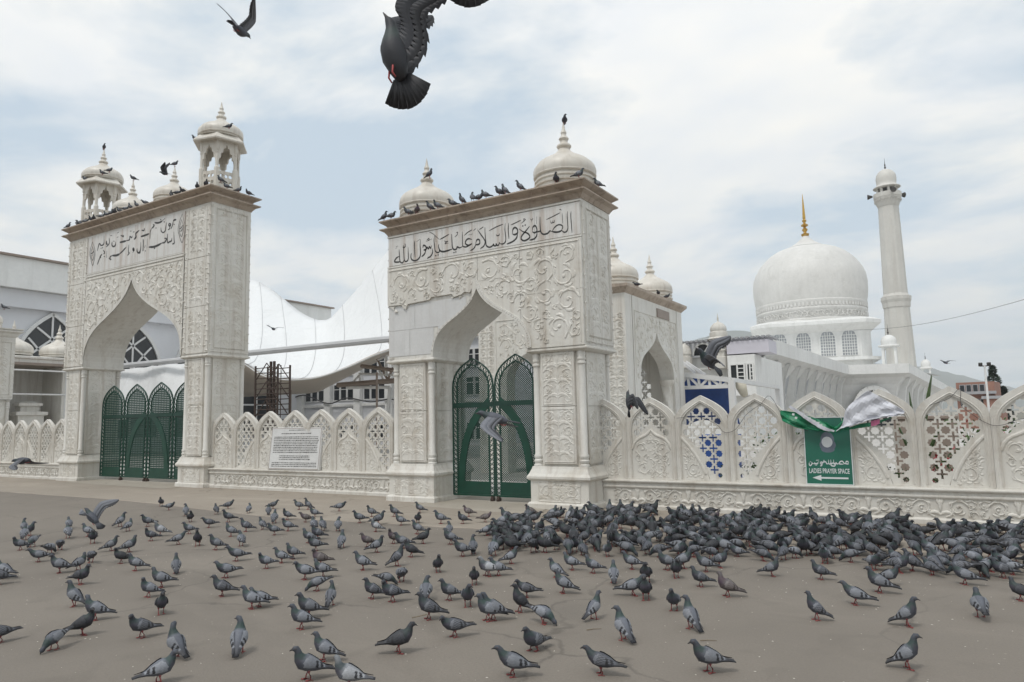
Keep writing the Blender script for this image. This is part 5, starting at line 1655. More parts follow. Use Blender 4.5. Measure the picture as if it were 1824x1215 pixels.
# ---- long white block across the court
mbk = thing('office_block', 'long low white block with rows of dark windows behind the white tent', 'building', (-44, 40, 0))
mb = MB(); mb.box(-26, 18, 0, 12, 0, 7.4); mb.build('wall', M['bluewhite'], mbk)
mb = MB(); mb.box(-26.3, 18.3, -.3, 12.3, 7.41, 7.8); mb.build('parapet', M['white'], mbk)
mb = MB(); mb.box(-26, 18, -.12, 0, 2.95, 3.15); mb.build('string_course', M['white'], mbk)
for k, x in enumerate([-25, -22, -19, -16, -13, -10, -7, -4, -1, 2.2, 5.4, 8.6, 11.8, 15]):
    mb = MB(); mb.box(x - .1, x + .55, -.35, 0, 0, 7.4); mb.build('pilaster', M['white'], mbk)
    for z0, z1 in ((3.45, 4.65), (.4, 1.5), (5.4, 6.6)):
        for j in range(3):
            xa = x + .72 + j * .74
            mb = MB(); mb.box(xa, xa + .6, -.02, .02, z0, z1); w_ = mb.build('window', M['glass'], mbk)
            mb = MB(); rect_band(mb, xa - .06, xa + .66, z0 - .06, z1 + .06, -.07, .0, .07); mb.box(xa - .06, xa + .66, -.05, 0, z0 + (z1 - z0) * .68, z0 + (z1 - z0) * .68 + .05); mb.build('window_frame', M['steelw'], w_)
cb = MB()
pts = []
xx = [(380, 700), (425, 707), (452, 702), (480, 712), (505, 717), (540, 704), (585, 719), (618, 709), (660, 716), (694, 711), (720, 716)]
cb.tube(smooth_path([onY(x, y, 39.55) for x, y in xx], 5), .05, 5)
tag(cb.build('wall_cable', M['cable']), 'black cable looping along the white block behind the tent', 'cable')

# ---- white tensile tent over the court, with its edge beam
tn = thing('white_tent', 'huge white tensile tent stretched over the court between the two gateways', 'tent', (-27, 24, 0))
TL = Vector((-27, 24, 0))
rimp = [(-52, 3.6), (-46, 2.6), (-40, 2.3), (-36, 3.0), (-32.4, 4.95), (-30.6, 4.88), (-28.9, 4.13), (-27.5, 3.84), (-26.3, 3.75), (-24.8, 3.81), (-23, 4.16), (-20.6, 4.75), (-17.5, 5.0), (-14, 4.9), (-11, 4.7)]
topp = [(-66, 5.3), (-58, 5.4), (-51, 5.6), (-46.5, 8.5), (-43.5, 11.6), (-40.6, 11.7), (-39.1, 11.2), (-37.4, 10.2), (-35.2, 8.8), (-33.2, 8.2), (-31.7, 9.0), (-30.2, 10.1), (-28, 11.9), (-25, 14.2), (-20, 12), (-14, 10)]
def interp(P, n):
    Q = smooth_path([Vector((a, b_, 0)) for a, b_ in P], 6)
    return [Q[int(round(i * (len(Q) - 1) / n))] for i in range(n + 1)]
NU, NV = 72, 14
A, B = interp(rimp, NU), interp(topp, NU)
mb = MB(); vs_, fs_ = [], []
for j in range(NV + 1):
    v = j / NV
    for i in range(NU + 1):
        x = A[i].x + (B[i].x - A[i].x) * v
        y = 23.2 + 8.3 * v ** .8
        z = A[i].y + (B[i].y - A[i].y) * (v ** 1.05) - .35 * math.sin(math.pi * v) + .07 * math.sin(x * 1.7 + v * 3) * math.sin(math.pi * v) + .1 * math.sin(x * .9 + v * 7) * (1 - v) * v * 2
        vs_.append(tuple(Vector((x, y, z)) - TL))
for j in range(NV):
    for i in range(NU): k = j * (NU + 1) + i; fs_.append((k, k + 1, k + NU + 2, k + NU + 1))
mb.add(vs_, fs_); can = mb.build('canopy', M['tent'], tn, 'all')
sm = can.modifiers.new('thickness', 'SOLIDIFY'); sm.thickness = .02
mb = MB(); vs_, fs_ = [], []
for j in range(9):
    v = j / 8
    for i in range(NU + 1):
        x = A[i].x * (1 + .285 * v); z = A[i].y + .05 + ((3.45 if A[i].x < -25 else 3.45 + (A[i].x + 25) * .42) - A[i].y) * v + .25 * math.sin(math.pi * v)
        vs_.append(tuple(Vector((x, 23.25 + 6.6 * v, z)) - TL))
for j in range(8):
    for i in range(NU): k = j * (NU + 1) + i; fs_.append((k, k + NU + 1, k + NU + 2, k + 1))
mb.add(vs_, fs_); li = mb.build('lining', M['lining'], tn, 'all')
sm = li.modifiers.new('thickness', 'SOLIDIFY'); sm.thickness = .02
mb = MB(); mb.tube([(-46.5 + 27, -.95, 5.29), (-12 + 27, -.95, 5.24)], .15, 8); mb.build('edge_beam', M['beam'], tn, True)
for i0 in range(6, NU, 7):
    mb = MB(); mb.tube([Vector(can.data.vertices[j * (NU + 1) + i0].co) + Vector((0, -.012, .012)) for j in range(NV + 1)], .014, 4); mb.build('seam', M['beam'], tn)
mb = MB(); mb.tube(smooth_path([(p.x + 27, 23.18 - 24, p.y + .01) for p in A], 2), .03, 5); mb.build('rim_cord', M['steelw'], tn)
for x, zt in ((-28.6, 3.4), (-22.7, 4.0)):
    mb = MB(); mb.tube([(x + 27, 0.8, 0), (x + 27, .8, zt)], .05, 8); mb.build('prop', M['steelb'], tn)

mb = MB(); vs_, fs_ = [], []
rn = random.Random(8)
for i in range(49):
    f = i / 48
    x = -46 + 13.2 * f
    for j in range(9):
        v = j / 8
        fold = .16 * math.sin(i * .9 + v * 2.2) * v + .1 * math.sin(i * .37 - v * 4)
        vs_.append(tuple(Vector((x + .8 * v * (f - .5), 23.5 + fold - .9 * v, 5.15 + .02 * math.sin(i) - (5.15 - 1.7 - .9 * f) * v)) - TL))
for i in range(48):
    for j in range(8): k = i * 9 + j; fs_.append((k, k + 1, k + 10, k + 9))
mb.add(vs_, fs_); hsh = mb.build('hanging_sheet', M['tent'], tn, 'all'); hsh.modifiers.new('thickness', 'SOLIDIFY').thickness = .02

# ---- lattice scaffold mast
sc_ = thing('scaffold_mast', 'rusty lattice steel mast standing under the white tent', 'scaffold', (-26.6, 22, 0))
w = .77
for sx in (-1, 1):
    for sy in (-1, 1):
        mb = MB(); mb.tube([(sx * w, sy * .35, 0), (sx * w, sy * .35, 4.4)], .05, 6); mb.build('post', M['iron'], sc_)
mb = MB()
for k in range(18):
    z = .2 + k * .24
    for sy in (-.35, .35): mb.tube([(-w, sy, z), (w, sy, z)], .022, 5)
for k in range(5):
    z = .3 + k * .85
    for sy in (-.35, .35): mb.tube([(-w, sy, z), (0, sy, z + .8)], .025, 5); mb.tube([(w, sy, z), (0, sy, z + .8)], .025, 5)
for x in (-.13, .1): mb.tube([(x, 0, 0), (x, 0, 4.6)], .07, 6)
for x in (-.5, .45): mb.tube([(x, .1, 0), (x, .1, 4.4)], .02, 5)
mb.build('rungs', M['iron'], sc_)

# ---- white and brown pipe trusses right of the tent
tr = thing('pipe_truss', 'white and brown pipe roof truss seen beside the right gateway', 'truss', (onY(665, 660, 26).x, 26, 0))
tl = lambda x, y, dy=0: onY(x, y, 26 + dy) - Vector((tr.location.x, 26, 0))
for a, b_, mt, r_ in (((644, 652), (706, 660), 'steelb', .1), ((640, 666), (702, 668), 'steelw', .06), ((602, 686), (706, 678), 'steelb', .13), ((618, 690), (694, 690), 'steelw', .08), ((640, 668), (628, 682), 'steelw', .05), ((640, 668), (642, 684), 'steelw', .05),
                      ((672, 640), (690, 676), 'steelb', .06), ((688, 632), (688, 670), 'steelw', .07), ((672, 642), (688, 634), 'steelw', .06), ((700, 655), (690, 678), 'steelb', .06), ((675, 655), (682, 676), 'steelw', .05), ((695, 690), (690, 760), 'steelw', .1), ((704, 690), (706, 760), 'steelw', .08)):
    mb = MB(); mb.tube([tl(*a), tl(*b_)], r_, 8); mb.build('pipe', M[mt], tr, True)

# ---- blue canopy on a white truss, right of the pavilion
bc = thing('blue_canopy', 'blue tarpaulin canopy on white steel truss behind the right wall', 'canopy', (onY(1303, 740, 24).x, 24, 0))
bl_ = lambda x, y, dy=0: onY(x, y, 24 + dy) - Vector((bc.location.x, 24, 0))
pa, pb = bl_(1210, 691), bl_(1303, 688)
pc, pd = bl_(1206, 666), bl_(1303, 677)
mb = MB(); mb.bar(pa, pb, .12, .12); mb.build('lower_chord', M['steelw'], bc)
mb = MB(); mb.bar(pc, pd, .17, .15); mb.build('upper_chord', M['steelw'], bc)
mb = MB()
n = 5
for k in range(n):
    f0, f1 = k / n, (k + 1) / n
    u0, u1, l0, l1 = pc.lerp(pd, f0), pc.lerp(pd, f1), pa.lerp(pb, f0), pa.lerp(pb, f1)
    mb.bar(u1, l1, .08, .07); mb.bar(*((u0, l1) if k % 2 else (l0, u1)), .08, .07)
mb.build('web_bars', M['steelw'], bc)
q1 = pd + Vector((0, 0, 0)); zz = pd.z
e2 = onZ(1385, 690, zz + 0.0) - Vector((bc.location.x, 24, 0))
mb = MB(); mb.bar(pd, e2, .2, .14, (0, 0, 1)); mb.build('side_beam', M['steelw'], bc)
mb = MB(); mb.box(pd.x - .1, pd.x + .1, -.1, .1, 0, pd.z + .02); mb.build('post', M['steelw'], bc)
mb = MB(); mb.box(e2.x - .1, e2.x + .1, e2.y - .1, e2.y + .1, 0, e2.z); mb.build('post', M['steelw'], bc)
for a, b_ in (((1214, 644), (1238, 664)), ((1222, 645), (1256, 668))):
    mb = MB(); mb.bar(bl_(*a, 1.5), bl_(*b_, .5), .1, .1); mb.build('brace', M['steelw'], bc)
mb = MB(); vs_, fs_ = [], []
for j in range(7):
    for i in range(13):
        u, v = i / 12, j / 6
        x = pa.x - 1.2 + (pb.x - pa.x + 1.0) * u
        vs_.append((x, .35 + 1.4 * (1 - v) + .06 * math.sin(i * 1.9 + j), 1.35 + (pd.z - 1.25) * v + .12 * math.sin(u * math.pi) * v - .15 * (1 - v) * math.sin(u * 9)))
for j in range(6):
    for i in range(12): k = j * 13 + i; fs_.append((k, k + 1, k + 14, k + 13))
mb.add(vs_, fs_); tb = mb.build('tarpaulin', M['blue'], bc, 'all'); tb.modifiers.new('thickness', 'SOLIDIFY').thickness = .015
mb = MB(); vs_, fs_ = [], []
a0, a1 = bl_(1308, 681, .4), bl_(1329, 684, .4)
for i in range(7):
    f = i / 6; t = a0.lerp(a1, f); dz = .42 * math.sin(math.pi * (.12 + .62 * f)) + .05
    for v in (0, .5, 1): vs_.append((t.x, t.y + .2 * v, t.z - dz * v))
for i in range(6):
    for v in range(2): fs_.append((i * 3 + v, i * 3 + v + 1, i * 3 + v + 4, i * 3 + v + 3))
mb.add(vs_, fs_); tb = mb.build('cream_flap', M['cream'], bc, 'all'); tb.modifiers.new('thickness', 'SOLIDIFY').thickness = .01

# ---- left inner kiosk gate with pipe frame
kz0 = atD(70, 650, 33)
kg = thing('kiosk_gate', 'small domed marble kiosk with open front and pipe frame behind the left wall', 'kiosk', (kz0.x - .6, kz0.y, 0))
zt = atD(70, 652, 33).z
mb = MB(); mb.box(-1.6, .6, 1.05, 2.6, 0, zt); mb.box(-1.6, .6, -1.75, -1.5, 0, zt); mb.box(-1.6, -1.3, -1.5, 1.05, 0, zt); mb.build('wall', M['marble2'], kg)
mb = MB(); mb.box(-1.7, .9, -1.9, 2.7, zt + .001, zt + .12); mb.build('eave_slab', M['steelb'], kg)
mb = MB(); mb.rect_profile(-1.55, .55, -1.7, 2.5, [(0, zt + .121), (0, zt + .3), (.08, zt + .34), (.08, zt + .42), (0, zt + .45)]); mb.build('cornice', M['marble2'], kg)
for yy in (-.75, 1.25): add_dome(kg, -.3, yy, zt + .2, .82, M['dome'], prof=DOME_PROF[6:], n=24)
mb = MB()
for a, b_ in (((.95, -1.7, 0), (.95, -1.7, zt)), ((.95, 1.05, 0), (.95, 1.05, zt)), ((.95, -1.7, zt - .25), (.95, 1.05, zt - .25)), ((.95, -1.7, zt - 1.35), (.95, 1.4, zt - 1.35))): mb.tube([a, b_], .04, 6)
mb.build('pipe_frame', M['steelw'], kg)
mb = MB(); mb.rect_profile(-.6, .2, -.6, .5, [(0, .0), (0, 2.3), (.12, 2.35), (.12, 2.5), (-.15, 2.52), (-.15, 2.75), (-.05, 2.78), (-.05, 2.9), (-.3, 3.0)]); mb.build('inner_pedestal', M['marble2'], kg)

# ---- brick house, conifer and lamp post at far right
bh = thing('brick_house', 'red brick house beyond the wall at far right, tin-edged flat roof', 'house', (0, 0, 0))
hp = atD(1748, 720, 62); bh.location = (hp.x, hp.y, 0); bh.rotation_euler = (0, 0, R(-8))
k = 62 / FPX
zt, zb_ = atD(1748, 680, 62).z, atD(1748, 697, 62).z
mb = MB(); mb.box(-36 * k, 22 * k, 0, 5, 0, zt); mb.build('wall', M['brick'], bh)
mb = MB(); mb.box(-37 * k, 24 * k, -.5, 0, zb_ - .25, zb_); mb.box(4 * k, 34 * k, -1.4, 3, zb_ - .7, zb_ - .45); mb.build('ledge', M['tin'], bh)
mb = MB(); mb.box(6 * k, 32 * k, -1.2, 3, 0, zb_ - .71); mb.build('porch', M['brick'], bh)
for u in (-30, -20, -10, 0):
    for z0 in (zb_ - 1.3, zt - .85):
        mb = MB(); mb.box(u * k, u * k + .34, -.03, .02, z0, z0 + .6); w_ = mb.build('window', M['glass'], bh)
        mb = MB(); rect_band(mb, u * k - .05, u * k + .39, z0 - .05, z0 + .65, -.06, .0, .06); mb.build('window_frame', M['tin'], w_)


def conifer(px, ytop, ybot, hwp, D, label, seed):
    c = atD(px, ybot, D); kk = D / FPX
    t = thing('conifer_tree', label, 'tree', (c.x, c.y, 0))
    zt, z0 = atD(px, ytop, D).z, 0.3
    mb = MB(); mb.tube([(0, 0, 0), (.05, 0, zt * .5), (0, 0, zt - .3)], .16, 8, .02); mb.build('trunk', M['bark'], t)
    rn = random.Random(seed); mb = MB()
    for i in range(2600):
        v = rn.random() ** .8
        z = z0 + (zt - z0) * v
        rr = hwp * kk * (1 - v) ** .55 * (1 + .25 * math.sin(z * 5 + seed)) * (.35 + .65 * rn.random() ** .4)
        a = rn.uniform(0, 6.283)
        p = Vector((rr * math.cos(a), rr * math.sin(a), z)); s = rn.uniform(.08, .2)
        d = Vector((math.cos(a), math.sin(a), rn.uniform(-.5, .5))).normalized() * s; e = Vector((-math.sin(a), math.cos(a), rn.uniform(-.6, .6))).normalized() * s * .5
        mb.quad(p - d, p + e, p + d, p - e)
    mb.build('crown', M['leafd'], t)


conifer(1772, 650, 700, 20, 70, 'dark green conifer standing beside the red brick house', 4)
conifer(1790, 688, 720, 14, 66, 'low dark shrubby conifer right of the brick house', 9)
lp = atD(1760, 715, 40)
la = thing('lamp_post', 'tall pale lamp post with floodlights in front of the brick house', 'lamp post', (lp.x, lp.y, 0))
zt = atD(1752, 650, 40).z
mb = MB(); mb.tube([(0, 0, 0), (0, 0, zt)], .075, 8, .05); mb.build('pole', M['steelw'], la, True)
mb = MB(); mb.bar((-.25, 0, zt - .05), (.25, 0, zt - .05), .05, .05); mb.build('cross_arm', M['iron'], la)
for sx in (-1, 1):
    mb = MB(); mb.obox(Matrix.Translation((sx * .2, -.1, zt + .04)) @ Matrix.Rotation(.5, 4, 'X'), .1, .06, .09); mb.build('floodlight', M['dark'], la)

# ---- the gateways, walls and gate leaves
right_gate(); left_gate(); far_left_gate()
BAYS = bay_meshes()
wall_run('long pierced marble wall right of the right gateway, with green sign', -5.5, 4.2, -5.52, ['fall', 'hump', 'fall', 'rise'][1:] and ['rise', 'hump', 'fall', 'rise', 'hump', 'fall', 'rise', 'hump', 'fall', 'rise', 'hump'])
wall_run('pierced marble wall between the two gateways, white plaque leaning on it', -17.1, -10.2, -16.75, ['hump', 'rise', 'hump', 'fall', 'rise', 'hump', 'fall', 'rise'])
wall_run('pierced marble wall left of the left gateway', -31.3, -24.7, -30.85, ['hump', 'fall', 'rise'])
yR, yL = 12.1, 12.62
gate_leaf('gate_leaf', 'left leaf of the two-leaf green iron gate in the right gateway', -8.93, -7.885, yR, .13, 2.95, 2.35, 1)
gate_leaf('gate_leaf', 'right leaf of the two-leaf green iron gate in the right gateway', -7.865, -6.82, yR, .13, 2.97, 2.35, -1)
for k, (nm, arc) in enumerate((('leftmost', 0), ('second from left', 1), ('third from left', -1), ('rightmost', 0))):
    x0 = -23.5 + k * 1.29
    gate_leaf('gate_leaf', nm + ' leaf of the four-leaf green gate in the left gateway', x0, x0 + 1.28, yL, .14, 3.01, 2.35, arc, 'slats', .055)

# ---- marble plaque leaning on the middle wall
pq = thing('marble_plaque', 'white marble plaque covered in fine black writing, leaning on the middle wall', 'plaque', (-13.83, 12.12, .53))
mb = MB(); mb.cbox(-.86, .86, -.04, .04, 0, 1.05, .015)
sl = mb.build('slab', M['bare'], pq); sl.rotation_euler = (R(-7), 0, R(3))
mb = MB()
rn = random.Random(12)
for r_ in range(22):
    z = .98 - r_ * .0425
    half = .74 if r_ not in (0, 2, 15, 16, 17) else (.25 if r_ == 0 else .5)
    if r_ in (1, 3, 14, 18): continue
    x = -half
    while x < half:
        l = rn.uniform(.02, .06); h = rn.uniform(.007, .013)
        mb.quad((x, -.0425, z - h), (x + l, -.0425, z - h * .6), (x + l, -.0425, z + h), (x, -.0425, z + h * .6)); x += l + rn.uniform(.006, .014)
wr = tag(mb.build('writing', M['ink'], sl), kind='stuff')
mb = MB(); rect_band(mb, -.84, .84, .02, 1.03, -.0415, -.035, .012); mb.build('border_line', M['steelb'], sl)

# ---- green sign
sg = thing('green_sign', 'green LADIES PRAYER SPACE sign with white arrow standing against the right wall', 'sign', (-1.645, 12.17, .527))
mb = MB(); mb.box(-.345, .345, -.012, .012, 0, 1.06); pn = mb.build('panel', M['signg'], sg)
pn.rotation_euler = (R(-3), 0, 0)
mb = MB(); rect_band(mb, -.345, .345, 0, 1.06, -.02, -.0125, .012); mb.build('edge_trim', M['signw'], pn)


def text_mesh(body, size, name):
    cu = bpy.data.curves.new(name, 'FONT'); cu.body = body; cu.size = size; cu.align_x = 'CENTER'; cu.extrude = 0.0; cu.resolution_u = 3; cu.offset = 0.0018
    o = bpy.data.objects.new(name, cu); COL.objects.link(o)
    bpy.context.view_layer.update()
    dg = bpy.context.evaluated_depsgraph_get()
    me = bpy.data.meshes.new_from_object(o.evaluated_get(dg))
    bpy.data.objects.remove(o)
    return me


def sign_text(body, size, x, z, wid, name):
    me = text_mesh(body, size, name)
    xs = [v.co.x for v in me.vertices]; s = wid / (max(xs) - min(xs)); c = (max(xs) + min(xs)) / 2
    for v in me.vertices: v.co = Vector(((v.co.x - c) * s + x, -.0135, v.co.y + z))
    me.materials.append(M['signw'])
    return link(name, me, pn)


sign_text('LADIES PRAYER SPACE', .105, 0, .178, .585, 'lettering')
# the Arabic line, drawn with the pen (origin at crop 1400,690; scale 6.75)
ARB = [[(750, 905), (742, 882), (722, 885), (720, 908), (750, 912)], [(720, 910), (700, 905), (680, 880), (655, 885), (640, 910), (690, 915)], [(640, 910), (615, 912), (605, 895), (600, 912), (580, 912), (578, 860)], [(600, 905), (560, 905), (545, 930), (580, 940), (600, 922)],
       [(545, 860), (543, 908), (520, 910), (520, 862)], [(520, 910), (495, 912), (485, 890), (455, 892), (445, 912)], [.9, (465, 872)], [(450, 912), (442, 895), (425, 895), (425, 915), (440, 915), (432, 935), (415, 940)],
       [(402, 862), (402, 912)], [(388, 890), (385, 912), (365, 912), (350, 912), (350, 895)], [.8, (375, 872)], [.8, (390, 870)], [.8, (358, 930)], [.8, (372, 930)], [(350, 912), (325, 912), (318, 895), (318, 915), (300, 938), (285, 925), (288, 900)], [.8, (300, 890)]]
mb = MB()
pen_strokes(mb, ARB, 1400, 690, 6.75, lambda x, y: Vector(((x - 1476.8) / 69.5 * .58, -.0137, .335 + (824 - y) / 116.0)), 7.5, 0)
mb.build('arabic_lettering', M['signw'], pn)
mb = MB()
mb.add([(-.25, -.0137, .105), (-.12, -.0137, .15), (-.12, -.0137, .06)], [(0, 2, 1)]); mb.quad((-.12, -.0137, .092), (.27, -.0137, .092), (.27, -.0137, .118), (-.12, -.0137, .118)); mb.build('arrow', M['signw'], pn)
mb = MB()
def disc(cx, cz, rx, rz, n=20): return [(cx + rx * math.cos(2 * math.pi * i / n), cz + rz * math.sin(2 * math.pi * i / n)) for i in range(n)]
for cx, cz, rx, rz, y in ((0, .62, .12, .1, -.0128), (0, .7, .1, .13, -.013), (0.0, .55, .1, .05, -.0129)):
    mb.add([(x, y, z) for x, z in disc(cx, cz, rx, rz)], [tuple(range(20))])
mb.build('head_scarf_print', M['signd'], pn)
mb = MB(); mb.add([(x, -.0142, z) for x, z in disc(-.005, .665, .08, .085)], [tuple(range(20))]); mb.build('blank_oval_print', M['signw'], pn)

# ---- crumpled banner hanging over the wall above the sign
bn = thing('crumpled_banner', 'crumpled green and white cloth banner sagging on the right wall above the sign', 'banner', (-1.4, 12.15, 1.4))
BL = Vector((-1.4, 12.15, 1.4))


def cloth(name, rows, mat, dy, seed, amp=.025, n=4):
    """cloth patch through rows of photo points, crumpled, standing off the wall"""
    rn = random.Random(seed)
    Rr = [smooth_path([onY(x, y, 12.1) for x, y in r_], n) for r_ in rows]
    m = min(len(r_) for r_ in Rr)
    cols = [smooth_path([Rr[j][i] for j in range(len(Rr))], 4) for i in range(m)]
    mb = MB(); vs_, fs_ = [], []
    k = len(cols[0])
    for i, c in enumerate(cols):
        for j, p in enumerate(c):
            vs_.append(tuple(p - BL + Vector((0, dy + amp * 2.6 * (abs((i * .31 + j * .22 + seed) % 2 - 1) - .5) + amp * 2.0 * (abs((i * .2 - j * .43) % 2 - 1) - .5) + rn.uniform(-amp, amp) * .35, rn.uniform(-.004, .004)))))
    for i in range(m - 1):
        for j in range(k - 1): fs_.append((i * k + j, i * k + j + 1, (i + 1) * k + j + 1, (i + 1) * k + j))
    mb.add(vs_, fs_)
    o = mb.build(name, mat, bn, False); o.modifiers.new('thickness', 'SOLIDIFY').thickness = .006
    return o


cloth('green_cloth', [[(1391, 731), (1420, 735), (1445, 742), (1470, 752), (1488, 760), (1505, 745)], [(1391, 742), (1420, 752), (1450, 762), (1475, 768), (1490, 768), (1506, 755)], [(1396, 751), (1422, 762), (1450, 766), (1475, 769), (1492, 769), (1506, 762)]], M['clothg'], -.03, 3, .02)
cloth('white_edge', [[(1408, 722), (1430, 735), (1450, 748), (1470, 760), (1488, 767)], [(1406, 726), (1428, 741), (1448, 755), (1468, 766), (1486, 769)]], M['cloth'], -.07, 5, .008)
cloth('white_back', [[(1546, 697), (1558, 701), (1575, 711), (1595, 722), (1612, 733)], [(1525, 712), (1540, 718), (1560, 725), (1585, 731), (1610, 737)], [(1508, 730), (1522, 740), (1545, 743), (1575, 741), (1606, 738)], [(1502, 755), (1515, 757), (1535, 752), (1560, 745), (1600, 740)], [(1490, 768), (1500, 763), (1520, 757), (1550, 748), (1590, 741)]], M['cloth'], -.09, 9, .014)
cloth('green_lining', [[(1500, 766), (1530, 756), (1560, 750), (1590, 743)], [(1510, 766), (1535, 762), (1555, 758), (1580, 748)]], M['clothg'], -.05, 4, .01)
cloth('pink_patch', [[(1552, 750), (1560, 748), (1568, 746)], [(1552, 759), (1560, 758), (1567, 754)]], M['pink'], -.065, 2, .004)
mb = MB()
for (x, y) in ((1430, 738), (1436, 741), (1444, 745), (1452, 750), (1459, 753), (1464, 757), (1420, 744), (1415, 738)):
    p = onY(x, y, 12.1) - BL; mb.quad(p + Vector((-.02, -.105, -.012)), p + Vector((.015, -.105, -.022)), p + Vector((.022, -.105, .012)), p + Vector((-.015, -.105, .016)))
mb.build('white_lettering', M['signw'], bn)

# ---- plants just behind the right wall
def blade_plant(x, y, blades, label):
    p = thing('blade_plant', label, 'plant', (x, y, 0))
    for (dx, dz, w, z0) in blades:
        mb = MB(); vs_, fs_ = [], []
        for i in range(7):
            t = i / 6; ww = w * math.sin(math.pi * (.08 + .9 * t)) ** .6
            cxx, zz = dx * t ** 1.3, z0 + dz * t
            vs_ += [(cxx - ww, .02 * math.sin(t * 5), zz), (cxx, -.03, zz + .01), (cxx + ww, .02, zz - .02)]
        for i in range(6):
            for k in range(2): fs_.append((i * 3 + k, i * 3 + k + 1, i * 3 + k + 4, i * 3 + k + 3))
        mb.add(vs_, fs_); mb.build('blade', M['leaf'], p)


pp = onY(1628, 733, 12.75)
blade_plant(pp.x, 12.75, [(.28, 1.6, .035, .6), (-.04, 1.35, .03, .6), (.2, 1.25, .03, .55), (-.25, 1.0, .03, .5), (.35, .95, .03, .5)], 'plant with long green blade leaves poking above the right wall')


def shrub(x, y, h, w, seed, label, flowers=0):
    s = thing('flowering_shrub' if flowers else 'leafy_shrub', label, 'shrub', (x, y, 0), 0, 'shrubs behind the pierced wall')
    rn = random.Random(seed); mb = MB()
    for k in range(6):
        a = rn.uniform(0, 6.28); mb.tube([(0, 0, 0), (w * .3 * math.cos(a), w * .3 * math.sin(a), h * .5), (w * .5 * math.cos(a), w * .5 * math.sin(a), h * .85)], .014, 5, .005)
    mb.build('stems', M['bark'], s)
    mb = MB(); fl = MB()
    for i in range(420):
        a, rr, z = rn.uniform(0, 6.28), w * .6 * rn.random() ** .5, h * (.15 + .85 * rn.random())
        p = Vector((rr * math.cos(a), rr * math.sin(a), z)); sz = rn.uniform(.025, .06)
        d = Vector((rn.uniform(-1, 1), rn.uniform(-1, 1), rn.uniform(-.3, 1))).normalized() * sz; e = d.cross(Vector((rn.uniform(-1, 1), rn.uniform(-1, 1), rn.uniform(-1, 1)))).normalized() * sz * .45
        (fl if flowers and rn.random() < flowers else mb).quad(p - d, p + e, p + d, p - e)
    mb.build('foliage', M['leaf'], s)
    if flowers: fl.build('blossoms', M['petal'], s)


for k, (x, yy, h, w, fl) in enumerate(((-3.3, 12.95, .75, .6, 0), (-2.2, 13.0, .7, .6, .12), (-.9, 12.95, .75, .6, 0), (.1, 12.95, 1.0, .75, .3), (1.0, 13.0, .95, .7, .2), (-4.5, 13.0, .6, .5, 0), (.55, 13.9, 1.5, 1.0, .12), (1.7, 13.6, 1.4, .9, .08), (-2.75, 14.2, 1.3, .9, 0))):
    shrub(x, yy, h, w, k, ['low green shrub behind the wall, left of the sign', 'low shrub with few red flowers behind the sign', 'green shrub behind the wall right of the sign', 'red flowered shrub behind the rightmost whole bay', 'red flowered shrub at the far right behind the wall', 'small shrub behind the wall by the right gateway', 'tall shrub further back behind the rightmost whole bay', 'tall shrub further back at the far right behind the wall', 'tall plain green shrub further back left of the sign'][k], fl)

# ---- parked things seen through the lattice
def crate(name, label, cat, x, y, w, d, h, mat):
    t = thing(name, label, cat, (x, y, 0))
    mb = MB(); mb.cbox(-w / 2, w / 2, -d / 2, d / 2, .06, h, .02); mb.build('tank_body', mat, t)
    mb = MB(); mb.cbox(-w / 2 - .02, w / 2 + .02, -d / 2 - .02, d / 2 + .02, h, h + .06, .01); mb.build('lid', mat, t)
    for sx in (-1, 1):
        for sy in (-1, 1):
            f = MB(); f.box(sx * (w / 2 - .06) - .03, sx * (w / 2 - .06) + .03, sy * (d / 2 - .06) - .03, sy * (d / 2 - .06) + .03, 0, .06); f.build('foot', M['iron'], t)


crate('blue_bin', 'blue bin glimpsed through the lattice left of the sign', 'bin', -4.0, 14.6, .7, .5, 1.2, M['blue'])
crate('brown_cabinet', 'dark brown cabinet glimpsed through the lattice right of the sign', 'cabinet', -.35, 15.0, 1.0, .6, 1.5, M['steelb'])

# ---- overhead wire and fence cord
mb = MB()
a, b_ = atD(1520, 588, 60), atD(1900, 512, 30)
mb.tube([a.lerp(b_, i / 14) - Vector((0, 0, .5 * math.sin(math.pi * i / 14))) for i in range(15)], .011, 4)
tag(mb.build('overhead_wire', M['cable']), 'thin black overhead wire crossing the sky in front of the minaret', 'wire')
mb = MB()
pts = [(1655, 722), (1690, 710), (1710, 692), (1712, 722), (1732, 738), (1750, 750), (1770, 758), (1790, 756), (1812, 748), (1850, 742)]
mb.tube(smooth_path([onY(x, y, 12.2) for x, y in pts], 4), .0035, 5)
tag(mb.build('fence_cord', M['cable']), 'thin dark cord draped along the rightmost arches of the wall', 'cord')
mb = MB()
pts = [(1205, 745), (1240, 742), (1275, 755), (1290, 770), (1310, 765), (1330, 738), (1355, 720), (1372, 706), (1400, 748), (1440, 768)]
mb.tube(smooth_path([onY(x, y, 12.2) for x, y in pts], 4), .0035, 5)
tag(mb.build('fence_cord', M['cable']), 'thin dark cord looping over the arches left of the sign', 'cord')


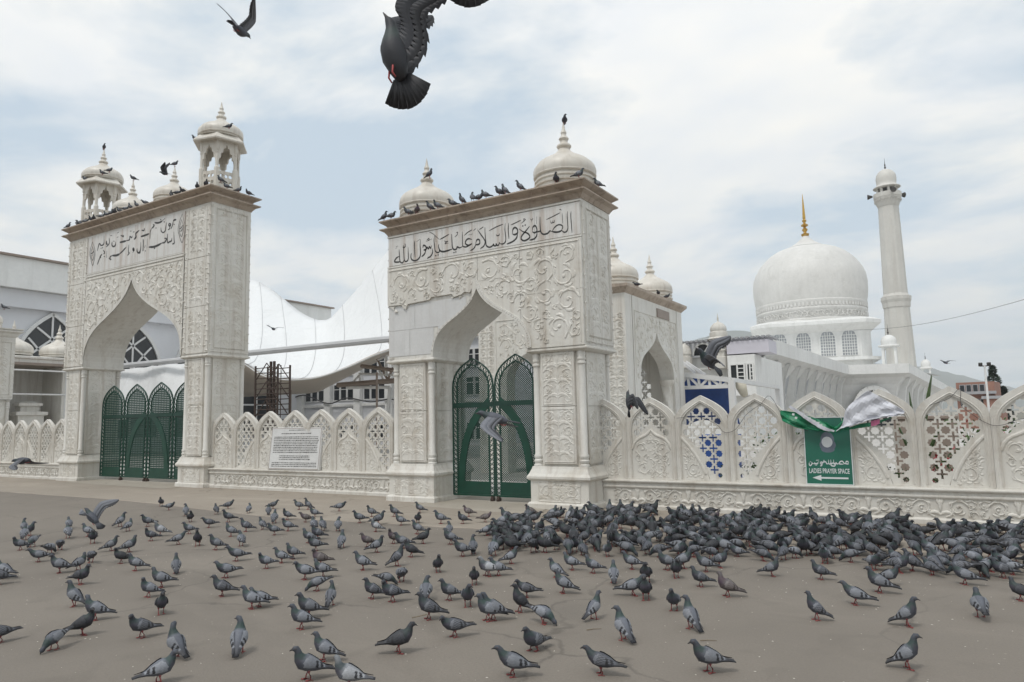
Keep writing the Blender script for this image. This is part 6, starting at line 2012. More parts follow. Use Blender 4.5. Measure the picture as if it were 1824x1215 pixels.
# ================================================================== pigeons
m, nt, b = new_mat('pigeon_plumage')
at_ = nt.nodes.new('ShaderNodeAttribute'); at_.attribute_name = 'Col'
oi = nt.nodes.new('ShaderNodeObjectInfo')
vr = nramp(nt, oi.outputs['Random'], 0, 1, .78, 1.18)
mul = nt.nodes.new('ShaderNodeVectorMath'); mul.operation = 'SCALE'; nt.links.new(at_.outputs['Color'], mul.inputs[0]); nt.links.new(vr, mul.inputs['Scale'])
ff = nnoise(nt, ncoord(nt, scale=(60, 130, 130)), 1.0, 3)
cc = nmix(nt, nramp(nt, ff, .35, .7, 0, .28), mul.outputs[0], (.03, .03, .035))
nt.links.new(cc, b.inputs['Base Color']); b.inputs['Roughness'].default_value = .62
nbump(nt, b, ff, .25, .003)
M['pigeon'] = m

PAL = {
    'bar': dict(body=(.13, .14, .165), breast=(.065, .072, .09), neck=(.03, .055, .05), head=(.06, .067, .082), wing=(.215, .226, .25), mid=(.215, .226, .25), bar=(.012, .012, .015), tip=(.035, .035, .04), tail=(.085, .09, .105), band=(.014, .014, .017)),
    'checker': dict(body=(.08, .086, .105), breast=(.05, .054, .068), neck=(.026, .045, .045), head=(.045, .05, .062), wing=(.17, .178, .2), mid=(.05, .052, .06), bar=(.018, .018, .02), tip=(.035, .035, .04), tail=(.08, .085, .1), band=(.018, .018, .02)),
    'dark': dict(body=(.032, .034, .04), breast=(.03, .032, .04), neck=(.028, .045, .042), head=(.03, .033, .04), wing=(.05, .052, .06), mid=(.032, .033, .038), bar=(.018, .018, .02), tip=(.022, .022, .025), tail=(.03, .031, .036), band=(.016, .016, .018)),
    'pied': dict(body=(.3, .31, .33), breast=(.16, .17, .2), neck=(.06, .08, .085), head=(.2, .21, .22), wing=(.42, .43, .45), mid=(.5, .5, .5), bar=(.03, .03, .035), tip=(.1, .1, .11), tail=(.2, .21, .23), band=(.05, .05, .055)),
    'brown': dict(body=(.13, .115, .115), breast=(.1, .08, .08), neck=(.09, .06, .07), head=(.1, .085, .085), wing=(.2, .175, .17), mid=(.11, .09, .085), bar=(.05, .035, .03), tip=(.07, .055, .05), tail=(.12, .1, .1), band=(.05, .04, .04))}
# spine from tail tip to beak tip: (x, z, half width, half height)
POSE = {
    'stand': [(-.195, .088, .024, .004), (-.15, .1, .026, .007), (-.105, .113, .03, .018), (-.06, .128, .045, .04), (-.01, .146, .056, .054), (.032, .164, .055, .057), (.056, .19, .04, .04), (.066, .216, .027, .028), (.071, .238, .0205, .022), (.082, .254, .0215, .0225), (.099, .256, .0175, .018), (.1115, .2515, .006, .007), (.13, .244, .0015, .002)],
    'alert': [(-.165, .052, .024, .004), (-.127, .075, .026, .007), (-.09, .097, .03, .018), (-.052, .122, .045, .04), (-.012, .15, .055, .053), (.02, .182, .05, .051), (.034, .215, .036, .037), (.04, .246, .024, .025), (.043, .268, .0195, .021), (.054, .284, .0215, .022), (.071, .286, .017, .0175), (.084, .281, .006, .007), (.105, .274, .0015, .002)],
    'walk': [(-.205, .112, .024, .004), (-.16, .118, .026, .007), (-.112, .122, .03, .018), (-.063, .13, .045, .04), (-.008, .14, .056, .053), (.04, .154, .052, .05), (.07, .174, .037, .037), (.088, .195, .026, .026), (.1, .213, .021, .022), (.114, .223, .0195, .0205), (.131, .223, .0145, .0155), (.144, .218, .006, .007), (.163, .21, .0015, .002)],
    'peck': [(-.19, .165, .024, .004), (-.148, .158, .026, .007), (-.103, .149, .03, .018), (-.055, .142, .046, .041), (-.003, .134, .056, .053), (.042, .12, .051, .05), (.074, .1, .036, .036), (.096, .078, .026, .026), (.11, .06, .0195, .02), (.123, .045, .0215, .022), (.131, .03, .0165, .017), (.137, .02, .006, .007), (.141, .004, .0015, .002)],
    'sit': [(-.19, .052, .024, .004), (-.147, .06, .026, .007), (-.103, .066, .03, .02), (-.056, .076, .047, .043), (-.005, .088, .058, .056), (.036, .106, .054, .054), (.058, .128, .042, .042), (.066, .15, .03, .031), (.073, .17, .023, .0245), (.085, .183, .02, .022), (.101, .185, .015, .016), (.114, .181, .006, .007), (.133, .175, .0015, .002)]}


def pigeon_mesh(name, pose, pl, turn=0.0, n=10, legs=True):
    P = PAL[pl]; S = POSE[pose]
    if pose in ('stand', 'alert', 'walk'): S = [(x, z - .03, w * 1.05, h * 1.05) for x, z, w, h in S]
    if pose == 'peck': S = [(x, z - .022 * min(1, (12 - k) / 7), w, h) for k, (x, z, w, h) in enumerate(S)]
    V, Fc, Cc = [], [], []
    L = len(S)
    nk = (6, L)

    def frame(k):
        a, c = S[max(k - 1, 0)], S[min(k + 1, L - 1)]
        t = Vector((c[0] - a[0], 0, c[1] - a[1])).normalized()
        return t, Vector((-t.z, 0, t.x))
    # head turn: rotate the head stations about the neck's vertical
    px, pz = S[7][0], S[7][1]

    def place(p, k):
        if turn and k >= 7:
            a = turn * min(1.0, (k - 6) / 2.0)
            dx, dy = p.x - px, p.y
            return Vector((px + dx * math.cos(a) - dy * math.sin(a), dx * math.sin(a) + dy * math.cos(a), p.z))
        return p
    for k, (x, z, w, h) in enumerate(S):
        t, up = frame(k)
        for i in range(n):
            a = 2 * math.pi * i / n
            p = Vector((x, w * math.sin(a), z)) + up * (h * math.cos(a))
            V.append(place(p, k))
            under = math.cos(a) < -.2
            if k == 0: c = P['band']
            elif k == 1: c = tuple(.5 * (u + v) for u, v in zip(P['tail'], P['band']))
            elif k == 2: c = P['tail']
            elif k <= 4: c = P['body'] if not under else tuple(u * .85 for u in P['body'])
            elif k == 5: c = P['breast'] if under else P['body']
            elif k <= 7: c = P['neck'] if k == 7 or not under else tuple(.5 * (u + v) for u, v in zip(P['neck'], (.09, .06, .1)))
            elif k <= 10: c = P['head']
            else: c = (.05, .045, .045)
            Cc.append(c)
    for k in range(L - 1):
        for i in range(n):
            j = (i + 1) % n; Fc.append((k * n + i, k * n + j, (k + 1) * n + j, (k + 1) * n + i))
    Fc.append(tuple(range(n - 1, -1, -1))); Fc.append(tuple((L - 1) * n + i for i in range(n)))
    # folded wings hugging the body
    NT, NS = 36, 8
    for sg in (-1, 1):
        b0 = len(V)
        for i in range(NT + 1):
            t = i / NT
            u = 5.15 - 4.75 * t                       # station index, breast to near tail tip
            k0 = int(u); f = u - k0; k1 = min(k0 + 1, L - 1)
            q = [S[k0][m_] + (S[k1][m_] - S[k0][m_]) * f for m_ in range(4)]
            tt, up = frame(k0)
            t2, up2 = frame(k1); up = (up * (1 - f) + up2 * f).normalized()
            w, h = max(q[2], .022) * 1.07 + .005, max(q[3], .016) * 1.05 + .005
            p0 = R(24 + 8 * (1 - t)); p1 = R(118 - 55 * t ** 1.2)
            if t < .08: p0, p1 = R(50), R(95)
            for j in range(NS + 1):
                s = j / NS; ph = p0 + (p1 - p0) * s
                rr = 1.0 if t > .1 else .93 + .7 * t
                V.append(Vector((q[0], sg * w * rr * math.sin(ph), q[1])) + up * (h * rr * math.cos(ph)))
                c = P['wing']
                if pl not in ('bar', 'pied') and .12 < t < .8: c = P['mid'] if (i // 3 + j) % 2 else P['wing']
                if pl == 'bar' and .12 < t < .5 and (i * 7 + j * 3) % 5 == 0: c = tuple(x * .9 for x in c)
                ts = t + .07 * (1 - s)
                if (.425 < ts < .505 and s > .14) or (.575 < ts < .68 and s > .05): c = P['bar']
                if t > .7 or (t > .6 and s > .75): c = tuple(P['tip'][q] + (P['tail'][q] - P['tip'][q]) * max(0, 1 - (t - .68) * 8) for q in range(3))
                Cc.append(c)
        for i in range(NT):
            for j in range(NS):
                a = b0 + i * (NS + 1) + j
                q = (a, a + 1, a + NS + 2, a + NS + 1)
                Fc.append(q if sg < 0 else q[::-1])
    # eyes
    t, up = frame(9)
    for sg in (-1, 1):
        c = place(Vector((S[9][0] + .006, sg * .0195, S[9][1] + .004)), 9)
        b0 = len(V)
        for dx, dz in ((-.0035, 0), (0, .0035), (.0035, 0), (0, -.0035)): V.append(c + Vector((dx, 0, dz))); Cc.append((.25, .07, .02))
        V.append(c + Vector((0, sg * .0022, 0))); Cc.append((.01, .01, .01))
        for i in range(4): Fc.append((b0 + i, b0 + (i + 1) % 4, b0 + 4))
    # legs and toes
    if legs:
        mbl = MB(); hz = S[4][1] - S[4][3] * .7
        pink = (.33, .07, .065)
        for sg, dx in ((-1, .012), (1, -.012)):
            hx = S[4][0] + .004
            mbl.tube([(hx - .004, sg * .024, hz + .012), (hx - .002, sg * .026, hz - .02)], .019, 6, .007, False)
            nb = len(mbl.v)
            mbl.tube([(hx - .002, sg * .026, hz - .0195), (hx + dx - .004, sg * .026, .03), (hx + dx, sg * .026, .006)], .0052, 5, .0045)
            for a in (-.5, 0, .5, 3.14): mbl.tube([(hx + dx, sg * .026, .006), (hx + dx + .033 * math.cos(a) * (.7 if a > 3 else 1), sg * .026 + .033 * math.sin(a), .003)], .0042, 4, .002)
        b0 = len(V)
        for v in mbl.v: V.append(Vector(v)); Cc.append(pink if v[2] < hz - .019 else P['body'])
        for f in mbl.f: Fc.append(tuple(b0 + i for i in f))
    me = bpy.data.meshes.new(name)
    me.from_pydata([tuple(v) for v in V], [], Fc)
    ca = me.color_attributes.new('Col', 'FLOAT_COLOR', 'POINT')
    ca.data.foreach_set('color', [x for c in Cc for x in (c[0], c[1], c[2], 1.0)])
    me.polygons.foreach_set('use_smooth', [True] * len(me.polygons))
    me.materials.append(M['pigeon']); me.update()
    return me


def flyer_mesh(name, pl, dihedral, sweep, fan, fold=0.0, droop=0.0, fwd=0.0, troll=0.0):
    """pigeon in flight: wings opened by dihedral (radians up), tail fanned"""
    P = PAL[pl]
    S = [(-.1, -.004, .03, .012), (-.06, 0, .042, .034), (-.01, 0, .05, .048), (.035, .004, .047, .046), (.065, .012, .035, .035), (.088, .021, .027, .027), (.108, .028, .0215, .022), (.124, .031, .019, .02), (.139, .029, .014, .015), (.15, .024, .006, .007), (.168, .017, .0015, .002)]
    V, Fc, Cc = [], [], []
    n, L = 10, len(S)
    for k, (x, z, w, h) in enumerate(S):
        for i in range(n):
            a = 2 * math.pi * i / n
            V.append(Vector((x, w * math.sin(a), z + h * math.cos(a))))
            Cc.append(P['tail'] if k == 0 else P['body'] if k < 4 else P['neck'] if k < 6 else P['head'] if k < 9 else (.05, .045, .045))
    for k in range(L - 1):
        for i in range(n):
            j = (i + 1) % n; Fc.append((k * n + i, k * n + j, (k + 1) * n + j, (k + 1) * n + i))
    Fc.append(tuple(range(n - 1, -1, -1))); Fc.append(tuple((L - 1) * n + i for i in range(n)))

    def plate_(P0, P1, cols, th=.0025):
        """two point rows joined as a thin closed strip"""
        b0 = len(V); m_ = len(P0)
        for (p, q), c in zip(zip(P0, P1), cols):
            for o in (-th, th): V.append(p + Vector((0, 0, o))); V.append(q + Vector((0, 0, o * .4)))
            Cc.extend([c[0], c[1], c[0], c[1]])
        for i in range(m_ - 1):
            a, c = b0 + i * 4, b0 + i * 4 + 4
            Fc.append((a, c, c + 1, a + 1)); Fc.append((a + 2, a + 3, c + 3, c + 2)); Fc.append((a + 1, c + 1, c + 3, a + 3)); Fc.append((a, a + 2, c + 2, c))
    # tail feathers
    N = 12
    for i in range(N):
        a = (-.5 + (i + .5) / N) * 2 * fan
        da = fan / N * 1.15
        p0 = [Vector((-.085, .02 * math.sin(a - da) * 2, .001 * (i % 2))), Vector((-.085, .02 * math.sin(a + da) * 2, .001 * (i % 2)))]
        ln = .125 - .012 * abs(a) / max(fan, .01)
        p1 = [Vector((-.085 - ln * math.cos(a - da), ln * math.sin(a - da), -.006 + .002 * (i % 2))), Vector((-.085 - ln * math.cos(a + da), ln * math.sin(a + da), -.006 + .002 * (i % 2)))]
        tr_ = lambda p: Vector((p.x, p.y * math.cos(troll) - p.z * math.sin(troll), p.y * math.sin(troll) + p.z * math.cos(troll)))
        plate_([tr_(p) for p in p0], [tr_(p) for p in p1], [(P['tail'], P['band'])] * 2)
    # wings: arm + hand, trailing edge scalloped by the flight feathers
    for sg in (-1, 1):
        def wp(u, c):
            """u along span 0..1, c chord 0 leading .. 1 trailing"""
            span = .31 * (1 - fold * .45)
            y = span * u
            lead = .05 + .035 * math.sin(min(1, u / .45) * math.pi / 2) - max(0, u - .45) ** 1.3 * (.16 + sweep)
            ch = .125 * (1 - .1 * u) * (1.0 if u < .55 else max(.1, 1 - ((u - .55) / .45) ** 2.2 * .85))
            x = lead - ch * c
            bend = dihedral - droop * max(0, u - .4)
            z = .02 + .006 * math.sin(c * 3.1)
            yy = .03 + y * math.cos(dihedral) if u < .45 else .03 + span * .45 * math.cos(dihedral) + span * (u - .45) * math.cos(bend)
            zz = y * math.sin(dihedral) if u < .45 else span * .45 * math.sin(dihedral) + span * (u - .45) * math.sin(bend)
            xr, zr_ = x - .045, z + zz - .02
            k = fwd * min(1.0, u * 3)
            return Vector((.045 + xr * math.cos(k) + zr_ * math.sin(k), sg * yy, .02 - xr * math.sin(k) + zr_ * math.cos(k)))
        K = 22
        for i in range(K):
            u0, u1 = i / K, (i + 1.12) / K
            u1 = min(u1, 1.0)
            te = 1.0 + (.05 if i % 2 else 0)
            for (c0, c1, ca_, cb_) in ((0, .45, P['wing'], P['wing']), (.45, .8, P['wing'] if i > 11 else P['wing'], P['bar'] if i < 12 else P['tip']), (.8, te, tuple(x * .8 for x in P['wing']) if i < 12 else P['tip'], P['tip'])):
                plate_([wp(u0, c0), wp(u1, c0)], [wp(u0, c1), wp(u1, c1 - (.05 if c1 > .9 else 0))], [(ca_, cb_)] * 2, .003 if c0 == 0 else .0015)
    # feet tucked under the tail
    mbl = MB()
    for sg in (-1, 1): mbl.tube([(-.05, sg * .02, -.03), (-.075, sg * .02, -.042), (-.095, sg * .021, -.036)], .0045, 5, .003)
    b0 = len(V)
    for v in mbl.v: V.append(Vector(v)); Cc.append((.4, .07, .07))
    for f in mbl.f: Fc.append(tuple(b0 + i for i in f))
    me = bpy.data.meshes.new(name)
    me.from_pydata([tuple(v) for v in V], [], Fc)
    ca = me.color_attributes.new('Col', 'FLOAT_COLOR', 'POINT')
    ca.data.foreach_set('color', [x for c in Cc for x in (c[0], c[1], c[2], 1.0)])
    me.polygons.foreach_set('use_smooth', [True] * len(me.polygons))
    me.materials.append(M['pigeon']); me.update()
    return me


PM = {}


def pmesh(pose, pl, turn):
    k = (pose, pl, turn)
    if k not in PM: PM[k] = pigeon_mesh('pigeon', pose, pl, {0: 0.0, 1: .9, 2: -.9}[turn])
    return PM[k]


def head_angle(P, hd):
    """world yaw so that the bird appears to face L/R/B(away)/F(towards) in the photograph"""
    v = Vector((P.x, P.y)).normalized(); r_ = Vector((v.y, -v.x))
    d = Vector((0, 0))
    for ch in hd:
        d += {'L': -r_, 'R': r_, 'B': v, 'F': -v}[ch]
    return math.atan2(d.y, d.x)


ALLP = []        # (object, px, zone, description key)
prn = random.Random(2024)


def put_pigeon(P, hd, pose, pl, scale=1.0, jit=.35, turn=None):
    t = prn.choice((0, 0, 0, 1, 2)) if turn is None else turn
    if pose == 'peck': t = 0
    scale *= .88
    if pl == 'bar' and prn.random() < .035: pl = 'pied'
    tilt = prn.uniform(-.1, .1) if pose in ('stand', 'walk', 'alert') else 0
    o = link('pigeon', pmesh(pose, pl, t), None, P, (prn.uniform(-.04, .04), tilt, head_angle(P, hd) + prn.uniform(-jit, jit)), (scale * prn.uniform(.97, 1.04), scale * prn.uniform(.94, 1.06), scale))
    return o


PN = {'bar': 'grey', 'checker': 'dark-chequered', 'dark': 'blackish', 'brown': 'brownish'}
HN = {'L': 'facing left', 'R': 'facing right', 'B': 'tail-on', 'F': 'head-on', 'BL': 'turned away left', 'BR': 'turned away right', 'FL': 'turned frontward left', 'FR': 'turned frontward right'}
QN = {'stand': 'standing', 'alert': 'upright', 'walk': 'walking', 'peck': 'pecking', 'sit': 'crouching'}
POS = {'s': 'stand', 'a': 'alert', 'w': 'walk', 'p': 'peck', 'c': 'sit'}
PLM = {'b': 'bar', 'k': 'checker', 'd': 'dark', 'r': 'brown'}
# zoomed photo regions: (origin x, origin y, scale) then "x y heading pose plumage"
GROUND = [
    (0, 870, 3.522, """150 278 B a b;185 296 FR s b;430 252 B s b;425 312 B s b;547 302 BL s b;580 346 F s d;755 240 BR a b;803 268 BR s b;925 240 L s b;1000 300 L s b;945 330 L s k;150 322 B s b;125 388 L s b;205 366 FL p b;
240 462 L w b;310 414 BR p b;375 388 B p k;700 392 R s b;812 400 R s b;1060 137 R w b;1010 112 F s k;1165 172 B s b;1195 212 F s d;1185 286 L s b;1310 246 L w k;1120 352 R w b;1240 362 F a d;1350 387 L s b;1105 532 B a b;
1355 162 B s k;1432 132 R w k;1430 212 L s b;1540 272 L s k;1445 302 L s b;1512 362 B s b;1560 157 B s b;1480 457 L w b;370 532 L s b;495 512 BR s b;570 467 B p k;755 472 L s d;845 518 L s b;1010 622 L s b;925 684 L s b;
1415 562 L w b;1390 678 L s k;1575 757 L s b;505 604 FR s d;460 742 BL a b;590 828 L s b;525 922 R s d;340 1012 FL p b;1010 792 F s d;885 938 L s k;1100 1062 BL a b;1500 1034 B a b;1000 1225 R s b;20 566 BL s b;-15 604 L s k;-5 968 L w k"""),
    (450, 870, 3.521, """60 258 BL s b;130 132 R w k;98 168 B s b;135 217 B s b;215 197 L s b;135 293 L s b;220 268 L s b;290 137 L s b;345 137 L a b;388 182 L s b;330 212 L w r;545 147 R w b;385 262 B s b;440 267 B s b;535 267 B s b;350 343 L s b;395 392 L s b;
400 322 L s k;560 372 B a b;670 217 L s b;745 182 L s b;790 227 R s k;770 272 L s b;885 182 L s b;930 232 L s b;720 367 L s r;780 402 R s b;1045 157 L s b;1035 222 F s d;1030 287 L s b;1070 347 R s d;880 347 L s r;940 377 L s b;990 432 L s d;
910 487 R a k;1180 227 L s b;1355 182 L s r;1315 227 L s k;1460 217 R w r;1570 242 R s b;1470 297 R w b;1240 352 L s b;1235 292 B s b;1385 412 B a b;1315 427 L s b;1510 422 B s b;85 503 L s b;180 468 L s b;250 443 L s b;425 488 L s r;
325 573 L w b;440 558 L s b;405 643 L p b;490 734 B a b;690 513 L s b;745 693 L s k;875 713 L s k;935 588 B p b;840 612 R p b;1165 528 F s d;1390 607 F s d;1480 553 L s b;1540 548 L s b;1230 703 L s b;1350 743 F s k;1100 823 L s k;1090 703 B s b;
1265 933 L w k;1470 833 L s b;345 813 L s b;300 884 L s b;440 1084 L s b;340 1203 L s b;600 1262 L s b;920 1034 R s d;40 742 L w b"""),
    (860, 870, 3.521, """20 548 L s b;180 473 R s b;225 778 L a d;275 684 L w k;60 828 L s b;380 850 FR p b;320 1019 FL c k;180 1180 L w b;740 1168 L w k;1420 1154 L s b;880 950 BL a b;700 820 BR a b;1300 878 BL a b;1200 768 F s k;500 658 L s b;455 558 BL s b;560 513 L s b;
690 533 L s b;820 593 B a b;935 508 L s b;1030 594 F s d;950 674 R w b;1025 703 F s d;1155 513 L s b;1215 563 F s d;1260 503 R s b;1365 618 L s k;1530 679 L s r;1400 523 L s b;1490 498 R s k;300 183 L s r;130 243 R s b;40 293 R s k;440 193 R s b;495 190 F s k;545 208 BR a b;
600 218 L a b;700 163 L s b;812 160 B a b;1262 185 B a b;1310 205 F s d;1382 195 L a k;1450 218 R s r;1640 203 L p b"""),
    (1340, 870, 3.523, """130 553 R s b;430 573 L s k;645 731 L w b;400 828 L a k;985 869 R a b;985 1134 R a b;1435 809 B s b;795 654 L s b;1330 604 L w b;1680 705 L s d;860 606 R s b;1460 545 R w b;430 395 F s d;470 208 L p k;625 252 R s b;760 288 L s b;800 247 F p k;1290 268 R w k;1510 274 R s k;1640 278 R s b;
1650 335 R s b;930 530 R s k;1570 520 L s b;220 222 F s k;340 345 F s r""")]
zone = lambda x, y: ('before left gateway' if x < 365 else 'before middle wall' if x < 690 else 'before right gateway' if x < 1050 else 'before right wall')
row = lambda y: 'near rows' if y > 1085 else 'middle rows' if y > 985 else 'far rows'
for ox, oy, sc_k, txt in GROUND:
    for it in txt.replace('\n', '').split(';'):
        a = it.split()
        x, y = ox + float(a[0]) / sc_k, oy + float(a[1]) / sc_k
        P = onZ(x, y, 0.0)
        if P.y > 11.3: P.y = 11.3
        P.z = .012 if P.y > 9.2 else 0.0
        pose, pl = POS[a[3]], PLM[a[4]]
        s = prn.uniform(.9, 1.07)
        o = put_pigeon(P, a[2], pose, pl, s, .3)
        ALLP.append((o, x, '%s %s pigeon %s %s, %s' % (PN[pl], QN[pose], HN[a[2]], zone(x, y), row(y))))
        if a[0] == '920' and a[1] == '1034': BEAK = o
# the bird carrying a straw
mb = MB(); mb.tube([(0, -.03, 0), (0, .09, .004)], .004, 5)
st = mb.build('straw', M['straw'])
st.matrix_world = Matrix.Translation(BEAK.location) @ Matrix.Rotation(BEAK.rotation_euler.z, 4, 'Z') @ Matrix.Translation((.12, -.02, .25)) @ Matrix.Rotation(-1.1, 4, 'Z')
tag(st, 'short straw held in the beak of a dark pigeon', 'straw')

# the packed feeding flock in front of the right wall
poly = [(872, 962), (905, 932), (975, 922), (1060, 917), (1180, 912), (1300, 914), (1420, 922), (1560, 934), (1700, 946), (1840, 952), (1880, 1030), (1780, 1036), (1660, 1026), (1560, 1020), (1440, 1008), (1330, 1000), (1200, 994), (1080, 992), (980, 988), (900, 985)]


def in_poly(x, y):
    c = False; n = len(poly)
    for i in range(n):
        (xa, ya), (xb, yb) = poly[i], poly[(i + 1) % n]
        if (ya > y) != (yb > y) and x < (xb - xa) * (y - ya) / (yb - ya) + xa: c = not c
    return c


flock, tries = [], 0
while len(flock) < 330 and tries < 60000:
    tries += 1
    x, y = prn.uniform(870, 1880), prn.uniform(905, 1040)
    if not in_poly(x, y): continue
    if x > 1420 and prn.random() < .35: continue
    P = onZ(x, y, 0)
    if P.y > 11.75: continue
    dmin = .125 if x < 1420 else .15
    if any((P.x - q[0].x) ** 2 + (P.y - q[0].y) ** 2 < dmin ** 2 for q in flock): continue
    flock.append((P, x, y))
flock.sort(key=lambda q: -q[2])
NIND = 46
rest = []
for k, (P, x, y) in enumerate(flock):
    P.z = .012 if P.y > 9.2 else 0.0
    pose = prn.choice(('peck', 'peck', 'walk', 'stand', 'walk', 'sit', 'stand'))
    pl = prn.choice(('bar', 'checker', 'checker', 'bar', 'dark', 'checker', 'dark'))
    hd = prn.choice(('L', 'R', 'L', 'B', 'F', 'BL', 'FR', 'BR'))
    if k < NIND:
        o = put_pigeon(P, hd, pose, pl, prn.uniform(.9, 1.07), .5)
        ALLP.append((o, x, '%s %s pigeon %s at packed flock near edge' % (PN[pl], QN[pose], HN[hd])))
    else:
        rest.append((P, head_angle(P, hd) + prn.uniform(-.5, .5), pmesh(pose, pl, 0), prn.uniform(.9, 1.07)))
V, Fc, Cc = [], [], []
for P, rz, me, s in rest:
    Mx = Matrix.Translation(P) @ Matrix.Rotation(rz, 4, 'Z') @ Matrix.Scale(s, 4)
    b0 = len(V); V.extend(tuple(Mx @ v.co) for v in me.vertices)
    k = prn.uniform(.8, 1.15)
    for c in me.color_attributes['Col'].data: Cc.extend((c.color[0] * k, c.color[1] * k, c.color[2] * k, 1.0))
    Fc.extend(tuple(b0 + i for i in p.vertices) for p in me.polygons)
me = bpy.data.meshes.new('pigeon_flock'); me.from_pydata(V, [], Fc)
ca = me.color_attributes.new('Col', 'FLOAT_COLOR', 'POINT'); ca.data.foreach_set('color', Cc)
me.polygons.foreach_set('use_smooth', [True] * len(me.polygons)); me.materials.append(M['pigeon']); me.update()
tag(link('pigeon_flock', me), 'dense dark mass of feeding pigeons packed in front of the right wall', 'pigeons', None, 'stuff')

# perched birds: pixel of the feet, the depth plane they stand on, height they stand at
def perch(x, y, hd, pose, pl, Y=None, Z=None, desc='', sc=1.0, X=None):
    if Z is not None and Y is not None:
        P = onY(x, y, Y); P.z = Z
    elif X is not None: P = onX(x, y, X)
    else: P = onY(x, y, Y)
    if Z is not None: P.z = Z
    o = put_pigeon(P, hd, pose, pl, sc, .25)
    ALLP.append((o, x, '%s %s pigeon %s, perched on %s' % (PN[pl], QN[pose], HN[hd], desc)))


zc = 6.075
for x, hd, ps, pl in ((685, 'R', 'a', 'k'), (697, 'R', 's', 'b'), (727, 'L', 's', 'b'), (743, 'F', 's', 'r'), (766, 'L', 'a', 'b'), (779, 'L', 's', 'b'), (806, 'L', 'c', 'b'), (822, 'L', 'a', 'b'), (842, 'B', 'a', 'b'), (853, 'R', 'c', 'k'), (865, 'L', 's', 'b'), (889, 'L', 's', 'k'), (899, 'L', 'a', 'b'), (927, 'L', 'a', 'b'), (992, 'F', 's', 'd'), (1033, 'R', 's', 'b')):
    perch(x, 360, hd, POS[ps], PLM[pl], 11.5 - .03, zc, "right gateway's front cornice")
perch(1066, 338, 'L', 'alert', 'bar', None, 6.075, "the right gateway's end cornice", X=-5.43)
perch(1006, 222, 'F', 'sit', 'checker', 12.12, 6.06 + .63 * 2.33, "the tip of the right gateway's right dome")
perch(766, 318, 'R', 'alert', 'checker', 11.93, None, "the right gateway's left dome")
zl = 8.36
for x, hd, ps, pl in ((124, 'R', 'a', 'k'), (139, 'B', 'a', 'k'), (143, 'L', 'w', 'b'), (153, 'R', 'w', 'b'), (163, 'L', 's', 'k'), (168, 'F', 's', 'd'), (181, 'R', 's', 'b'), (190, 'L', 's', 'b'), (198, 'R', 'a', 'b'), (205, 'F', 's', 'd'), (213, 'L', 's', 'b'), (224, 'R', 'w', 'b'), (232, 'L', 'a', 'k'), (243, 'L', 'a', 'b'), (259, 'L', 'w', 'b'), (304, 'B', 'a', 'd'), (315, 'R', 'w', 'k'), (325, 'L', 's', 'd'), (350, 'F', 's', 'd'), (366, 'F', 's', 'd'), (391, 'L', 's', 'b')):
    perch(x, 370, hd, POS[ps], PLM[pl], 11.97 - .08, zl, "left gateway's front cornice")
for yy, hd in ((12.35, 'L'), (12.75, 'R'), (13.1, 'L')):
    o = put_pigeon(Vector((-17.02, yy, zl)), hd, 'stand', 'checker'); pxx = 400 + yy
    ALLP.append((o, pxx, '%s standing pigeon %s, perched on the left gateway\'s end cornice' % (PN['checker'], HN[hd])))
for x, hd, zz, ds in ((346, 'L', 9.93, 'left gateway\'s right kiosk eave'), (406, 'R', 9.93, 'left gateway\'s right kiosk eave'), (153, 'L', 9.93, 'left gateway\'s left kiosk eave'), (183, 'L', 9.93, 'left gateway\'s left kiosk eave'), (195, 'R', 9.93, 'left gateway\'s left kiosk eave')):
    perch(x, 300, hd, 'sit', 'checker', 11.97 + .05, zz, ds)
for x, hd, dx, zz, ds in ((188, 'F', -3.2, 11.24, 'left gateway\'s left kiosk tip'), (246, 'L', -1.32, 8.36 + 1.38, 'small dome beside the left kiosk'), (314, 'R', .95, 8.36 + 1.38, 'small dome beside the right kiosk')):
    o = put_pigeon(Vector((-20.92 + dx, 12.62, zz)), hd, 'stand', 'checker', 1.0, .2); ALLP.append((o, x, 'dark chequered standing pigeon %s, perched on %s' % (HN[hd], ds)))
for x, hd, yy in ((1113, 'L', 19.4), (1146, 'F', 21.2), (1163, 'R', 22.0)):
    o = put_pigeon(Vector((-7.5, yy, 5.46)), hd, 'walk', 'dark', 1.0, .3); ALLP.append((o, x, 'blackish walking pigeon %s, perched on the pavilion\'s cornice' % HN[hd]))
o = put_pigeon(onY(7, 552, 12.5), 'L', 'stand', 'bar', 1.1, .2); ALLP.append((o, 5, 'grey standing pigeon on the dome at the left edge'))
for x, y, hd in ((720 - 10, 0, 'R'),):
    pass

# flying birds: pixel, distance, orientation by image axes (nose direction right/up/away, back direction right/up/away)
def fly(x, y, D, nose, back, me, label, sc=1.0):
    P = atD(x, y, D)
    ax = lambda t: (CR * t[0] + CU * t[1] + CF * t[2]).normalized()
    f = ax(nose); u = ax(back); u = (u - f * u.dot(f)).normalized(); l = u.cross(f)
    o = link('flying_pigeon', me, None)
    Mx = Matrix(((f.x, l.x, u.x, 0), (f.y, l.y, u.y, 0), (f.z, l.z, u.z, 0), (0, 0, 0, 1)))
    o.matrix_world = Matrix.Translation(P) @ Mx @ Matrix.Scale(sc, 4)
    tag(o, label, 'pigeon', 'flying pigeons')
    return o


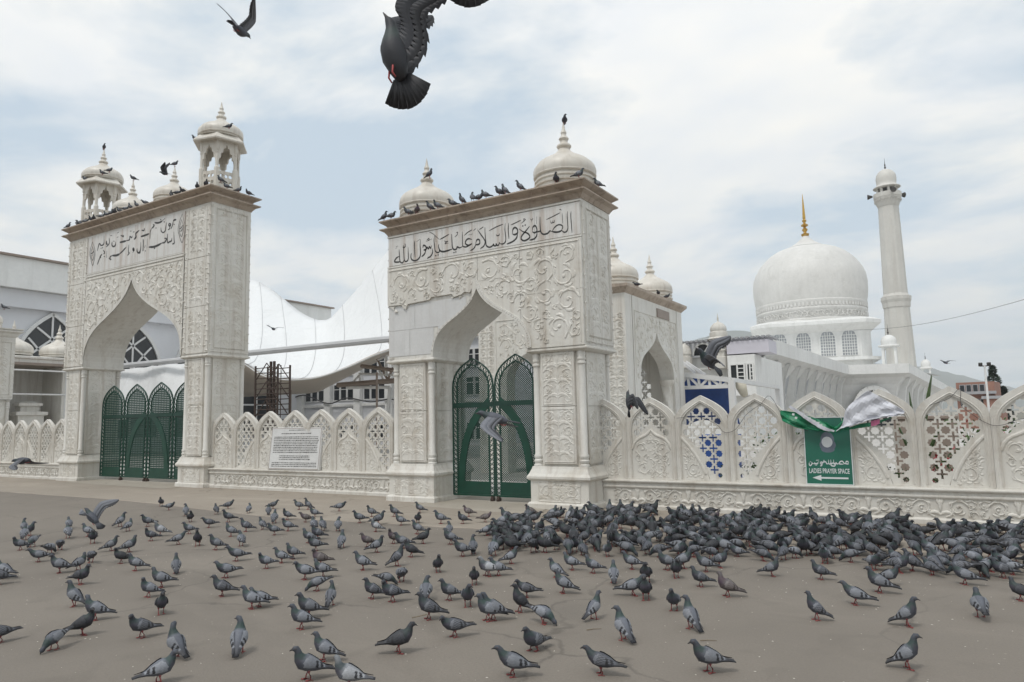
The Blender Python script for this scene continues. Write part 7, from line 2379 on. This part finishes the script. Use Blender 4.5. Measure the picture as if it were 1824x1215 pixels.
up_w = flyer_mesh('flying_pigeon', 'dark', R(78), .2, R(38), .1, .2)
brake = flyer_mesh('flying_pigeon', 'dark', R(77), .2, R(52), .12, .1, R(58), R(50))  # backlit bird: its shade is put into the near-black plumage colour
tuck = flyer_mesh('flying_pigeon', 'dark', R(-62), .3, R(26), .35, -.1)
vee = flyer_mesh('flying_pigeon', 'checker', R(58), .25, R(16), 0, .3)
half = flyer_mesh('flying_pigeon', 'checker', R(50), .1, R(30), .05, .5)
flat = flyer_mesh('flying_pigeon', 'bar', R(20), .25, R(18), 0, .4)
down = flyer_mesh('flying_pigeon', 'checker', R(-30), .3, R(14), .2, -.2)
fly(702, 98, 2.55, (-.36, 1, .05), (.86, .1, .5), brake, 'large backlit blackish flying pigeon close to the camera with fanned tail, at the top', 1.0)
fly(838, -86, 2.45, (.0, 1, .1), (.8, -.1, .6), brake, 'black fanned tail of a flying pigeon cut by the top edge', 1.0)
fly(429, 56, 7.2, (.25, -.15, 1), (0, 1, .1), vee, 'small flying pigeon with wings raised in a V, high at upper left', 1.0)
fly(487, 586, 24, (-.6, .05, .6), (.2, 1, 0), flat, 'tiny pigeon flying in front of the white tent', 1.0)
fly(164, 922, 8.6, (-.75, .55, .25), (.45, .7, -.3), half, 'flying pigeon with opened wings landing in front of the left gateway', 1.0)
fly(882, 746, 5.6, (-.95, .12, .2), (.1, 1, -.1), down, 'pigeon flying past the green gate leaves of the right gateway', 1.0)
fly(1121, 716, 9.2, (.1, .95, .3), (-.6, .2, .5), tuck, 'dark pigeon flying steeply up beside the first right wall bay', 1.0)
fly(1259, 642, 6.6, (-.72, .62, -.1), (.5, .55, -.6), half, 'grey pigeon with raised wing flying in front of the blue canopy', 1.0)
fly(40, 821, 9.5, (-.9, -.2, .1), (.1, 1, 0), down, 'pigeon gliding low across the left pierced wall', 1.0)
fly(1684, 646, 26, (-.2, .1, .9), (0, 1, .2), flat, 'tiny distant pigeon flying right of the mosque', 1.0)
fly(293, 309, 19.5, (-.9, .1, .1), (.1, 1, -.2), up_w, 'pigeon alighting with raised wings beside the small dome of the left gateway', 1.0)
fly(1130, 935, 11.6, (.5, .5, .5), (-.5, .8, -.2), half, 'pigeon rising with open wings from the far side of the packed flock', 1.0)
fly(1010, 950, 10.4, (-.6, .5, .2), (.4, .8, -.2), flat, 'pigeon with spread wings landing on the left end of the packed flock', 1.0)
fly(712, 737, 30, (-.5, .1, .5), (.1, 1, 0), flat, 'tiny pigeon flying in front of the white block', .9)

# labels that single every bird out: by look and place, ties broken by order from the left
ORD = ['first', 'second', 'third', 'fourth', 'fifth', 'sixth', 'seventh', 'eighth', 'ninth', 'tenth', 'eleventh', 'twelfth', 'thirteenth', 'fourteenth', 'fifteenth', 'sixteenth', 'seventeenth', 'eighteenth', 'nineteenth', 'twentieth']
by = {}
for o, x, d in ALLP: by.setdefault(d, []).append((x, o))
for d, L_ in by.items():
    L_.sort(key=lambda q: q[0])
    for k, (x, o) in enumerate(L_):
        lab = d if len(L_) == 1 else d + ', %s from left' % ORD[k]
        tag(o, lab, 'pigeon', 'perched pigeons' if 'perched' in d or 'dome' in d else 'pigeons at the near edge of the packed flock' if 'flock' in d else 'pigeons on the ground')

# ---- scattered grain and droppings
mb = MB(); rn = random.Random(6)
for i in range(1000):
    x, y = rn.uniform(-11, 1.5), rn.uniform(2.6, 9.5)
    s = rn.uniform(.0025, .007); a = rn.uniform(0, 3.14)
    c, q = math.cos(a) * s, math.sin(a) * s
    mb.add([(x + c * 1.6, y + q * 1.6, .001), (x - q, y + c, .001), (x - c * 1.6, y - q * 1.6, .001), (x + q, y - c, .001), (x, y, s * .8)], [(0, 1, 4), (1, 2, 4), (2, 3, 4), (3, 0, 4)])
tag(mb.build('scattered_grain', M['crumb']), 'pale grain scattered over the plaza', 'grain', None, 'stuff')
for k, (x, y, a) in enumerate(((1058, 1121, .2), (1262, 1141, -.1))):
    P = onZ(x, y, .004); mb = MB(); mb.tube([(-.06, 0, .004), (0, .006, .006), (.06, 0, .004)], .004, 5, .002)
    o = mb.build('straw', M['straw'], None); o.location = (P.x, P.y, 0); o.rotation_euler = (0, 0, a + YAW - 1.57); tag(o, ['thin dry straw lying on the plaza behind a pale grain heap', 'short dark straw lying near the rightmost front pigeons'][k], 'straw')

# ---- hazy air
hz = MB(); hz.box(-3700, 3700, -3700, 3700, -22.0, 345)
m, nt, b = new_mat('hazy_air')
nt.nodes.remove(b)
pv_ = nt.nodes.new('ShaderNodeVolumePrincipled'); pv_.inputs['Color'].default_value = (.94, .97, 1.0, 1); pv_.inputs['Density'].default_value = 3.2e-4; pv_.inputs['Anisotropy'].default_value = 0.1
nt.links.new(pv_.outputs[0], nt.nodes['Material Output'].inputs['Volume'])
HAZE = True
if HAZE: tag(hz.build('haze', m), 'pale hazy air over the place', 'haze', None, 'stuff')
